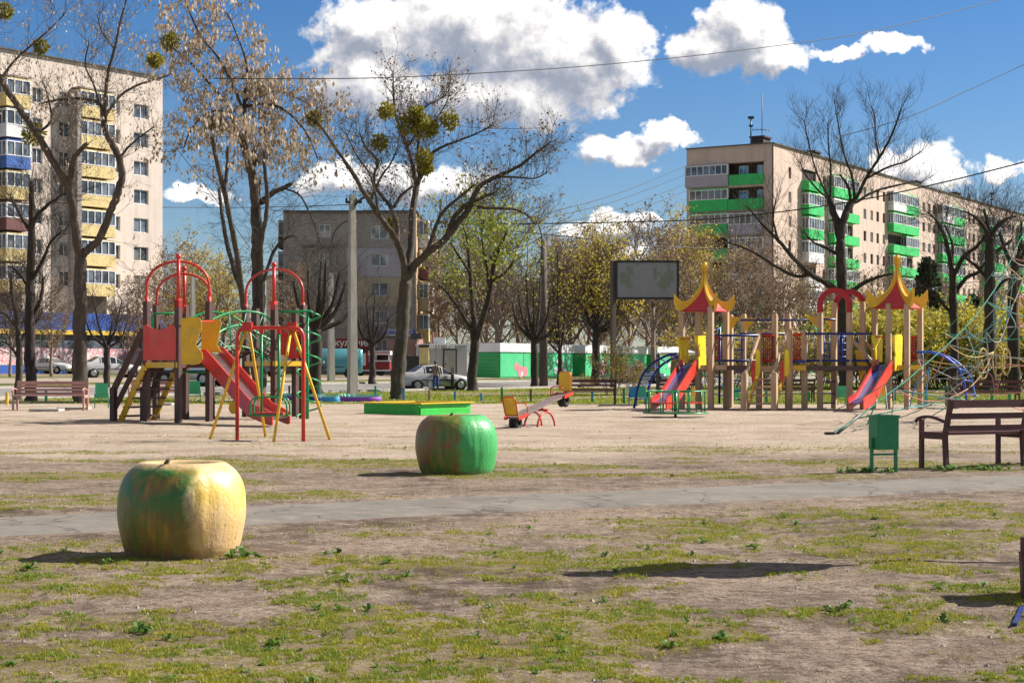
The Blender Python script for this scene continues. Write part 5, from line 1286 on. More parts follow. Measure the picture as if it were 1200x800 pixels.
for i, (pa_, pb_, out) in enumerate(bays):
    a, b_ = sl_at(pa_), sl_at(pb_)
    mb = MB(); zz0, zz1 = zsh, levL(0)+2.6
    # flat dark sheet standing for the shade behind the balconies
    mb.quad(*[o1+UDl*x+UNl*.02+Vector((0,0,z)) for x, z in ((a, zz0), (b_, zz0), (b_, zz1), (a, zz1))]); mb.build('balcony_shade_sheet', M['dark_void'], B2_.root)
    for k in range(8):
        z = levL(k)
        if z > zsh-.2: balcony(B2_.root, o1, UDl, UNl, a, b_, z, out, colsL[i][k], rb_.random() < .85, lo=1.0, hi=2.35)
    mb = MB(); mb.bar(o1+UDl*a+UNl*(out/2)+Vector((0,0,zz1+.05)), o1+UDl*b_+UNl*(out/2)+Vector((0,0,zz1+.05)), out, .15); mb.build('bay_roof', M['wall_grey'], B2_.root)
# projecting stair bay wall in shade beside the balcony column
mb = MB(); a = sl_at(80); mb.hexa([o1+UDl*x+UNl*y+Vector((0,0,z)) for z in (zsh, HL-3.0) for x, y in ((a, .0), (a+.5, .0), (a+.5, 1.35), (a, 1.35))]); mb.build('pier', M['wall_grey'], B2_.root)
parapet_cap(B2_.root, o1, c1, HL)
back = c1-UNl*12; backo = o1-UNl*12
roof_box(B2_.root, [o1, c1, back, backo], HL-.1)
mb = MB(); mb.quad(c1, back, back+Vector((0,0,HL)), c1+Vector((0,0,HL))); mb.quad(backo, o1, o1+Vector((0,0,HL)), backo+Vector((0,0,HL))); mb.quad(back, backo, backo+Vector((0,0,HL)), back+Vector((0,0,HL))); mb.build('end_wall', M['wall_cream'], B2_.root)
# shop front annex
so1 = o1+UNl*.0; out = 3.2; W0, W1 = 0.0, LLW+1.0
mb = MB(); mb.hexa([o1+UDl*x+UNl*y+Vector((0,0,z)) for z in (-.2, 5.55) for x, y in ((W0, .03), (W1, .03), (W1, out-.12), (W0, out-.12))]); mb.build('shop_hall', M['white'], B2_.root)
def band(z0_, z1_, k, mat, name, t=.1, x0=W0, x1=W1):
    mb = MB(); mb.hexa([o1+UDl*x+UNl*y+Vector((0,0,z)) for z in (z0_, z1_) for x, y in ((x0, out-.12), (x1, out-.12), (x1, out+k), (x0, out+k))]); return mb.build(name, M[mat], B2_.root)
band(4.0, 5.6, .25, 'shop_blue', 'shop_fascia'); band(3.6, 4.0, .4, 'shop_yellow', 'fascia_strip'); band(-.2, .75, .05, 'shop_blue', 'shop_plinth')
m, N, b = newmat('shop_window_posters'); tc = N.scl(objc(N), (1, 1, 1)); v_ = N.new('ShaderNodeTexVoronoi'); N.set(v_.inputs['Vector'], tc); v_.inputs['Scale'].default_value = 1.2; w_ = N.noise(tc, 2.2, 4, .6, 2.2)
cc = N.mix(N.ramp(w_, [(.50, 0.0), (.52, 1.0), (.57, 1.0), (.59, 0.0)]), (.74,.70,.72), (.62,.07,.09)); cc = N.mix(N.ramp(v_.outputs['Distance'], [(.12, 1.0), (.16, 0.0)]), cc, (.25,.20,.45)); N.set(b.inputs['Base Color'], cc); b.inputs['Roughness'].default_value = .35; M['posters'] = m
x = W0+.3; i = 0
while x+2.2 < W1:
    mb = MB(); mb.hexa([o1+UDl*xx+UNl*y+Vector((0,0,z)) for z in (.78, 2.35) for xx, y in ((x, out-.13), (x+2.2, out-.13), (x+2.2, out+.02), (x, out+.02))]); f_ = mb.build('shop_window', M['posters'], B2_.root)
    mb = MB(); mb.hexa([o1+UDl*xx+UNl*y+Vector((0,0,z)) for z in (2.4, 3.55) for xx, y in ((x, out-.13), (x+2.2, out-.13), (x+2.2, out+.02), (x, out+.02))]); mb.build('upper_glazing', M['glass'], f_); x += 2.42
B2_.finish(70)

# ---- middle: five-storey grey brick block end-on, with shops
Ym = 160.0; zb_ = gz(-12, Ym); xl, xr = P(332, 431, Ym).x, P(487.5, 431, Ym).x; HM = zat(247.5, Ym)-zb_; Wm = xr-xl; om = Vector((xl, Ym, zb_)); ux = Vector((1,0,0)); nf = Vector((0,-1,0))
B3_ = Building('brick_block', 'grey brick five-storey block end with lilac and beige patches, above the small shops', om)
X = lambda px: P(px, 431, Ym).x-xl; Zm = lambda py: zat(py, Ym)-zb_
holes = [(X(374), X(387), Zm(278), Zm(263)), (X(434.5), X(455), Zm(280), Zm(264)), (X(374), X(386), Zm(311), Zm(297)), (X(435), X(455), Zm(312), Zm(297)), (X(374), X(384), Zm(344), Zm(330)), (X(434.5), X(455), Zm(346.5), Zm(331)), (X(374), X(384), Zm(378), Zm(364)), (X(435), X(455), Zm(379), Zm(364)), (X(441), X(454), Zm(411), Zm(398))]
B3_.wall('front_wall', om, ux, nf, Wm, HM, holes, 'wall_grey', depth=.18)
# render patches, cut round the windows
def patch(x0, x1, za, zc, holes, mat):
    mb = MB(); O = om+ux*x0+nf*.05+Vector((0,0,za)); hh = [(h[0]-x0, h[1]-x0, h[2]-za, h[3]-za) for h in holes if h[0] > x0 and h[1] < x1 and h[2] > za and h[3] < zc]; facade(mb, O, ux, x1-x0, zc-za, hh, nf, .06); mb.build('render_patch', M[mat], B3_.root)
patch(X(406), X(484), Zm(324.5), Zm(291), holes, 'insul_lilac'); patch(X(406), X(484), Zm(359), Zm(325), holes, 'insul_beige'); patch(X(404), Wm-.02, Zm(432), Zm(396), holes, 'pink_wall')
for a, b_, c_, d_ in ((333, 487, 248, 250), (355, 395, 289, 291.5)): mb = MB(); mb.bar(om+ux*X(a)+nf*.08+Vector((0,0,Zm(c_))), om+ux*(X(b_))+nf*.08+Vector((0,0,Zm(c_))), .25, .22); mb.build('cornice', M['roof_felt'], B3_.root)
DM = 36.0; os_ = Vector((xr, Ym, zb_)); uy = Vector((0,1,0)); holes = []
for k in range(5):
    for j in range(8): z = 1.1+k*3.0; holes.append((1.5+j*4.3, 3.1+j*4.3, z, z+1.5))
B3_.wall('side_wall', os_, uy, ux, DM, HM, holes, 'wall_tan', depth=.2)
for j in (0, 2, 4, 6):
    for k in range(1, 5): balcony(B3_.root, os_, uy, ux, 3.4+j*4.3, 6.6+j*4.3, .25+k*3.0, 1.0, ['balc_white', 'balc_yellow', 'insul_beige', 'balc_maroon'][(j+k) % 4], (j+k) % 3 != 0)
mb = MB(); mb.quad(om, om+uy*DM, om+uy*DM+Vector((0,0,HM)), om+Vector((0,0,HM))); mb.quad(om+uy*DM, os_+uy*DM, os_+uy*DM+Vector((0,0,HM)), om+uy*DM+Vector((0,0,HM))); mb.build('rear_wall', M['wall_grey'], B3_.root)
for k in range(1, 5): balcony(B3_.root, om+uy*8, uy, -ux, -3.5, 0, .25+k*3.0, 1.1, 'dark_void', True)
roof_box(B3_.root, [om, os_, os_+uy*DM, om+uy*DM], HM-.05); parapet_cap(B3_.root, om, os_, HM-.05, .3); parapet_cap(B3_.root, os_, os_+uy*DM, HM-.05, .3)
def text_obj(txt, size, loc, u, n, mat, name='lettering', parent=None, bold=.012):
    cu = bpy.data.curves.new(name, 'FONT'); cu.body = txt; cu.size = size; cu.extrude = .03; cu.offset = bold; cu.resolution_u = 3; cu.align_x = 'CENTER'; cu.align_y = 'CENTER'; cu.materials.append(M[mat])
    tmp = bpy.data.objects.new(name, cu); me_ = bpy.data.meshes.new_from_object(tmp); bpy.data.objects.remove(tmp)
    o = bpy.data.objects.new(name, me_); col.objects.link(o); z = Vector((0,0,1)); mm = Matrix((u, z, n)).transposed().to_4x4(); o.rotation_euler = mm.to_euler()
    o.location = Vector(loc)-(wloc(parent) if parent else Vector((0,0,0)))
    if parent: o.parent = parent; reg(parent, o)
    return o
def signboard(pxa, pxb, pya, pyb, Y, mat, txt, tmat, size, label, u=ux, n=nf):
    a, b_ = P(pxa, pyb, Y), P(pxb, pya, Y); c = (a+b_)/2; root = empty('shop_sign', c, label, 'shop sign'); mb = MB(); mb.box(c, (b_.x-a.x, .12, b_.z-a.z)); mb.build('board', M[mat], root)
    text_obj(txt, size, c+n*.075, u, n, tmat, parent=root); return root
M['sign_white'] = pmat('white_sign_board', (.62,.62,.68), .5, .08, 1); M['sign_blue'] = pmat('blue_letters', (.02,.05,.55), .4, .05, 1); M['sign_red'] = pmat('dark_red_sign', (.25,.015,.02), .5, .1, 1); M['letter_white'] = pmat('white_letters', (.8,.8,.8), .4, .05, 1)
signboard(449, 483, 385.5, 393.5, Ym-.45, 'sign_white', 'СТОМАТОЛОГ', 'sign_blue', .50, 'white shop sign with blue capital letters on the pink ground floor wall')
signboard(394, 433, 396.5, 407.5, Ym-2.3, 'sign_red', 'кулиния', 'letter_white', .85, 'dark red shop sign with white letters above the red kiosk')
# ground-floor annex behind the kiosk and pink side volume
mb = MB(); a, b_ = P(394, 431, Ym-2.2), P(440, 431, Ym-2.2); 
root = empty('shop_annex', Vector((a.x, Ym-2.2, zb_)), 'low dark annex under the dark red sign of the grey block', 'shop annex')
mb.hexa([Vector((x, y, z)) for z in (zb_-.2, zat(407.5, Ym-2.2)) for x, y in ((a.x, Ym-2.2), (b_.x, Ym-2.2), (b_.x, Ym-.02), (a.x, Ym-.02))]); mb.build('wall', M['balc_maroon'], root)
Yp_ = 157.5; a, b_ = P(487.5, 431, Yp_), P(497, 431, Yp_); root = empty('pink_porch', Vector((a.x, Yp_, zb_)), 'narrow sunlit pink porch wall right of the grey block', 'porch')
mb = MB(); mb.hexa([Vector((x, y, z)) for z in (zb_-.2, zat(396, Yp_)) for x, y in ((a.x, Yp_+1.5), (a.x+.1, Yp_), (b_.x, Yp_+3), (b_.x-.1, Yp_+4.5))]); mb.build('wall', M['pink_wall'], root)
mb = MB(); mb.bar(P(482, 394, Yp_-.5), P(494, 394, Yp_-.5), 1.6, .5); mb.build('canopy', M['roof_felt'], root)

B3_.finish(60)
# ---- a far pinkish block glimpsed left of the grey one and a distant one beyond the trees
for (pa_, pb_, py, Y, label) in ((312, 333, 322, 230, 'distant pinkish building glimpsed left of the grey brick block'), (497, 512, 300, 235, 'distant pale building glimpsed right of the grey brick block')):
    a, b_ = P(pa_, 431, Y), P(pb_, 431, Y); Hh = zat(py, Y); root = Building('far_building', label, Vector((a.x, Y, 0))); W_ = b_.x-a.x
    hl = [(x, x+1.2, 1+k*3, 2.5+k*3) for k in range(int(Hh/3)-1) for x in [.6+i*2.3 for i in range(max(1, int(W_/2.4)))] if x+1.3 < W_]
    hl = [h for h in hl if h[3] < Hh-.4]
    root.wall('wall', Vector((a.x, Y, 0)), ux, nf, W_, Hh, hl, 'wall_beige', .2)
    mb = MB(); mb.hexa([Vector((x, y, z)) for z in (0, Hh-.02) for x, y in ((a.x+.02, Y+.4), (b_.x-.02, Y+.4), (b_.x-.02, Y+12), (a.x+.02, Y+12))]); mb.build('body', M['wall_beige'], root.root); root.finish(30)

# ================================================================== kiosks
def boxu(mb, o, u, n, L, D, z0, z1, grow=0):   # o: front-left corner; n points to the front
    mb.hexa([o+u*x-n*y+Vector((0,0,z)) for z in (z0, z1) for x, y in ((-grow, -grow), (L+grow, -grow), (L+grow, D+grow), (-grow, D+grow))])
M['kiosk_green'] = pmat('green_cladding', (.015,.42,.13), .45, .12, .8, .05); M['kiosk_mint'] = pmat('mint_green_cladding', (.06,.52,.22), .5, .2, .5, .05, stain=(.12,.5,.3), stain_amt=.5)
def claddingmat():
    m, N, b = newmat('shaded_ribbed_cladding'); tc = objc(N); sp = N.new('ShaderNodeSeparateXYZ'); N.set(sp.inputs[0], tc); wv_ = N.math('FRACT', N.math('MULTIPLY', sp.outputs[2], 3.4))
    g_ = N.ramp(wv_, [(.0, 0.0), (.08, 1.0), (1.0, 1.0)]); n_ = N.noise(tc, .9, 4, .6); cc = N.mix(n_, (.006,.24,.06), (.012,.34,.09)); cc = N.mix(g_, mulc((.01,.3,.1), .5), cc); N.set(b.inputs['Base Color'], cc); b.inputs['Roughness'].default_value = .5
    bp = N.new('ShaderNodeBump'); bp.inputs['Strength'].default_value = .7; bp.inputs['Distance'].default_value = .03; N.set(bp.inputs['Height'], g_); N.l.new(bp.outputs[0], b.inputs['Normal']); return m
M['kiosk_ribbed_shade'] = claddingmat(); M['flower_white'] = pmat('white_mural', (.62,.58,.60), .6, .3, 3); M['flower_pink'] = pmat('pink_mural', (.60,.22,.27), .6, .3, 3)  # ribbed green darkened, putting shade on the kiosk side walls
k0 = P(585.5, 431, 137); k0.z = 0
lab = ['green kiosk with pink cherries painted on its sunlit front, leftmost of the row', 'green kiosk with white flowers, second from the left behind the lamp post', 'green kiosk with a pink and white flower, third in the row behind the bench', 'green kiosk with faint mural right of the billboard post, fourth of the row', 'green kiosk half hidden by the bushes, last of the row behind the castle', 'green kiosk far right of the row, glimpsed between the tan castle posts']
for i in range(6):
    t = i*7.15; o = k0+UD*t; o.z = gz(o.x, o.y)+.0; zt = 2.75
    root = empty('green_kiosk', o, lab[i], 'kiosk', 'row of green kiosks across the road')
    mb = MB(); boxu(mb, o, UD, UN, 4.9, 2.9, -.1, 2.1); mb.build('wall', M['kiosk_ribbed_shade'], root)
    mb = MB(); mb.hexa([o+UD*x+UN*y+Vector((0,0,z)) for z in (.12, 2.1) for x, y in ((.06, .004), (4.84, .004), (4.84, .04), (.06, .04))]); mb.build('front_panel', M['kiosk_mint'], root)
    mb = MB(); boxu(mb, o, UD, UN, 4.9, 2.9, 2.13, 2.85, .12); mb.build('fascia', M['balc_white'], root)
    mb = MB(); mb.quad(*[o+UD*x+UN*.044+Vector((0,0,z)) for x, z in ((3.7, .12), (3.78, .12), (3.78, 2.08), (3.7, 2.08))]); mb.build('door_gap', M['iron'], root)
    rk = random.Random(30+i)
    def blobm(x, z, r, mat, n=14, k=.046, spiky=.0):
        mb = MB(); mb.prism([o+UD*(x+r*(1-spiky*(j % 2))*math.cos(j*2*PI/n))+UN*k+Vector((0,0,z+r*(1-spiky*(j % 2))*math.sin(j*2*PI/n))) for j in range(n)], UN*.008); mb.build('mural', M[mat], root)
    if i == 0: blobm(2.6, .95, .38, 'flower_pink'); blobm(3.25, .55, .5, 'flower_pink', k=.052); blobm(3.95, .55, .42, 'flower_pink'); blobm(3.4, .35, .2, 'flower_white', k=.06)
    elif i == 1: [blobm(rk.uniform(1.9, 3.4), rk.uniform(.5, 1.6), rk.uniform(.25, .45), 'flower_white', 16, .046+j*.004, .35) for j in range(6)]; blobm(.5, .9, .18, 'flower_white')
    elif i == 2: [blobm(rk.uniform(3.0, 3.9), rk.uniform(.5, 1.5), rk.uniform(.28, .45), ['flower_pink', 'flower_white'][j % 2], 16, .046+j*.004, .35) for j in range(5)]
    elif i == 3: [blobm(rk.uniform(3.0, 4.0), rk.uniform(.5, 1.5), rk.uniform(.28, .42), ['flower_white', 'flower_pink'][j % 2], 16, .046+j*.004, .35) for j in range(4)]
    else: [blobm(rk.uniform(1.5, 3.5), rk.uniform(.5, 1.5), rk.uniform(.28, .42), 'flower_white', 16, .046+j*.004, .35) for j in range(3)]
# grey pharmacy-like kiosk
og = P(504, 431, 133); og.z = gz(og.x, og.y); L_ = 9.4
root = empty('grey_kiosk', og, 'pale grey metal kiosk with a door and slanting letters, behind the silver car', 'kiosk')
uf = Vector((.92, .39, 0)).normalized(); nf2 = Vector((uf.y, -uf.x, 0)); L_ = .0
Lk = (P(547, 431, 134.2).x-og.x)/uf.x; zk = zat(402.5, 133)-og.z
M['panel_grey'] = pmat('pale_grey_panel', (.42,.41,.42), .45, .1, .5, .05); M['door_grey'] = pmat('beige_grey_door', (.33,.32,.28), .5, .1, 1)
mb = MB(); boxu(mb, og, uf, nf2, Lk, 3.2, -.1, zk-.12); mb.build('wall', M['panel_grey'], root); mb = MB(); boxu(mb, og, uf, nf2, Lk, 3.2, zk-.12, zk, .06); mb.build('roof_edge', M['balc_white'], root)
xd = Lk*.38; mb = MB(); mb.hexa([og+uf*x+nf2*y+Vector((0,0,z)) for z in (.1, 2.15) for x, y in ((xd, .005), (xd+.95, .005), (xd+.95, .05), (xd, .05))]); dr = mb.build('door', M['door_grey'], root)
mb = MB()
for x0_, x1_, z0_, z1_ in ((xd-.1, xd, .1, 2.25), (xd+.95, xd+1.05, .1, 2.25), (xd, xd+.95, 2.15, 2.25)): mb.hexa([og+uf*x+nf2*y+Vector((0,0,z)) for z in (z0_, z1_) for x, y in ((x0_, .0), (x1_, .0), (x1_, .07), (x0_, .07))])
mb.build('door_frame', M['iron'], dr); mb = MB(); mb.box(og+uf*(xd+.12)+nf2*.08+Vector((0,0,1.05)), (.05,.06,.15)); mb.build('handle', M['iron'], dr)
for x in (Lk*.68, Lk*.16): mb = MB(); mb.bar(og+uf*x+nf2*.01+Vector((0,0,.1)), og+uf*x+nf2*.01+Vector((0,0,zk-.15)), .04, .03); mb.build('panel_joint', M['door_grey'], root)
text_obj('аптека', .66, og+uf*.9+nf2*.25+Vector((0,0,zk-.15)), uf, nf2, 'letter_white', parent=root, bold=.01)
mb = MB(); mb.box(og+uf*1.1-nf2*.8+Vector((0,0,zk+.25)), (.9,.6,.5)); mb.build('roof_unit', M['balc_white'], root)
a = P(490.5, 431, 133.6); a.z = og.z; mb = MB(); mb.hexa([Vector((x, y, z+og.z)) for z in (-.1, zk-.1) for x, y in ((a.x, 133.8), (og.x-.03, 133.1), (og.x-.03, 136), (a.x, 136))]); mb.build('side_frame', M['dark_void'], root)
mb = MB(); mb.box((P(497, 431, 133).x, 133.2, og.z+1.7), (.95,.1,1.3), rz=-.6); mb.build('yellow_poster', M['balc_yellow'], root); mb = MB(); mb.box((P(497, 431, 133).x, 133.2, og.z+.6), (.95,.1,.75), rz=-.6); mb.build('lower_panel', M['insul_beige'], root)
# low dark fence between
# red food trailer
Yt = 138; ot = P(414, 431, Yt); ot.z = gz(ot.x, Yt); Lt = P(457, 431, Yt).x-ot.x
root = empty('food_trailer', ot, 'dark red food trailer with white awning and open counter between the two tree trunks', 'food trailer')
zt = zat(412.5, Yt)-ot.z
mb = MB(); boxu(mb, ot, ux, nf, Lt*.42, 2.2, .45, zt); mb.build('closed_body', M['sign_red'], root)
mb = MB(); boxu(mb, ot+ux*(Lt*.42+.02), ux, nf, Lt*.56, 2.2, .45, 1.15); mb.build('counter_front', M['sign_red'], root)
mb = MB(); boxu(mb, ot+ux*(Lt*.42+.02)-nf*.9, ux, nf, Lt*.56, 1.3, 1.16, zt); mb.build('interior', M['dark_void'], root)
mb = MB(); boxu(mb, ot+ux*(Lt*.41)+nf*.35, ux, nf, Lt*.6, 2.6, zt-.22, zt+.1); mb.build('awning', M['balc_white'], root); mb = MB(); boxu(mb, ot+ux*(Lt*.41)+nf*.37, ux, nf, Lt*.6, .015, zt-.08, zt+.0); mb.build('awning_stripe', M['red'], root)
mb = MB(); boxu(mb, ot+ux*(Lt*.52)+nf*.4, ux, nf, Lt*.5, .5, 1.17, 1.27); mb.build('counter', M['balc_white'], root); mb = MB(); boxu(mb, ot+nf*.03, ux, nf, Lt, .05, .40, .52); mb.build('skirt', M['balc_white'], root)
for x in (.44, .62, .97): mb = MB(); mb.box(ot+ux*Lt*x+Vector((0,.04,(zt+1.1)/2)), (.09,.09,zt-1.2)); mb.build('post', M['balc_white'], root)
for x, z, s1 in ((.13, 1.5, .5), (.28, 1.35, .45)): mb = MB(); mb.box(ot+ux*Lt*x+nf*.02+Vector((0,0,z)), (s1*.8,.03,s1*(1 if x < .2 else 2.2))); mb.build('menu_board', M['balc_white'], root)
for x in (.2, .75): 
    mb = MB(); c = ot+ux*Lt*x+Vector((0,.1,.3)); mb.loft([[c+Vector((.3*math.cos(a), y, .3*math.sin(a))) for a in [k*PI/8 for k in range(16)]] for y in (-.1, .1)]); mb.build('wheel', M['rubber'], root)
# grey fence piece near the silver car
Yg = 126; a = P(470, 431, Yg); b_ = P(491, 431, Yg); a.z = b_.z = gz(a.x, Yg); o = empty('metal_fence', a, 'low dark grey sheet fence right behind the silver car boot', 'fence'); mb = MB(); mb.bar(a+Vector((0,0,.95)), b_+Vector((0,0,.95)), .06, 1.5); mb.build('sheet', M['iron'], o); mb = MB(); [mb.box(a.lerp(b_, t)+Vector((0,.05,.85)), (.08,.08,1.9)) for t in (0, .5, 1)]; mb.build('posts', M['concrete'], o)

# ================================================================== poles, lamps, billboard, wires
def concrete_pole(px, pyt, Y, w_, label, mat='concrete', name='lamp_post', zb=None, arm=None, lamp=None):
    g = gpt(px, Y); zb = gz(g.x, Y); zt = zat(pyt, Y); root = empty(name, Vector((g.x, Y, zb)), label, 'street lamp' if arm else 'utility pole')
    mb = MB(); q0 = Vector((g.x, Y, zb-.1)); q1 = Vector((g.x, Y, zt)); w2 = w_*.6; u_ = Vector((.86,.5,0)); n_ = Vector((-.5,.86,0))
    if mat == 'concrete': mb.loft([[q+u_*a*ww/2+n_*b__*ww/2 for a, b__ in ((-1,-1),(1,-1),(1,1),(-1,1))] for q, ww in ((q0, w_), (q1, w2))])
    else: mb.tube([q0, q0.lerp(q1, .5), q1], [w_/2, w_*.42, w_*.3], 10)
    mb.build('pole', M[mat], root)
    if arm:
        pts = smoothline([P(x, y, Y+dy) for x, y, dy in arm], 5); mb = MB(); mb.tube(pts, .045, 7); mb.build('arm', M['iron'], root)
        e = P(*lamp, Y+arm[-1][2]); mb = MB(); mb.lathe(Vector((0,0,0)), [(0,-.11),(.10,-.10),(.15,0),(.10,.08),(0,.1)], 10); mb.v = [tuple(e+Vector((v[0]*1.9, v[1], v[2]))) for v in mb.v]; mb.build('lamp_head', M['balc_white'], root)
    return root
r_ = concrete_pole(413, 228, 71, .36, 'square pale concrete lamp post standing by the tyre planters', arm=[(415,242,0),(420,236,-.3),(427,231,-.6),(431,229,-.9)], lamp=(433, 227))
Yc_ = 71; mb = MB(); mb.bar(P(405, 237, Yc_), P(424, 237, Yc_), .1, .1); [mb.tube([P(x, 237, Yc_), P(x, 232, Yc_)], .05, 6) for x in (406, 411, 418, 423)]; mb.build('crossarm', M['iron'], r_)
concrete_pole(388, 320, 116, .42, 'round lamp post with a long curved arm in front of the grey block', mat='concrete', arm=[(388,320,0),(388,290,0),(392,272,-.3),(402,261,-.6),(411,258.5,-.9)], lamp=(413, 259))
concrete_pole(637, 282, 112, .62, 'weathered lamp post with a curved arm before the green kiosks', mat='wood_pole', arm=[(637,300,0),(635,278,0),(630,262,-.4),(620,252,-.8),(604,248,-1.2)], lamp=(601, 248))
concrete_pole(226, 322, 110, .34, 'slim pale concrete pole behind the left climbing tower', name='utility_pole')
concrete_pole(893, 250, 175, .3, 'slim utility pole before the shaded gable of the long block', name='utility_pole', mat='wood_pole') if False else None
# billboard
Yb = 112; g = gpt(718.5, Yb); zb_ = gz(g.x, Yb); root = empty('billboard', Vector((g.x, Yb, zb_)), 'billboard with a torn whitish sheet and green stains on one tall post', 'billboard')
mb = MB(); mb.box(Vector((g.x, Yb, (zat(306, Yb)+zb_)/2)), (.30,.30,zat(306, Yb)-zb_+.1), rz=.5); mb.build('post', M['wood_pole'], root)
m, N, b = newmat('torn_billboard_sheet'); tc = objc(N); sp = N.new('ShaderNodeSeparateXYZ'); N.set(sp.inputs[0], tc)
st = N.new('ShaderNodeVectorMath', operation='SNAP'); N.set(st.inputs[0], tc); st.inputs[1].default_value = (.22,.22,.16); nb_ = N.noise(N.scl(st.outputs[0], (1,1,.5)), 1.6, 3, .6)
mk = N.math('MULTIPLY', N.ramp(nb_, [(.55, 0.0), (.57, .45)]), N.ramp(N.math('DIVIDE', sp.outputs[2], 10.0), [(.60, 0.0), (.66, 1.0)]))
cc = N.mix(mk, N.mix(N.noise(tc, 1.3, 4, .6), (.26,.25,.27), (.38,.365,.39)), (.12,.20,.06)); N.set(b.inputs['Base Color'], cc); b.inputs['Roughness'].default_value = .7; M['billsheet'] = m
a, b_ = P(723.5, 348.5, Yb-.1), P(793, 307.5, Yb-.1); mb = MB(); mb.box((a+b_)/2, (b_.x-a.x, .14, b_.z-a.z)); mb.build('sheet', M['billsheet'], root)
fr = MB(); c = (a+b_)/2; W_, H_ = b_.x-a.x, b_.z-a.z
for x, z, sx, sz in ((0, H_/2+.06, W_+.3, .14), (0, -H_/2-.06, W_+.3, .14), (-W_/2-.07, 0, .14, H_), (W_/2+.07, 0, .14, H_)): fr.box(c+Vector((x, 0, z)), (sx, .22, sz))
fr.box(Vector((g.x+.25, Yb, c.z+1.0)), (.4,.15,.15)); fr.box(Vector((g.x+.25, Yb, c.z-1.2)), (.4,.15,.15)); fr.build('frame', M['iron'], root)
# wires
def wire(pts, label, r=.02):
    l_ = smoothline([P(x, y, Y) for x, y, Y in pts], 10); mb = MB(); mb.tube(l_, r, 5, cap=False); o = mb.build('overhead_wire', M['wire'], org=l_[0]); tag(o, label, 'wire', 'overhead wires')
wire([(250,92,60),(320,92.5,60),(440,91.5,62),(560,86,64),(700,76.5,68),(860,60,73),(1020,37,80),(1170,0,88),(1260,-25,92)], 'dark overhead wire crossing the big cloud near the top', .018)
wire([(985,160,90),(1065,137,92),(1130,108,95),(1200,76,98),(1280,40,100)], 'wire rising to the upper right corner above the long block', .020)
wire([(560,262,125),(640,262,125),(810,258,125),(900,250,122),(1000,236,118),(1100,215,112),(1200,190,105),(1280,168,100)], 'thick wire running from the curved lamp post across the right block roofline', .045)
wire([(595,270,125),(700,281,128),(760,288,132),(860,292,140)], 'lower wire sagging between the lamp post and the right block', .04)
for i, (y0, y1) in enumerate(((250,193),(256,203),(266,214),(276,222))): wire([(600,y0+10,130),(640,y0,130),(725,(y0+y1)/2+5,160),(808,y1,200)], ['uppermost','second','third','lowest'][i]+' of the four thin wires slanting to the right block corner', .026)
wire([(640,168-18,120),(560,150,118),(480,136,116)], 'faint wire left of the big cloud above the central tree', .02)
wire([(190,152,110),(250,230,118),(300,300,124),(335,345,128)], 'thin wire falling from the cream block towards the lamp post', .024)
wire([(190,243,120),(300,243,120),(411,240,71)], 'thin wire reaching the square concrete lamp post', .022)
# ================================================================== vehicles
M['head_glass'] = pmat('headlight_lens', (.6,.6,.62), .15, .05, 2, 0); M['tail_red'] = pmat('tail_lamp_lens', (.35,.01,.01), .2, .05, 2, 0); M['rim'] = pmat('wheel_rim', (.45,.45,.46), .35, .1, 2, 0, metal=.7); M['plate'] = pmat('number_plate', (.6,.6,.58), .4, .05, 2, 0)
# stations from nose to tail: x, z_low, z_belt, z_top, half width at belt, half width at top
SEDAN = [(2.16,.34,.50,.54,.62,.5),(2.08,.24,.62,.68,.78,.66),(1.85,.20,.70,.76,.84,.74),(1.35,.20,.80,.85,.85,.76),(.90,.20,.88,.92,.86,.78),(.25,.20,.90,1.34,.86,.60),(-.15,.20,.91,1.42,.86,.62),(-.75,.20,.93,1.39,.86,.61),(-1.40,.20,.96,1.02,.86,.74),(-1.95,.22,.95,.99,.83,.72),(-2.12,.30,.88,.92,.78,.66),(-2.17,.40,.70,.74,.70,.6)]
SUV = [(2.1,.40,.70,.75,.70,.6),(2.0,.30,.86,.92,.84,.72),(1.3,.28,1.0,1.06,.88,.78),(.95,.28,1.05,1.10,.88,.80),(.45,.28,1.06,1.62,.88,.66),(0,.28,1.06,1.70,.88,.68),(-1.5,.28,1.08,1.68,.88,.68),(-2.0,.30,1.08,1.20,.86,.76),(-2.12,.40,.95,1.0,.8,.7)]
VAN = [(2.35,.40,.75,.80,.75,.65),(2.25,.30,.95,1.0,.90,.78),(1.85,.28,1.12,1.18,.94,.84),(1.30,.28,1.15,1.95,.94,.80),(.9,.28,1.15,2.08,.94,.82),(-2.2,.28,1.15,2.08,.94,.82),(-2.38,.34,1.12,1.98,.92,.80)]
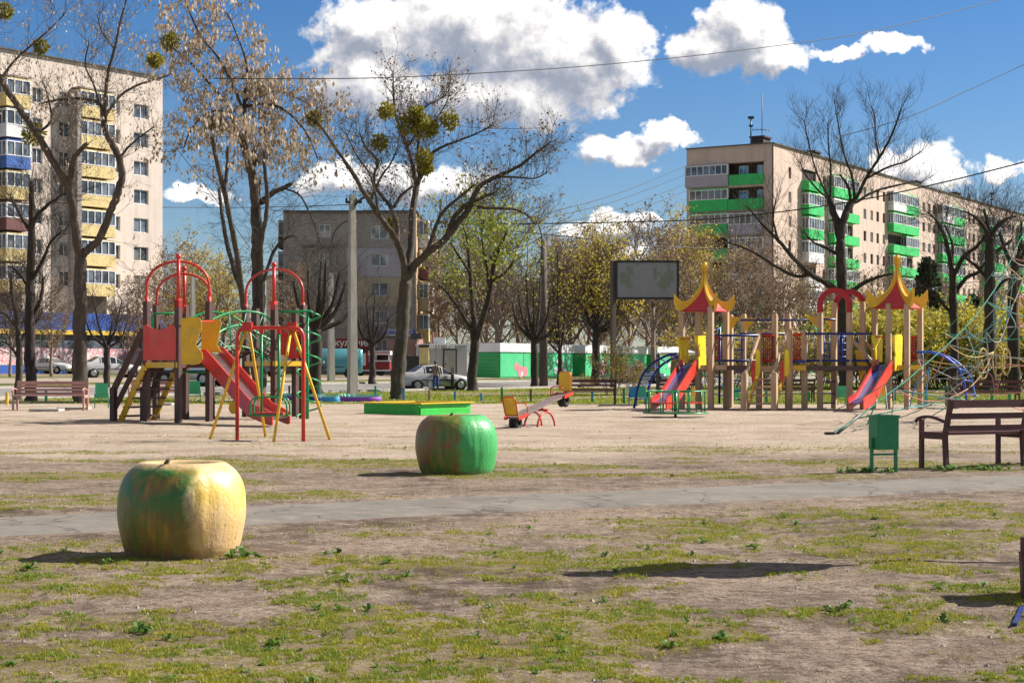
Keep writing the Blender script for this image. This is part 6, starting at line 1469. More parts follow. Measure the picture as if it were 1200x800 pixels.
def car(name, label, st, paint, loc, head, glassx, wheels=(1.32, -1.28), r=.30, side_rows=None, cat='car', rear_glass=True, stripe=None, gsegs=None):
    """glassx: (first, last) station index of the greenhouse"""
    root = empty(name, (0,0,0), label, cat, 'vehicles on the road and the parking strip'); pm_ = M.get(paint) or carpaint(paint[0], paint[1]); 
    if isinstance(paint, tuple): M[paint[0]] = pm_
    rings = []
    for (x, zl, zb, zt, wb, wt) in st:
        zm = zl+(zb-zl)*.5; hp = [(wb*.88, zl), (wb*1.0, zl+.10), (wb*1.03, zm), (wb, zb), (wt, zt-.03), (wt*.86, zt)]
        rings.append([Vector((x, y, z)) for y, z in hp]+[Vector((x, -y, z)) for y, z in reversed(hp)])
    mb = MB(); mb.loft(rings, smooth=True); mb.build('body', pm_, root)
    g0, g1 = glassx
    def strip_(i, j, k0, k1, name, out=.012, mat='car_glass', tri=None):
        mb = MB()
        for s_ in (1, -1):
            pts = []
            for q in (i, j):
                for kk in ((k0, k1) if q == i else (k1, k0)):
                    p = rings[q][kk].copy(); p.y = abs(p.y)+out; pts.append(p)
            c_ = sum(pts, Vector())/4; pts = [c_+(p-c_)*.86 for p in pts]; pts = [Vector((p.x, p.y*s_, p.z)) for p in pts]
            mbs = MB(); mbs.face(pts); mbs.build(name, M[mat], root)
    for i in range(g0, g1):
        if gsegs is None or i in gsegs: strip_(i, i+1, 3, 4, 'side_window', .014)
    def screen(i, j, name):
        a, b_ = rings[i], rings[j]; pts = [a[4], b_[4], b_[7], a[7]]; c_ = sum(pts, Vector())/4; n_ = (pts[1]-pts[0]).cross(pts[3]-pts[0]).normalized(); n_ = n_ if n_.z > 0 else -n_
        mb = MB(); mb.face([c_+(p-c_)*.9+n_*.035 for p in pts]); mb.build(name, M['car_glass'], root)
    screen(g0, g0+1, 'windscreen')
    if rear_glass: screen(g1-1, g1, 'rear_window')
    for x in wheels:
        for s_ in (1, -1):
            yw = st[2][4]*1.0; c = Vector((x, s_*(yw-.03), r))
            def ring(rr, y): return [Vector((x+rr*math.cos(a), s_*y, r+rr*math.sin(a))) for a in [k*PI/10 for k in range(20)]]
            mb = MB(); mb.face(ring(r*1.22, yw+.032)); mb.loft([ring(r*1.22, yw+.0), ring(r*1.22, yw+.032)], cap=False); mb.build('wheel_arch', M['rubber'], root)
            mb = MB(); mb.loft([ring(r*.9, yw-.12), ring(r, yw-.1), ring(r, yw+.05), ring(r*.92, yw+.075), ring(r*.62, yw+.075)]); w_ = mb.build('wheel', M['rubber'], root)
            mb = MB(); mb.loft([ring(r*.62, yw+.078), ring(r*.55, yw+.09), ring(r*.2, yw+.07), ring(r*.12, yw+.095)]); mb.build('rim', M['rim'], w_)
    xf, xb = st[1][0], st[-2][0]; zf = st[1][2]; zr = st[-2][2]
    for s_ in (1, -1):
        mb = MB(); mb.box((xf-.02, s_*st[1][4]*.72, zf-.03), (.16,.34,.15)); mb.build('headlight', M['head_glass'], root)
        mb = MB(); mb.box((xb+.03, s_*st[-2][4]*.78, zr-.13), (.14,.30,.17)); mb.build('tail_light', M['tail_red'], root)
        mb = MB(); mb.box((st[g0][0]-.25, s_*(st[g0][4]+.10), st[g0][2]+.06), (.12,.16,.12)); mb.build('mirror', M['rubber'] , root)
        mb = MB(); mb.box((.0, s_*(st[4][4]*1.035), (st[4][1]+st[4][2])*.5+.02), (2.1,.03,.05)); mb.build('side_trim', M['rubber'], root)
    for x, z in ((st[0][0]+.01, .42), (st[-1][0]-.02, .52)): mb = MB(); mb.box((x, 0, z), (.03,.5,.11)); mb.build('number_plate', M['plate'], root)
    for x in (st[0][0]-.06, st[-1][0]+.06): mb = MB(); mb.box((x, 0, .36), (.2,1.45,.10)); mb.build('bumper_strip', M['rubber'], root)
    if stripe:
        for s_ in (1, -1):
            mb = MB(); mb.box((0, s_*(st[4][4]*1.035+.002), .78), (3.6,.02,.16)); mb.build('side_stripe', M[stripe], root)
    root.location = loc; root.rotation_euler = (0, 0, head); return root
hd = math.atan2(UD.y, UD.x)
def onroad(px, py_guess, Y): p = P(px, 431, Y); p.z = gz(p.x, Y)+.03; return p
GS = (4, 5, 6, 7)
car('parked_car', 'silver sedan with its door open and a person standing beside it', SEDAN, ('silver_car_paint', (.50,.50,.52)), onroad(508, 0, 97.5), .40, (4, 8), gsegs=(4,5,6,7))
car('parked_car', 'white sedan parked before the shop front, seen between two left trees', SEDAN, ('white_car_paint', (.66,.66,.66)), onroad(61, 0, 150), -.45, (4, 8))
car('parked_car', 'pale silver sedan right of the thick left tree trunk, boot towards us', SEDAN, ('pale_car_paint', (.60,.60,.60)), onroad(128, 0, 112), .52, (4, 8))
car('parked_car', 'white off-roader with blue side stripe seen through the climbing tower', SUV, 'white_car_paint', onroad(226, 0, 99), 2.75, (3, 7), r=.36, stripe='shop_blue')
car('parked_car', 'black off-roader behind the swing, left of the turquoise van', SUV, ('black_car_paint', (.015,.015,.018)), onroad(345, 0, 124), 3.6, (3, 7), r=.36)
car('parked_van', 'turquoise panel van behind the square concrete lamp post', VAN, ('turquoise_van_paint', (.09,.33,.38)), onroad(386, 0, 126), 3.14+.16, (2, 6), gsegs=(2, 3), wheels=(1.55, -1.5), r=.34, cat='van', rear_glass=False)
car('parked_car', 'pale blue car behind the bushes left of the tan castle', SEDAN, ('pale_blue_car_paint', (.38,.50,.55)), onroad(748, 0, 135), .15, (4, 8))
# open car door
o = CAR0 = None
c = onroad(508, 0, 97.5); u_ = Vector((math.cos(.40), math.sin(.40), 0)); v_ = Vector((u_.y, -u_.x, 0))
croot = [q for q in bpy.data.objects if q.name == 'parked_car'][0]
h_ = c+u_*.75+v_*.9; e_ = h_+(v_*.95-u_*.25).normalized()*1.0
mb = MB(); mb.bar(h_+Vector((0,0,.58)), e_+Vector((0,0,.58)), .07, .66); mb.tube([h_+Vector((0,0,.9)), h_+(e_-h_)*.35+Vector((0,0,1.28)), e_+Vector((0,0,1.25)), e_+Vector((0,0,.9))], .025, 6)
me_o = mb.build('door', M['rubber'], None, org=c); me_o.parent = croot; me_o.location = (0,0,0); me_o.rotation_euler = (0,0,-.40)

# ================================================================== people (skinned skeletons)
M['skin'] = pmat('skin', (.45,.27,.19), .55, .08, 3, .02); M['jacket_brown'] = pmat('tan_brown_jacket', (.20,.14,.10), .8, .3, 4, .2, stain=(.45,.36,.28), stain_amt=.6); M['jeans'] = pmat('blue_jeans', (.02,.06,.24), .8, .2, 4, .2); M['hair_dark'] = pmat('dark_hair', (.012,.01,.01), .6, .2, 6, .2); M['cloth_dark'] = pmat('dark_clothes', (.02,.02,.025), .8, .2, 4, .2); M['shoe'] = pmat('dark_shoe', (.02,.018,.016), .5, .2, 4, .1); M['bag'] = pmat('pale_bag', (.6,.62,.62), .5, .1, 3, .1)
def skin(name, verts, edges, radii, mat, root, lv=2):
    me = bpy.data.meshes.new(name); me.from_pydata([tuple(v) for v in verts], edges, []); o = bpy.data.objects.new(name, me); col.objects.link(o)
    o.modifiers.new('skin', 'SKIN'); me.skin_vertices.new() if not me.skin_vertices else None
    sv = me.skin_vertices[0].data
    for i, r in enumerate(radii): sv[i].radius = (r, r) if not isinstance(r, tuple) else r
    sv[0].use_root = True
    s_ = o.modifiers.new('sub', 'SUBSURF'); s_.levels = lv; s_.render_levels = lv
    dg = bpy.context.evaluated_depsgraph_get(); me2 = bpy.data.meshes.new_from_object(o.evaluated_get(dg)); bpy.data.objects.remove(o)
    me2.materials.clear(); me2.materials.append(mat); me2.polygons.foreach_set('use_smooth', [True]*len(me2.polygons)); me2.name = name
    q = bpy.data.objects.new(name, me2); col.objects.link(q); q.parent = root; reg(root, q); return q
def person(loc, rz, label, H, jacket, trousers, pose='stand', bag=None):
    root = empty('person', (0,0,0), label, 'person'); k = H/1.75
    J = dict(pelvis=(0,0,.95), waist=(0,.01,1.08), chest=(0,.0,1.30), neck=(0,.0,1.48), head0=(0,-.015,1.56), head=(0,-.02,1.66), top=(0,-.01,1.74))
    lean = Vector((0,-.02,0))
    arms = {1: [(.17,0,1.42), (.24,-.03,1.17), (.22,-.22,1.02), (.20,-.30,.99)], -1: [(-.17,0,1.42), (-.25,.0,1.16), (-.24,-.08,.92), (-.235,-.1,.84)]}
    legs = {1: [(.10,0,.90), (.12,-.02,.50), (.12,.02,.09), (.13,-.14,.04)], -1: [(-.10,0,.90), (-.12,-.04,.50), (-.13,-.02,.09), (-.15,-.18,.04)]}
    V = [J['pelvis'], J['waist'], J['chest'], J['neck'], J['head0'], J['head'], J['top']]; E = [(0,1),(1,2),(2,3),(3,4),(4,5),(5,6)]; Rr = [(.15,.10),(.135,.10),(.16,.105),(.055,.06),(.065,.075),(.08,.098),(.055,.065)]
    for s_ in (1, -1):
        b0 = len(V); V += arms[s_]; E += [(2, b0), (b0, b0+1), (b0+1, b0+2), (b0+2, b0+3)]; Rr += [.055, .042, .030, .035]
        h = Vector(arms[s_][3]); d_ = (h-Vector(arms[s_][2])).normalized()
        for f in range(4): b1 = len(V); V += [h+d_*.03+Vector(((f-1.5)*.018, 0, 0)), h+d_*(.09+.01*(1 if f in (1,2) else 0))+Vector(((f-1.5)*.022, 0, -.012))]; E += [(b0+3, b1), (b1, b1+1)]; Rr += [.009, .007]
        b1 = len(V); V += [h+Vector((-s_*.035, -.01, 0)), h+Vector((-s_*.05, -.02, 0))+d_*.035]; E += [(b0+3, b1), (b1, b1+1)]; Rr += [.010, .008]
    for s_ in (1, -1):
        b0 = len(V); V += legs[s_]; E += [(0, b0), (b0, b0+1), (b0+1, b0+2), (b0+2, b0+3)]; Rr += [.088, .058, .04, .035]
    sc_ = lambda vs: [Vector(v)*k for v in vs]; skin('body', sc_(V), E, [tuple(x*k for x in r) if isinstance(r, tuple) else r*k for r in Rr], M['skin'], root)
    V = [J['pelvis'], J['waist'], J['chest'], (0,.0,1.44)]; E = [(0,1),(1,2),(2,3)]; Rr = [(.17,.125),(.165,.125),(.185,.13),(.085,.085)]
    for s_ in (1, -1):
        b0 = len(V); V += arms[s_][:3]; E += [(2, b0), (b0, b0+1), (b0+1, b0+2)]; Rr += [.078, .062, .047]
    skin('jacket', sc_(V), E, [tuple(x*k for x in r) if isinstance(r, tuple) else r*k for r in Rr], M[jacket], root)
    V = [(0,0,.98), (0,0,.92)]; E = [(0,1)]; Rr = [(.155,.115),(.16,.12)]
    for s_ in (1, -1):
        b0 = len(V); V += legs[s_][:3]; E += [(1, b0), (b0, b0+1), (b0+1, b0+2)]; Rr += [.10, .075, .06]
    skin('trousers', sc_(V), E, [tuple(x*k for x in r) if isinstance(r, tuple) else r*k for r in Rr], M[trousers], root)
    for s_ in (1, -1):
        a = Vector(legs[s_][2]); t = Vector(legs[s_][3]); skin('shoe', sc_([a+Vector((0,.03,-.03)), a+Vector((0,-.04,-.05)), t]), [(0,1),(1,2)], [.05*k, .048*k, .04*k], M['shoe'], root)
    mb = MB(); c = Vector((0,.01,1.675))*k
    mb.lathe(Vector((0,0,0)), [(0,-.09),(.075,-.07),(.105,-.01),(.10,.05),(.06,.095),(0,.108)], 14); mb.v = [(v[0]*.86*k+c.x, v[1]*1.0*k+c.y+.012, v[2]*k+c.z+.01) for v in mb.v]; mb.build('hair', M['hair_dark'], root)
    mb = MB(); f = Vector((0,-.115,1.655))*k; mb.tube([f+Vector((0,.01,.03)), f+Vector((0,-.015,-.005)), f+Vector((0,.01,-.01))], [.008,.014,.008], 6); mb.build('nose', M['skin'], root)
    for s_ in (1, -1):
        mb = MB(); e = Vector((s_*.032,-.108,1.675))*k; mb.lathe(e, [(0,-.009),(.011,0),(0,.009)], 8); mb.build('eye', M['cloth_dark'], root)
        mb = MB(); e = Vector((s_*.083,-.01,1.655))*k; mb.lathe(e, [(0,-.03),(.014,-.01),(.016,.015),(0,.03)], 8); mb.build('ear', M['skin'], root)
    mb = MB(); f = Vector((0,-.108,1.61))*k; mb.box(f, (.05*k,.02,.01)); mb.build('mouth', M['tail_red'], root)
    root.location = loc; root.rotation_euler = (0, 0, rz); return root
pl_ = onroad(510.5, 0, 96.3); pl_.z = gz(pl_.x, 96.3)+.03
person(pl_, 2.6, 'person in tan-brown jacket and blue jeans standing at the silver sedan', 1.62, 'jacket_brown', 'jeans')
bg_ = P(504.5, 447, 96.2); root = empty('shopping_bag', bg_, 'pale shopping bag held at the side of the person by the silver sedan', 'bag'); mb = MB(); mb.lathe(bg_+Vector((0,0,-.2)), [(0,-.22),(.12,-.21),(.15,-.1),(.12,.1),(.05,.22),(0,.24)], 10, sq=lambda a, z: 1-.3*abs(math.sin(a))); mb.build('bag_body', M['bag'], root); mb = MB(); mb.tube([bg_+Vector((-.05,0,0)), bg_+Vector((0,0,.14)), bg_+Vector((.05,0,0))], .01, 5); mb.build('bag_handle', M['bag'], root)
q = onroad(5.5, 0, 158); person(q, .4, 'person in dark clothes walking before the shop at the far left edge', 1.7, 'cloth_dark', 'cloth_dark')

# ================================================================== trees
def vrand(r): 
    v = Vector((r.gauss(0,1), r.gauss(0,1), r.gauss(0,1))); return v.normalized()
class Tree:
    def __init__(s, rng): s.tr = MB(); s.cr = MB(); s.lf = MB(); s.tips = []; s.rng = rng; s.pool = []
    def twig(s, p, d, L, r, depth, up=.25, wig=.22, kids_=(3, 5), ratio=.6, tipr=.35):
        rg_ = s.rng; n = 5 if depth > 0 else 3; pts = [p]; dd = d.normalized()
        for i in range(n):
            dd = (dd+vrand(rg_)*wig+Vector((0,0,up))*.35).normalized(); pts.append(pts[-1]+dd*L/n)
        rad = [r*(1-(1-tipr)*i/n) for i in range(n+1)]
        s.cr.tube(pts, rad, 4 if r > .03 else 3, cap=False)
        s.tips.append((pts[-1], dd)); 
        if depth == 0: s.tips.append((pts[n//2], dd)); return
        for k in range(rg_.randint(*kids_)):
            t = rg_.uniform(.25, 1.0); i = min(n-1, int(t*n)); q = pts[i].lerp(pts[i+1], t*n-i if t < 1 else 1); ax = (pts[i+1]-pts[i]).normalized()
            side = vrand(rg_); side = (side-ax*side.dot(ax)).normalized(); nd = (ax*rg_.uniform(.55, 1.0)+side*rg_.uniform(.6, 1.0)).normalized()
            s.twig(q, nd, L*ratio*rg_.uniform(.7, 1.25), r*.55, depth-1, up, wig, kids_, ratio, tipr)
    def leaves(s, n, size, spread, droop=0, mb=None, flat=False, asp=.45, zmin=None):
        rg_ = s.rng; mb = mb or s.lf; tips = s.tips if zmin is None else [t for t in s.tips if t[0].z > zmin+rg_.uniform(-1.5, 1.5)]
        for _ in range(n):
            p, d = tips[rg_.randrange(len(tips))]; q = p+vrand(rg_)*spread*rg_.random(); 
            a = vrand(rg_); 
            if droop: a = (a*.35+Vector((0,0,-1))).normalized()
            b_ = a.cross(vrand(rg_)).normalized(); L = size*rg_.uniform(.6, 1.35); w_ = L*asp; mb.face([q, q+a*L*.5+b_*w_, q+a*L, q+a*L*.5-b_*w_])
def ball(mb, c, r, n, rg_, size):
    for _ in range(n):
        d = vrand(rg_); q = c+d*r*rg_.random()**.45; a = (d+vrand(rg_)*.8).normalized(); b_ = a.cross(vrand(rg_)).normalized(); L = size*rg_.uniform(.6, 1.4); mb.face([q, q+a*L*.5+b_*L*.28, q+a*L, q+a*L*.5-b_*L*.28])
def traced_tree(name, label, Y, limbs, seed, bark='bark', twig=(1.2, 3), tw_r=.7, dens=1.0, maxr=4.5, up=.3, leaf=None, mist=None, group=None, kids_=(3, 5), dy=.5, baseY=None, twigw=.2, cat='tree', minr=.0):
    """limbs in photo pixels (x, y, radius) at distance Y, each fanned out in depth"""
    rg_ = random.Random(seed); T = Tree(rg_); sc_ = S(Y); placed = []
    b0 = limbs[0][0]; base = gpt(b0[0], Y); base.z = gz(base.x, Y); root = empty(name, base, label, cat, group)
    spawn = []
    for li, limb in enumerate(limbs):
        x0, y0, r0 = limb[0]; off_ = 0.0
        if placed: q = min(placed, key=lambda a: (a[0]-x0)**2+(a[1]-y0)**2); off_ = q[2]
        slope = 0 if li == 0 else rg_.choice((-1, 1))*rg_.uniform(.35, 1.0)*dy
        pts = []; rr = []; cum = 0
        for i, (x, y, r_) in enumerate(limb):
            if i: cum += math.hypot(x-limb[i-1][0], y-limb[i-1][1])/sc_
            o_ = off_+slope*cum; pts.append(P(x, y, Y)+Vector((0, o_, 0))); rr.append(max(r_*.92/sc_, .012))
        n0 = len(pts); fine = smoothline(pts, 5); 
        frr = []
        for i in range(n0-1):
            for j in range(5): frr.append(rr[i]+(rr[i+1]-rr[i])*j/5)
        frr.append(rr[-1])
        if li == 0: 
            fine = [fine[0]-Vector((0,0,.25))]+fine; fine[0].z = base.z-.3; frr = [frr[0]*1.45]+frr; frr[1] *= 1.18
        fine2 = [p+vrand(rg_)*frr[i]*.16 for i, p in enumerate(fine)]; frr = [f*rg_.uniform(.93, 1.08) for f in frr]
        T.tr.tube(fine2, frr, 10 if frr[0] > .1 else 7)
        for i, p in enumerate(fine): 
            px_ = CX+F*p.x/Y; py_ = HY-(p.z-EYE)*F/Y; placed.append((px_, py_, p.y-Y)); 
            spawn.append((p, (fine[min(i+1, len(fine)-1)]-fine[max(i-1, 0)]).normalized(), frr[i]*sc_, li, i/(len(fine)-1)))
    for p, d, rp_, li, t in spawn:
        if rp_ > maxr or (li == 0 and t < .45): continue
        if rp_ < minr: continue
        nn = dens*(1.0 if rp_ > 2.5 else 1.7)*(1.6 if t > .8 and li else 1); k = int(nn)+(rg_.random() < nn-int(nn))
        for _ in range(k):
            side = vrand(rg_); side = (side-d*side.dot(d)).normalized(); nd = (d*rg_.uniform(.1, .9)+side+Vector((0,0,up*.8))).normalized()
            T.twig(p, nd, twig[0]*rg_.uniform(.6, 1.25), tw_r/sc_, twig[1]-1, up, twigw, kids_)
    T.tr.build('trunk', M[bark], root); cr = T.cr.build('crown', M[bark], root)
    if leaf:
        for (n, size, spread, mt, droop, *zy) in leaf: mb = MB(); T.leaves(n, size, spread, droop, mb, asp=.26 if mt == 'leaf_tan' else .45, zmin=zat(zy[0], Y) if zy else None); mb.build('foliage' if mt != 'leaf_tan' else 'seed_clusters', M[mt], root)
    if mist:
        for x, y, r_ in mist: mb = MB(); c = P(x, y, Y)+Vector((0, rg_.uniform(-.3,.3), 0)); R_ = r_/sc_; ball(mb, c, R_, int(260+900*R_*R_), rg_, .15); mb.build('mistletoe', M['leaf_mistletoe'], root)
    return root, T

# central tree with mistletoe
traced_tree('bare_tree', 'tall bare tree with round mistletoe clumps, in the centre left behind the sandbox', 69, [
 [(464,469,10),(467,440,9.2),(470,400,8.6),(473,365,8.3),(476,330,8)],
 [(475,332,5),(473,304,4.6),(463,278,4),(447,256,3.5),(432,232,3),(416,205,2.5),(397,177,1.8),(382,155,1.2)],
 [(468,292,3),(465,260,3),(456,240,2.6),(440,220,2.2),(437,205,2),(440,185,1.6),(425,168,1.2),(418,150,.9)],
 [(438,222,2),(434,232,1.5),(445,205,1.4),(455,190,1.2),(462,175,.9)],
 [(475,325,5),(481,290,4.8),(482,245,4.4),(486,215,4),(485,208,3),(480,185,2.7),(474,165,2.5),(466,145,2.2),(458,122,1.6),(455,95,1.2),(454,68,.8)],
 [(486,215,3.5),(492,200,3),(500,186,2.6),(507,175,2),(530,165,1.5),(557,156,1.2),(577,146,.8)],
 [(489,203,2),(489,180,1.8),(489,160,1.6),(488,140,1.2)],
 [(466,143,1.6),(473,134,1.4),(481,127,1.2),(497,112,1.1),(512,104,.8),(520,98,.6)],
 [(474,165,1.5),(486,150,1.2),(505,140,1),(520,120,.8),(526,108,.6)],
 [(476,328,6),(489,308,5.2),(505,295,4.5),(522,282,4.2),(536,264,4),(550,247,3.8),(562,222,3),(582,211,2.6),(607,200,2),(627,185,1.5),(645,172,.8)],
 [(524,279,3.5),(533,256,3.2),(548,242,2.6),(562,236,2),(580,229,1.4)],
 [(560,245,2.5),(577,246,2),(605,247,1.7),(618,254,1.2),(628,264,.8)],
 [(500,298,2.6),(511,270,2.4),(520,252,2.2),(545,232,1.8),(556,224,1.2)],
 [(582,211,1.6),(605,212,1.3),(625,214,1),(640,208,.7)],
 [(462,243,2),(470,228,1.8),(484,217,1.4)],
 [(447,256,1.8),(440,215,1.4),(424,190,1.1),(414,168,.8)]],
 3, twig=(1.15, 3), tw_r=.36, dens=.95, up=.35, mist=[(454,132,9),(481,144,14),(497,148,14),(489,135,9),(505,152,8),(527,142,10),(497,184,9),(499,196,7),(445,167,9),(461,262,6)], kids_=(3,4), maxr=4.2, leaf=[(2600,.10,.05,'leaf_buds',0)])
# large left tree
traced_tree('bare_tree', 'big bare tree with a thick straight trunk and forked limbs before the cream block', 62, [
 [(95,476,10.5),(94,440,9.6),(93,400,8.8),(94,360,8.2),(94,320,7.6),(94,300,7)],
 [(93,305,5.5),(92,270,5.2),(91,240,5),(89,222,4.8),(70,185,4.3),(58,160,4),(45,140,3.8),(30,112,3.4),(20,92,3.2),(5,72,2.8),(-8,45,2.4),(-20,20,1.8)],
 [(95,300,5.5),(104,292,5.2),(118,280,5),(132,250,5),(142,228,5),(148,205,4.8),(143,182,4.4),(134,165,4),(129,148,3.5),(128,130,2.8),(118,124,2.2),(100,122,1.8),(82,124,1.5),(60,130,1)],
 [(131,150,2.6),(134,125,2.2),(140,95,2),(150,70,1.7),(158,45,1.3),(168,20,1),(178,-5,.8)],
 [(132,142,2.2),(145,118,1.8),(160,105,1.5),(180,95,1.2),(198,88,.9)],
 [(91,225,4),(94,208,3.8),(100,192,3.4),(110,182,3),(118,176,2.4)],
 [(62,165,1.8),(75,150,1.4),(70,125,1.2),(62,105,1)],
 [(28,110,2),(40,90,1.6),(58,70,1.3),(78,50,.9),(95,30,.6)], [(5,72,2),(18,50,1.6),(25,25,1.3),(35,0,1),(40,-20,.8)],
 [(145,190,2),(155,175,1.5),(170,160,1.1),(182,150,.8)],[(128,134,1.8),(120,105,1.4),(112,85,1.1),(118,60,.8)],[(150,70,1.2),(135,50,1),(128,30,.7)]],
 5, twig=(1.2, 3), tw_r=.32, dens=.75, up=.3, mist=[(49,56,7),(36,157,12),(4,12,8),(183,72,7)], kids_=(3,4), maxr=4.4, leaf=[(2000,.11,.08,'leaf_tan',1)])
# the seed-laden ash
traced_tree('seed_laden_tree', 'tall tree with crown full of dry tan seed clusters, behind the left tower', 66, [
 [(304,470,10),(303,430,9.4),(303,366,8.6),(302,330,8),(301,290,7.2),(300,244,6.6)],
 [(300,246,6),(296,204,5.8),(288,172,5),(280,155,4.4),(276,140,4)],
 [(288,172,3.5),(288,150,3.2),(285,122,2.6),(283,100,2)],
 [(284,128,2),(272,98,1.8),(258,70,1.6),(240,48,1.4),(228,22,1.1),(222,0,.8)],
 [(277,142,2.4),(262,118,2),(240,92,1.8),(218,68,1.6),(196,50,1.3),(178,36,1)],
 [(285,120,1.8),(290,95,1.6),(288,70,1.3),(280,45,1),(270,20,.8)],
 [(286,124,2),(304,119,1.8),(325,122,1.6),(345,138,1.4),(358,158,1.1),(366,180,.8)],
 [(287,116,1.6),(305,104,1.4),(328,104,1.2),(350,112,1),(372,120,.7)],
 [(278,142,1.8),(258,132,1.5),(238,138,1.3),(222,156,1.1),(215,172,.8)],
 [(296,202,4),(297,192,3.6),(300,180,3.2),(307,170,2.6)], [(298,196,3.4),(302,188,3),(309,181,2.4)],
 [(306,238,4),(318,226,3.6),(332,219,3),(340,214,2.4)], [(332,220,1.4),(350,228,1.2),(362,248,1),(372,272,.9),(378,292,.6)],
 [(300,420,5),(290,360,4),(287,310,3.6),(282,270,3.2),(276,230,3),(270,195,2.8),(268,174,2.6)], [(277,232,2.4),(279,205,2.2),(279,181,2)],
 [(296,430,4),(283,360,3.4),(266,312,3.2),(254,275,3),(246,240,2.6),(241,210,2.2)],
 [(306,400,4),(309,330,3.4),(310,290,3.2),(317,260,2.8),(320,236,2.6),(318,205,2.2),(318,186,1.8)], [(309,300,3),(306,262,2.8),(303,235,2.5),(303,208,2)], [(312,330,2.6),(322,295,2.2),(334,280,1.6),(344,276,1)]],
 8, twig=(1.15, 3), tw_r=.32, dens=.8, up=.05, kids_=(3,4), maxr=3.4, mist=[(369,139,8),(200,49,9),(258,148,10)], leaf=[(7200,.19,.14,'leaf_tan',1,180)], bark='bark')
# thin twin-stem tree at the far left
traced_tree('bare_tree', 'slim dark tree at the far left, behind the left bench', 66, [
 [(37,470,7.5),(35,420,6.6),(35,360,6),(36,310,5),(37,265,4.2),(37,235,3.4),(37,212,2.6)],
 [(36,272,3),(45,255,2.6),(58,244,2.2),(72,236,1.6),(84,230,1)], [(35,270,2.6),(24,255,2.2),(14,240,1.6),(6,226,1)], [(36,330,2.6),(52,305,2.2),(62,285,1.6),(76,272,1)], [(35,340,2.4),(22,322,2),(10,312,1.4)], [(35,380,3),(46,350,2.2),(48,325,1.6)]],
 11, bark='bark_dark', twig=(1.5, 3), tw_r=.36, dens=1.3, up=.35, kids_=(3,4), maxr=4.2)
traced_tree('bare_tree', 'thin low-branched tree just left of the slim dark tree, at the left edge', 68, [
 [(21,470,5),(22,430,4.4),(22,400,3.8),(19,370,3),(14,345,2.2),(12,320,1.5)], [(22,405,2.6),(32,385,2),(44,372,1.4)], [(21,385,2),(8,372,1.5),(-5,362,1)], [(22,420,2),(10,405,1.5),(0,400,1)]],
 12, bark='bark', twig=(1.6, 3), tw_r=.36, dens=2.0, up=.2, kids_=(3,5), maxr=4.0)
def poll(name, label, Y, x, yb, yf, rpx, stubs, seed, leaf=None, bark='bark_dark', dens=.8, tw=1.3, mist=None, kids_=(3,4)):
    limbs = [[(x, yb, rpx), (x+.5, (yb+yf)/2, rpx*.86), (x, yf, rpx*.8)]]
    for (sx, sy) in stubs:
        mx, my = (x*.45+sx*.55)+(sx-x)*.15, (yf+sy)/2+6; limbs.append([(x, yf+2, rpx*.46), (mx, my, rpx*.32), (sx, sy, rpx*.18)])
    return traced_tree(name, label, Y, limbs, seed, bark=bark, twig=(tw, 3), tw_r=.34, dens=dens, up=.45, leaf=leaf, maxr=rpx*.5, kids_=kids_, mist=mist)
poll('pollarded_tree', 'small dark pollarded tree left of the climbing stairs, beside the pale green bin', 92, 125, 455, 405, 4.5, [(103,370),(116,345),(137,352),(128,375),(146,380)], 21)
poll('pollarded_tree', 'pollarded tree with many bent stubs just behind the green spiral', 82, 370, 462, 385, 8.5, [(346,330),(357,312),(386,308),(403,330),(374,300),(414,352),(396,318),(362,340)], 22, dens=.9)
poll('pollarded_tree', 'small pollarded tree in front of the red food trailer', 112, 436, 447, 402, 4.6, [(417,368),(431,352),(444,356),(457,372),(438,340)], 23)
traced_tree('leafing_tree', 'dark forked tree with fresh green leaves right of the grey kiosk', 95, [
 [(553,458,7),(554,430,6.2),(556,400,5.6),(556,375,5)],[(556,380,3.6),(552,340,3),(549,300,2.4),(546,275,1.6),(540,258,1)],[(557,400,4),(567,370,3.6),(575,340,3),(580,310,2.4),(588,290,1.6),(595,275,1)],[(555,390,2.6),(540,365,2.2),(526,345,1.6),(515,335,1)],[(578,330,2),(592,322,1.6),(603,308,1)],[(551,320,2),(538,300,1.5),(528,285,1)],[(575,345,2),(570,310,1.7),(565,280,1.3),(568,262,.9)]],
 24, bark='bark_dark', twig=(1.6, 3), tw_r=.32, dens=.9, up=.3, kids_=(3,4), maxr=3.8, leaf=[(2600,.17,.4,'leaf_spring',0,335)])
poll('pollarded_tree', 'dark pollarded tree in front of the green kiosks, left of the weathered lamp post', 108, 626, 454, 398, 5.4, [(607,335),(616,318),(634,322),(645,345),(625,340),(652,372),(600,352)], 25, dens=.7)
poll('forked_tree', 'young V-forked tree before the second green kiosk', 122, 656, 440, 412, 3.6, [(635,372),(647,330),(652,300),(662,350)], 26, dens=1.2, tw=2.0, leaf=[(500,.16,.4,'leaf_yellow',0)])
poll('leafing_tree', 'dark-trunked tree with yellowish leaves behind the bench, left of the billboard', 116, 698, 448, 386, 6.2, [(684,345),(693,318),(716,325),(727,348),(705,300),(720,372)], 27, dens=1.4, tw=2.4, leaf=[(1900,.17,.5,'leaf_yellow',0)])
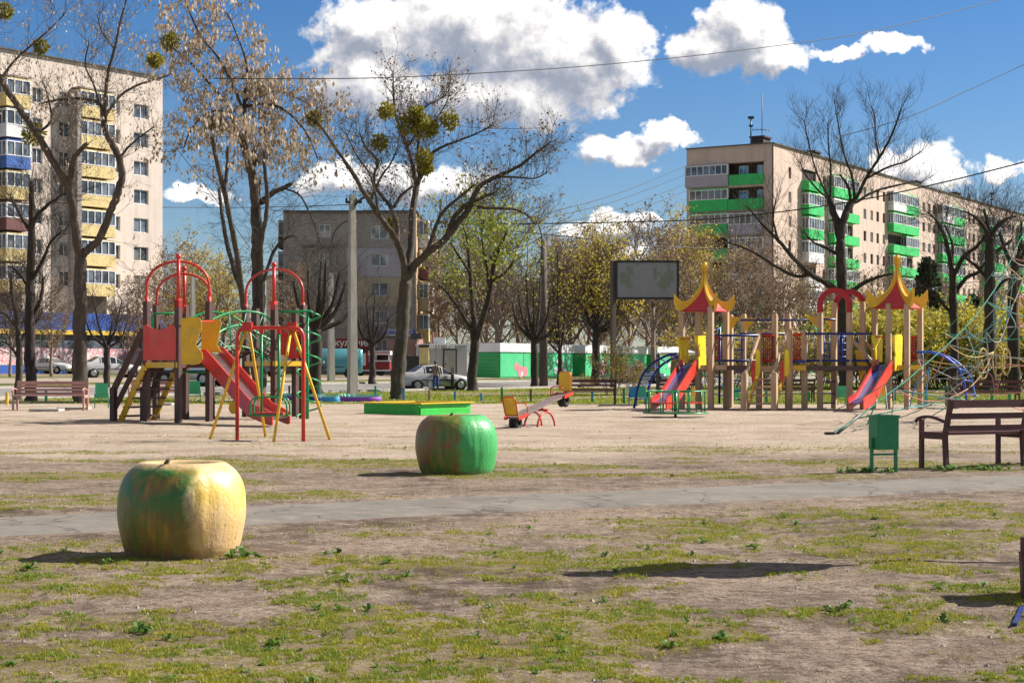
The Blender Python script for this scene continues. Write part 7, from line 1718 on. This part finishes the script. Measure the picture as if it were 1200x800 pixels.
# big pollard before the right block
traced_tree('bare_tree', 'big dark tree with upright thin shoots standing before the long right block', 84, [
 [(990,462,8.5),(989,410,7.6),(987,360,7),(986,310,6.4),(985,282,6)],
 [(985,285,5),(983,262,4.8),(979,245,4.4),(976,230,4)], [(985,280,5),(990,258,4.8),(997,242,4.6),(1006,232,4)],
 [(977,232,1.6),(968,214,1.3),(960,190,1.1),(954,160,.9),(950,135,.7)], [(977,230,1.6),(976,200,1.3),(972,170,1.1),(970,145,.8)], [(978,234,1.4),(962,222,1.2),(946,205,1),(938,190,.7)],
 [(1006,233,2.4),(1018,205,2),(1030,185,1.8),(1042,160,1.4),(1051,130,1)], [(1005,232,2.2),(1004,205,1.8),(996,175,1.4),(992,140,1),(990,125,.7)], [(1030,186,1.4),(1028,160,1.1),(1030,135,.9),(1027,120,.6)], [(1006,236,2),(1030,222,1.7),(1055,214,1.4),(1085,207,1)], [(1000,240,2),(995,218,1.6),(984,205,1.2)], [(1018,208,1.6),(1040,196,1.3),(1060,190,1),(1078,178,.7)],
 [(987,345,4.4),(965,332,4),(945,322,3.4),(925,305,2.8),(905,285,2.2),(885,268,1.6),(868,250,1)], [(945,322,2.6),(928,325,2.2),(905,315,1.8),(875,298,1.4),(845,288,1)], [(905,285,1.6),(898,262,1.2),(900,240,.9)], [(988,350,3),(1006,335,2.6),(1024,326,2),(1040,322,1.2)], [(986,300,2.4),(970,290,2),(955,282,1.4),(945,268,.9)]],
 31, bark='bark_dark', twig=(1.35, 3), tw_r=.32, dens=.8, up=.55, kids_=(3,4), maxr=4.1, twigw=.14)
for i, (lab_, Y, limbs, sd_) in enumerate([
 ('dark bare tree with arching limbs before the green balconies, right of the right onion roof', 92, [[(1117,455,6),(1118,400,5.4),(1117,350,5),(1116,320,4.4)],[(1116,325,3.4),(1110,300,3),(1102,278,2.4),(1092,262,1.6),(1080,252,1)],[(1117,322,3.2),(1128,300,2.8),(1140,290,2.2),(1152,272,1.4)],[(1117,345,3),(1135,325,2.6),(1150,318,2),(1160,305,1.2)],[(1114,312,2.2),(1118,285,1.8),(1112,262,1.2)],[(1117,370,2.6),(1098,350,2.2),(1084,338,1.4)]], 41),
 ('thick dark tree with a dense spreading top behind the rope net', 88, [[(1160,458,8.5),(1160,400,7.6),(1160,340,7),(1160,300,6),(1160,278,5)],[(1160,282,3),(1150,265,2.6),(1138,255,1.8),(1125,250,1)],[(1160,282,3),(1170,264,2.6),(1182,256,1.8),(1195,252,1)],[(1160,278,2.8),(1158,258,2.2),(1155,245,1.4)],[(1160,300,2.6),(1178,288,2.2),(1190,280,1.4)],[(1160,330,2.6),(1146,312,2.2),(1134,302,1.4)],[(1162,345,2.6),(1176,330,2),(1188,325,1.2)]], 42),
 ('thick dark tree at the right edge behind the rope net', 90, [[(1189,458,8),(1188,400,7.2),(1187,345,6.4),(1190,310,5.2)],[(1190,315,3),(1180,295,2.6),(1174,272,1.8)],[(1190,312,3),(1202,292,2.6),(1214,270,1.8)],[(1188,340,3),(1204,322,2.4),(1218,312,1.5)],[(1190,312,2.6),(1192,285,2.2),(1190,262,1.4)]], 43)]):
    traced_tree('bare_tree', lab_, Y, limbs, sd_, bark='bark_dark', twig=(1.7, 3), tw_r=.36, dens=1.1, up=.25, kids_=(3,4), maxr=4.2)

# ---- tree prototypes for the background, built at the origin, then copied
def proto(kind, seed, H):
    rg_ = random.Random(seed); T = Tree(rg_); root = bpy.data.objects.new('p', None); d = Vector((0,0,1)); pts = [Vector((0,0,-.2))]; n = 8
    th = H*(.55 if kind != 'shrub' else .2)
    for i in range(n): d = (Vector((0,0,1))+vrand(rg_)*.09).normalized(); pts.append(pts[-1]+d*th/n)
    r0 = H*.017
    if kind == 'shrub':
        for k in range(9):
            a = rg_.uniform(0, 2*PI); q = Vector((math.cos(a)*.4, math.sin(a)*.4, 0)); T.twig(q, Vector((math.cos(a)*.5, math.sin(a)*.5, 1)), H*.8, .03, 2, .3, .2, (5, 7), .5)
    elif kind == 'conifer':
        T.tr.tube([Vector((0,0,-.2)), Vector((0,0,H))], [r0, .02], 8)
        for i in range(110):
            t = .12+.86*(i/110); L = H*.24*(1-t)+.25; a = i*2.4; q = Vector((0,0,H*t)); T.twig(q, Vector((math.cos(a), math.sin(a), .1)), L, .025, 1, -.15, .12, (4, 6), .35)
    else:
        T.tr.tube(pts, [r0*(1.25-.75*i/n) for i in range(n+1)], 8)
        for k in range(rg_.randint(9, 12)):
            t = rg_.uniform(.35, 1.0); i = min(n-1, int(t*n)); q = pts[i].lerp(pts[i+1], t*n-i); a = k*2.4+rg_.uniform(-.4,.4); e = rg_.uniform(.7, 1.7)
            T.twig(q, Vector((math.cos(a), math.sin(a), e)), H*rg_.uniform(.30, .48), r0*.5, 3, .35, .2, (3, 4), .58)
        for k in range(2): T.twig(pts[-1], Vector((rg_.uniform(-.3,.3), rg_.uniform(-.3,.3), 1)), H*.45, r0*.5, 3, .35, .16, (4, 6), .55)
    return T
PROTO = {}
def mk(name, kind, seed, H, leafs):
    T = proto(kind, seed, H); ms = []
    def mesh(mb, nm, mat):
        o = mb.build(nm, mat); m_ = o.data; bpy.data.objects.remove(o); return m_
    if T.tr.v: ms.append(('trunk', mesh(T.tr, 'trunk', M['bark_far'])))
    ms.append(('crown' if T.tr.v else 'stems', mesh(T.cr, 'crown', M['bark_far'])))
    for (n, size, spread, mt) in leafs: mb = MB(); T.leaves(n, size, spread, 0, mb, asp=.4); ms.append(('foliage', mesh(mb, 'foliage', M[mt])))
    PROTO[name] = (ms, H)
mk('bare_a', 'tree', 101, 12, [(2500,.2,.3,'leaf_buds')]); mk('bare_b', 'tree', 102, 12, [(2000,.2,.3,'leaf_buds')]); mk('yellow_a', 'tree', 103, 12, [(2900,.20,.35,'leaf_yellow'), (900,.16,.3,'leaf_buds')]); mk('yellow_b', 'tree', 104, 12, [(800,.18,.3,'leaf_yellow'), (1500,.16,.3,'leaf_buds')])
mk('spring_a', 'tree', 105, 12, [(2000,.2,.35,'leaf_spring')]); mk('conifer', 'conifer', 106, 9, [(7500,.30,.12,'leaf_dark')]); mk('shrub_y', 'shrub', 107, 3.2, [(3200,.12,.24,'leaf_yellow'), (2200,.12,.24,'leaf_spring')]); mk('shrub_b', 'shrub', 108, 3.0, [(900,.12,.25,'leaf_yellow'), (1200,.1,.2,'leaf_buds')])
def put(pn, px, Y, py_top, label, cat, group, name, rg_, wide=1.0):
    ms, H = PROTO[pn]; g = gpt(px, Y); zb_ = gz(g.x, Y); hh = zat(py_top, Y)-zb_; k = hh/H
    o = empty(name, Vector((g.x, Y, zb_)), label, cat, group, rz=rg_.uniform(0, 2*PI)); o.scale = (k*wide, k*wide, k)
    for nm, me_ in ms: c_ = bpy.data.objects.new(nm, me_); col.objects.link(c_); c_.parent = o
rb = random.Random(77)
LB = {'bare_a': ('bare_tree', 'bare grey-brown tree in the thicket behind the kiosks'), 'bare_b': ('bare_tree', 'bare grey-brown tree in the thicket behind the kiosks'), 'yellow_a': ('leafing_tree', 'tree with sparse yellow young leaves in the thicket behind the kiosks'), 'yellow_b': ('leafing_tree', 'tree with sparse yellow young leaves in the thicket behind the kiosks'), 'spring_a': ('leafing_tree', 'tree with pale green young leaves in the thicket behind the kiosks')}
for i in range(18):    # thicket behind the kiosks, from the grey block to the billboard
    px = 500+i*18.5+rb.uniform(-5, 5); Y = rb.uniform(158, 188); pn = rb.choice(['bare_a','bare_b','bare_a','yellow_a','yellow_b','yellow_b']) if px > 600 else rb.choice(['bare_b','bare_b','yellow_b','bare_a'])
    n_, l_ = LB[pn]; put(pn, px, Y, rb.uniform(300, 345) if px < 690 else rb.uniform(295, 330), l_, 'tree', {'b':'bare thicket trees','y':'yellow thicket trees','s':'green thicket trees'}[pn[0]], n_, rb, 1.15)
for (pn, px, Y, top, l_) in (('spring_a', 583, 155, 262, 'pale green leafing tree rising behind the dark forked tree'), ('yellow_a', 700, 160, 288, 'yellow-leaved tree directly left of the billboard post'), ('yellow_a', 790, 160, 278, 'tall yellow-leaved tree right behind the billboard'), ('bare_b', 765, 150, 285, 'bare tree standing behind the middle of the billboard'), ('bare_a', 668, 160, 302, 'bare tree with a rounded top between the lamp post and the billboard')):
    put(pn, px, Y, top, l_, 'tree', None, 'leafing_tree' if pn[:4] != 'bare' else 'bare_tree', rb, 1.1)
for i in range(15):    # in front of the shaded gable and along the long block
    px = 815+i*26+rb.uniform(-6, 6); Y = rb.uniform(110, 150); pn = rb.choice(['yellow_b','bare_a','bare_b','bare_a','bare_b','yellow_b'])
    top = rb.uniform(292, 345) if px < 900 else rb.uniform(330, 365); n_ = 'leafing_tree' if pn[0] == 'y' else 'bare_tree'
    put(pn, px, Y, top, 'tree with sparse yellow young leaves in front of the long right block' if pn[0] == 'y' else 'bare brown tree in front of the long right block', 'tree', 'yellow trees before the long block' if pn[0] == 'y' else 'bare trees before the long block', n_, rb, 1.1)
put('conifer', 1087, 110, 302, 'dark green conifer right of the right onion roof', 'tree', None, 'conifer_tree', rb, 1.0)
put('conifer', 1140, 125, 345, 'smaller dark conifer behind the rope net', 'tree', None, 'conifer_tree', rb, 1.1)
for i in range(26):    # hedge of yellow-green shrubs behind the castle, right half
    px = 1000+i*9.5+rb.uniform(-4, 4); Y = rb.uniform(98, 112); put('shrub_y', px, Y, rb.uniform(366, 385), 'yellow-green shrub in the hedge behind the rope net and right slide', 'shrub', 'yellow-green hedge shrubs', 'shrub', rb, 1.15)
for i in range(13):    # scrub in front of the gable
    px = 806+i*16+rb.uniform(-6, 6); Y = rb.uniform(100, 124); put('shrub_b' if rb.random() < .7 else 'shrub_y', px, Y, rb.uniform(382, 405), 'bushy shrub with brown and yellow twigs behind the tan castle', 'shrub', 'brown shrubs behind the castle', 'shrub', rb, 1.2)
for i, (px, Y, top) in enumerate(((716,80,408),(733,78,425),(690,82,440),(752,76,448),(1075,78,432))):
    put('shrub_b', px, Y, top, ['thin twiggy bush around the billboard post','low twiggy bush between the bench and the blue bin','tiny bush behind the brown bench','small bush right behind the green bin','small round bush under the arched ladder'][i], 'shrub', None, 'shrub', rb, .8)
for i in range(9):     # behind the left tower and at the left shop
    px = [205,228,250,262,345,150,175,12,60][i]; Y = [150,160,145,170,150,120,118,120,124][i]; top = [318,300,325,330,335,352,345,355,350][i]; pn = ['bare_a','yellow_a','yellow_a','yellow_b','bare_b','bare_a','bare_b','bare_b','bare_a'][i]
    put(pn, px, Y, top, ['bare tree left of the yellow tree, behind the climbing tower','yellow-leaved tree seen through the red arches','yellow-leaved tree between the two red arches','sparse yellow tree right of the first red arch','bare tree right of the second red arch','bare tree before the shop band, behind the climbing stairs','bare tree beside the cream block corner, above the stairs','bare tree before the shop band at the far left','bare tree before the shop band between the two left trunks'][i], 'tree', None, 'leafing_tree' if pn[0] == 'y' else 'bare_tree', rb, 1.15)
# low far tree line closing the horizon
for i in range(26):
    px = -30+i*50+rb.uniform(-10, 10); put(rb.choice(['bare_a','bare_b','yellow_b']), px, rb.uniform(290, 330), rb.uniform(368, 392), 'far bare tree closing the horizon beyond the buildings', 'tree', 'far tree line', 'bare_tree', rb, 2.0)
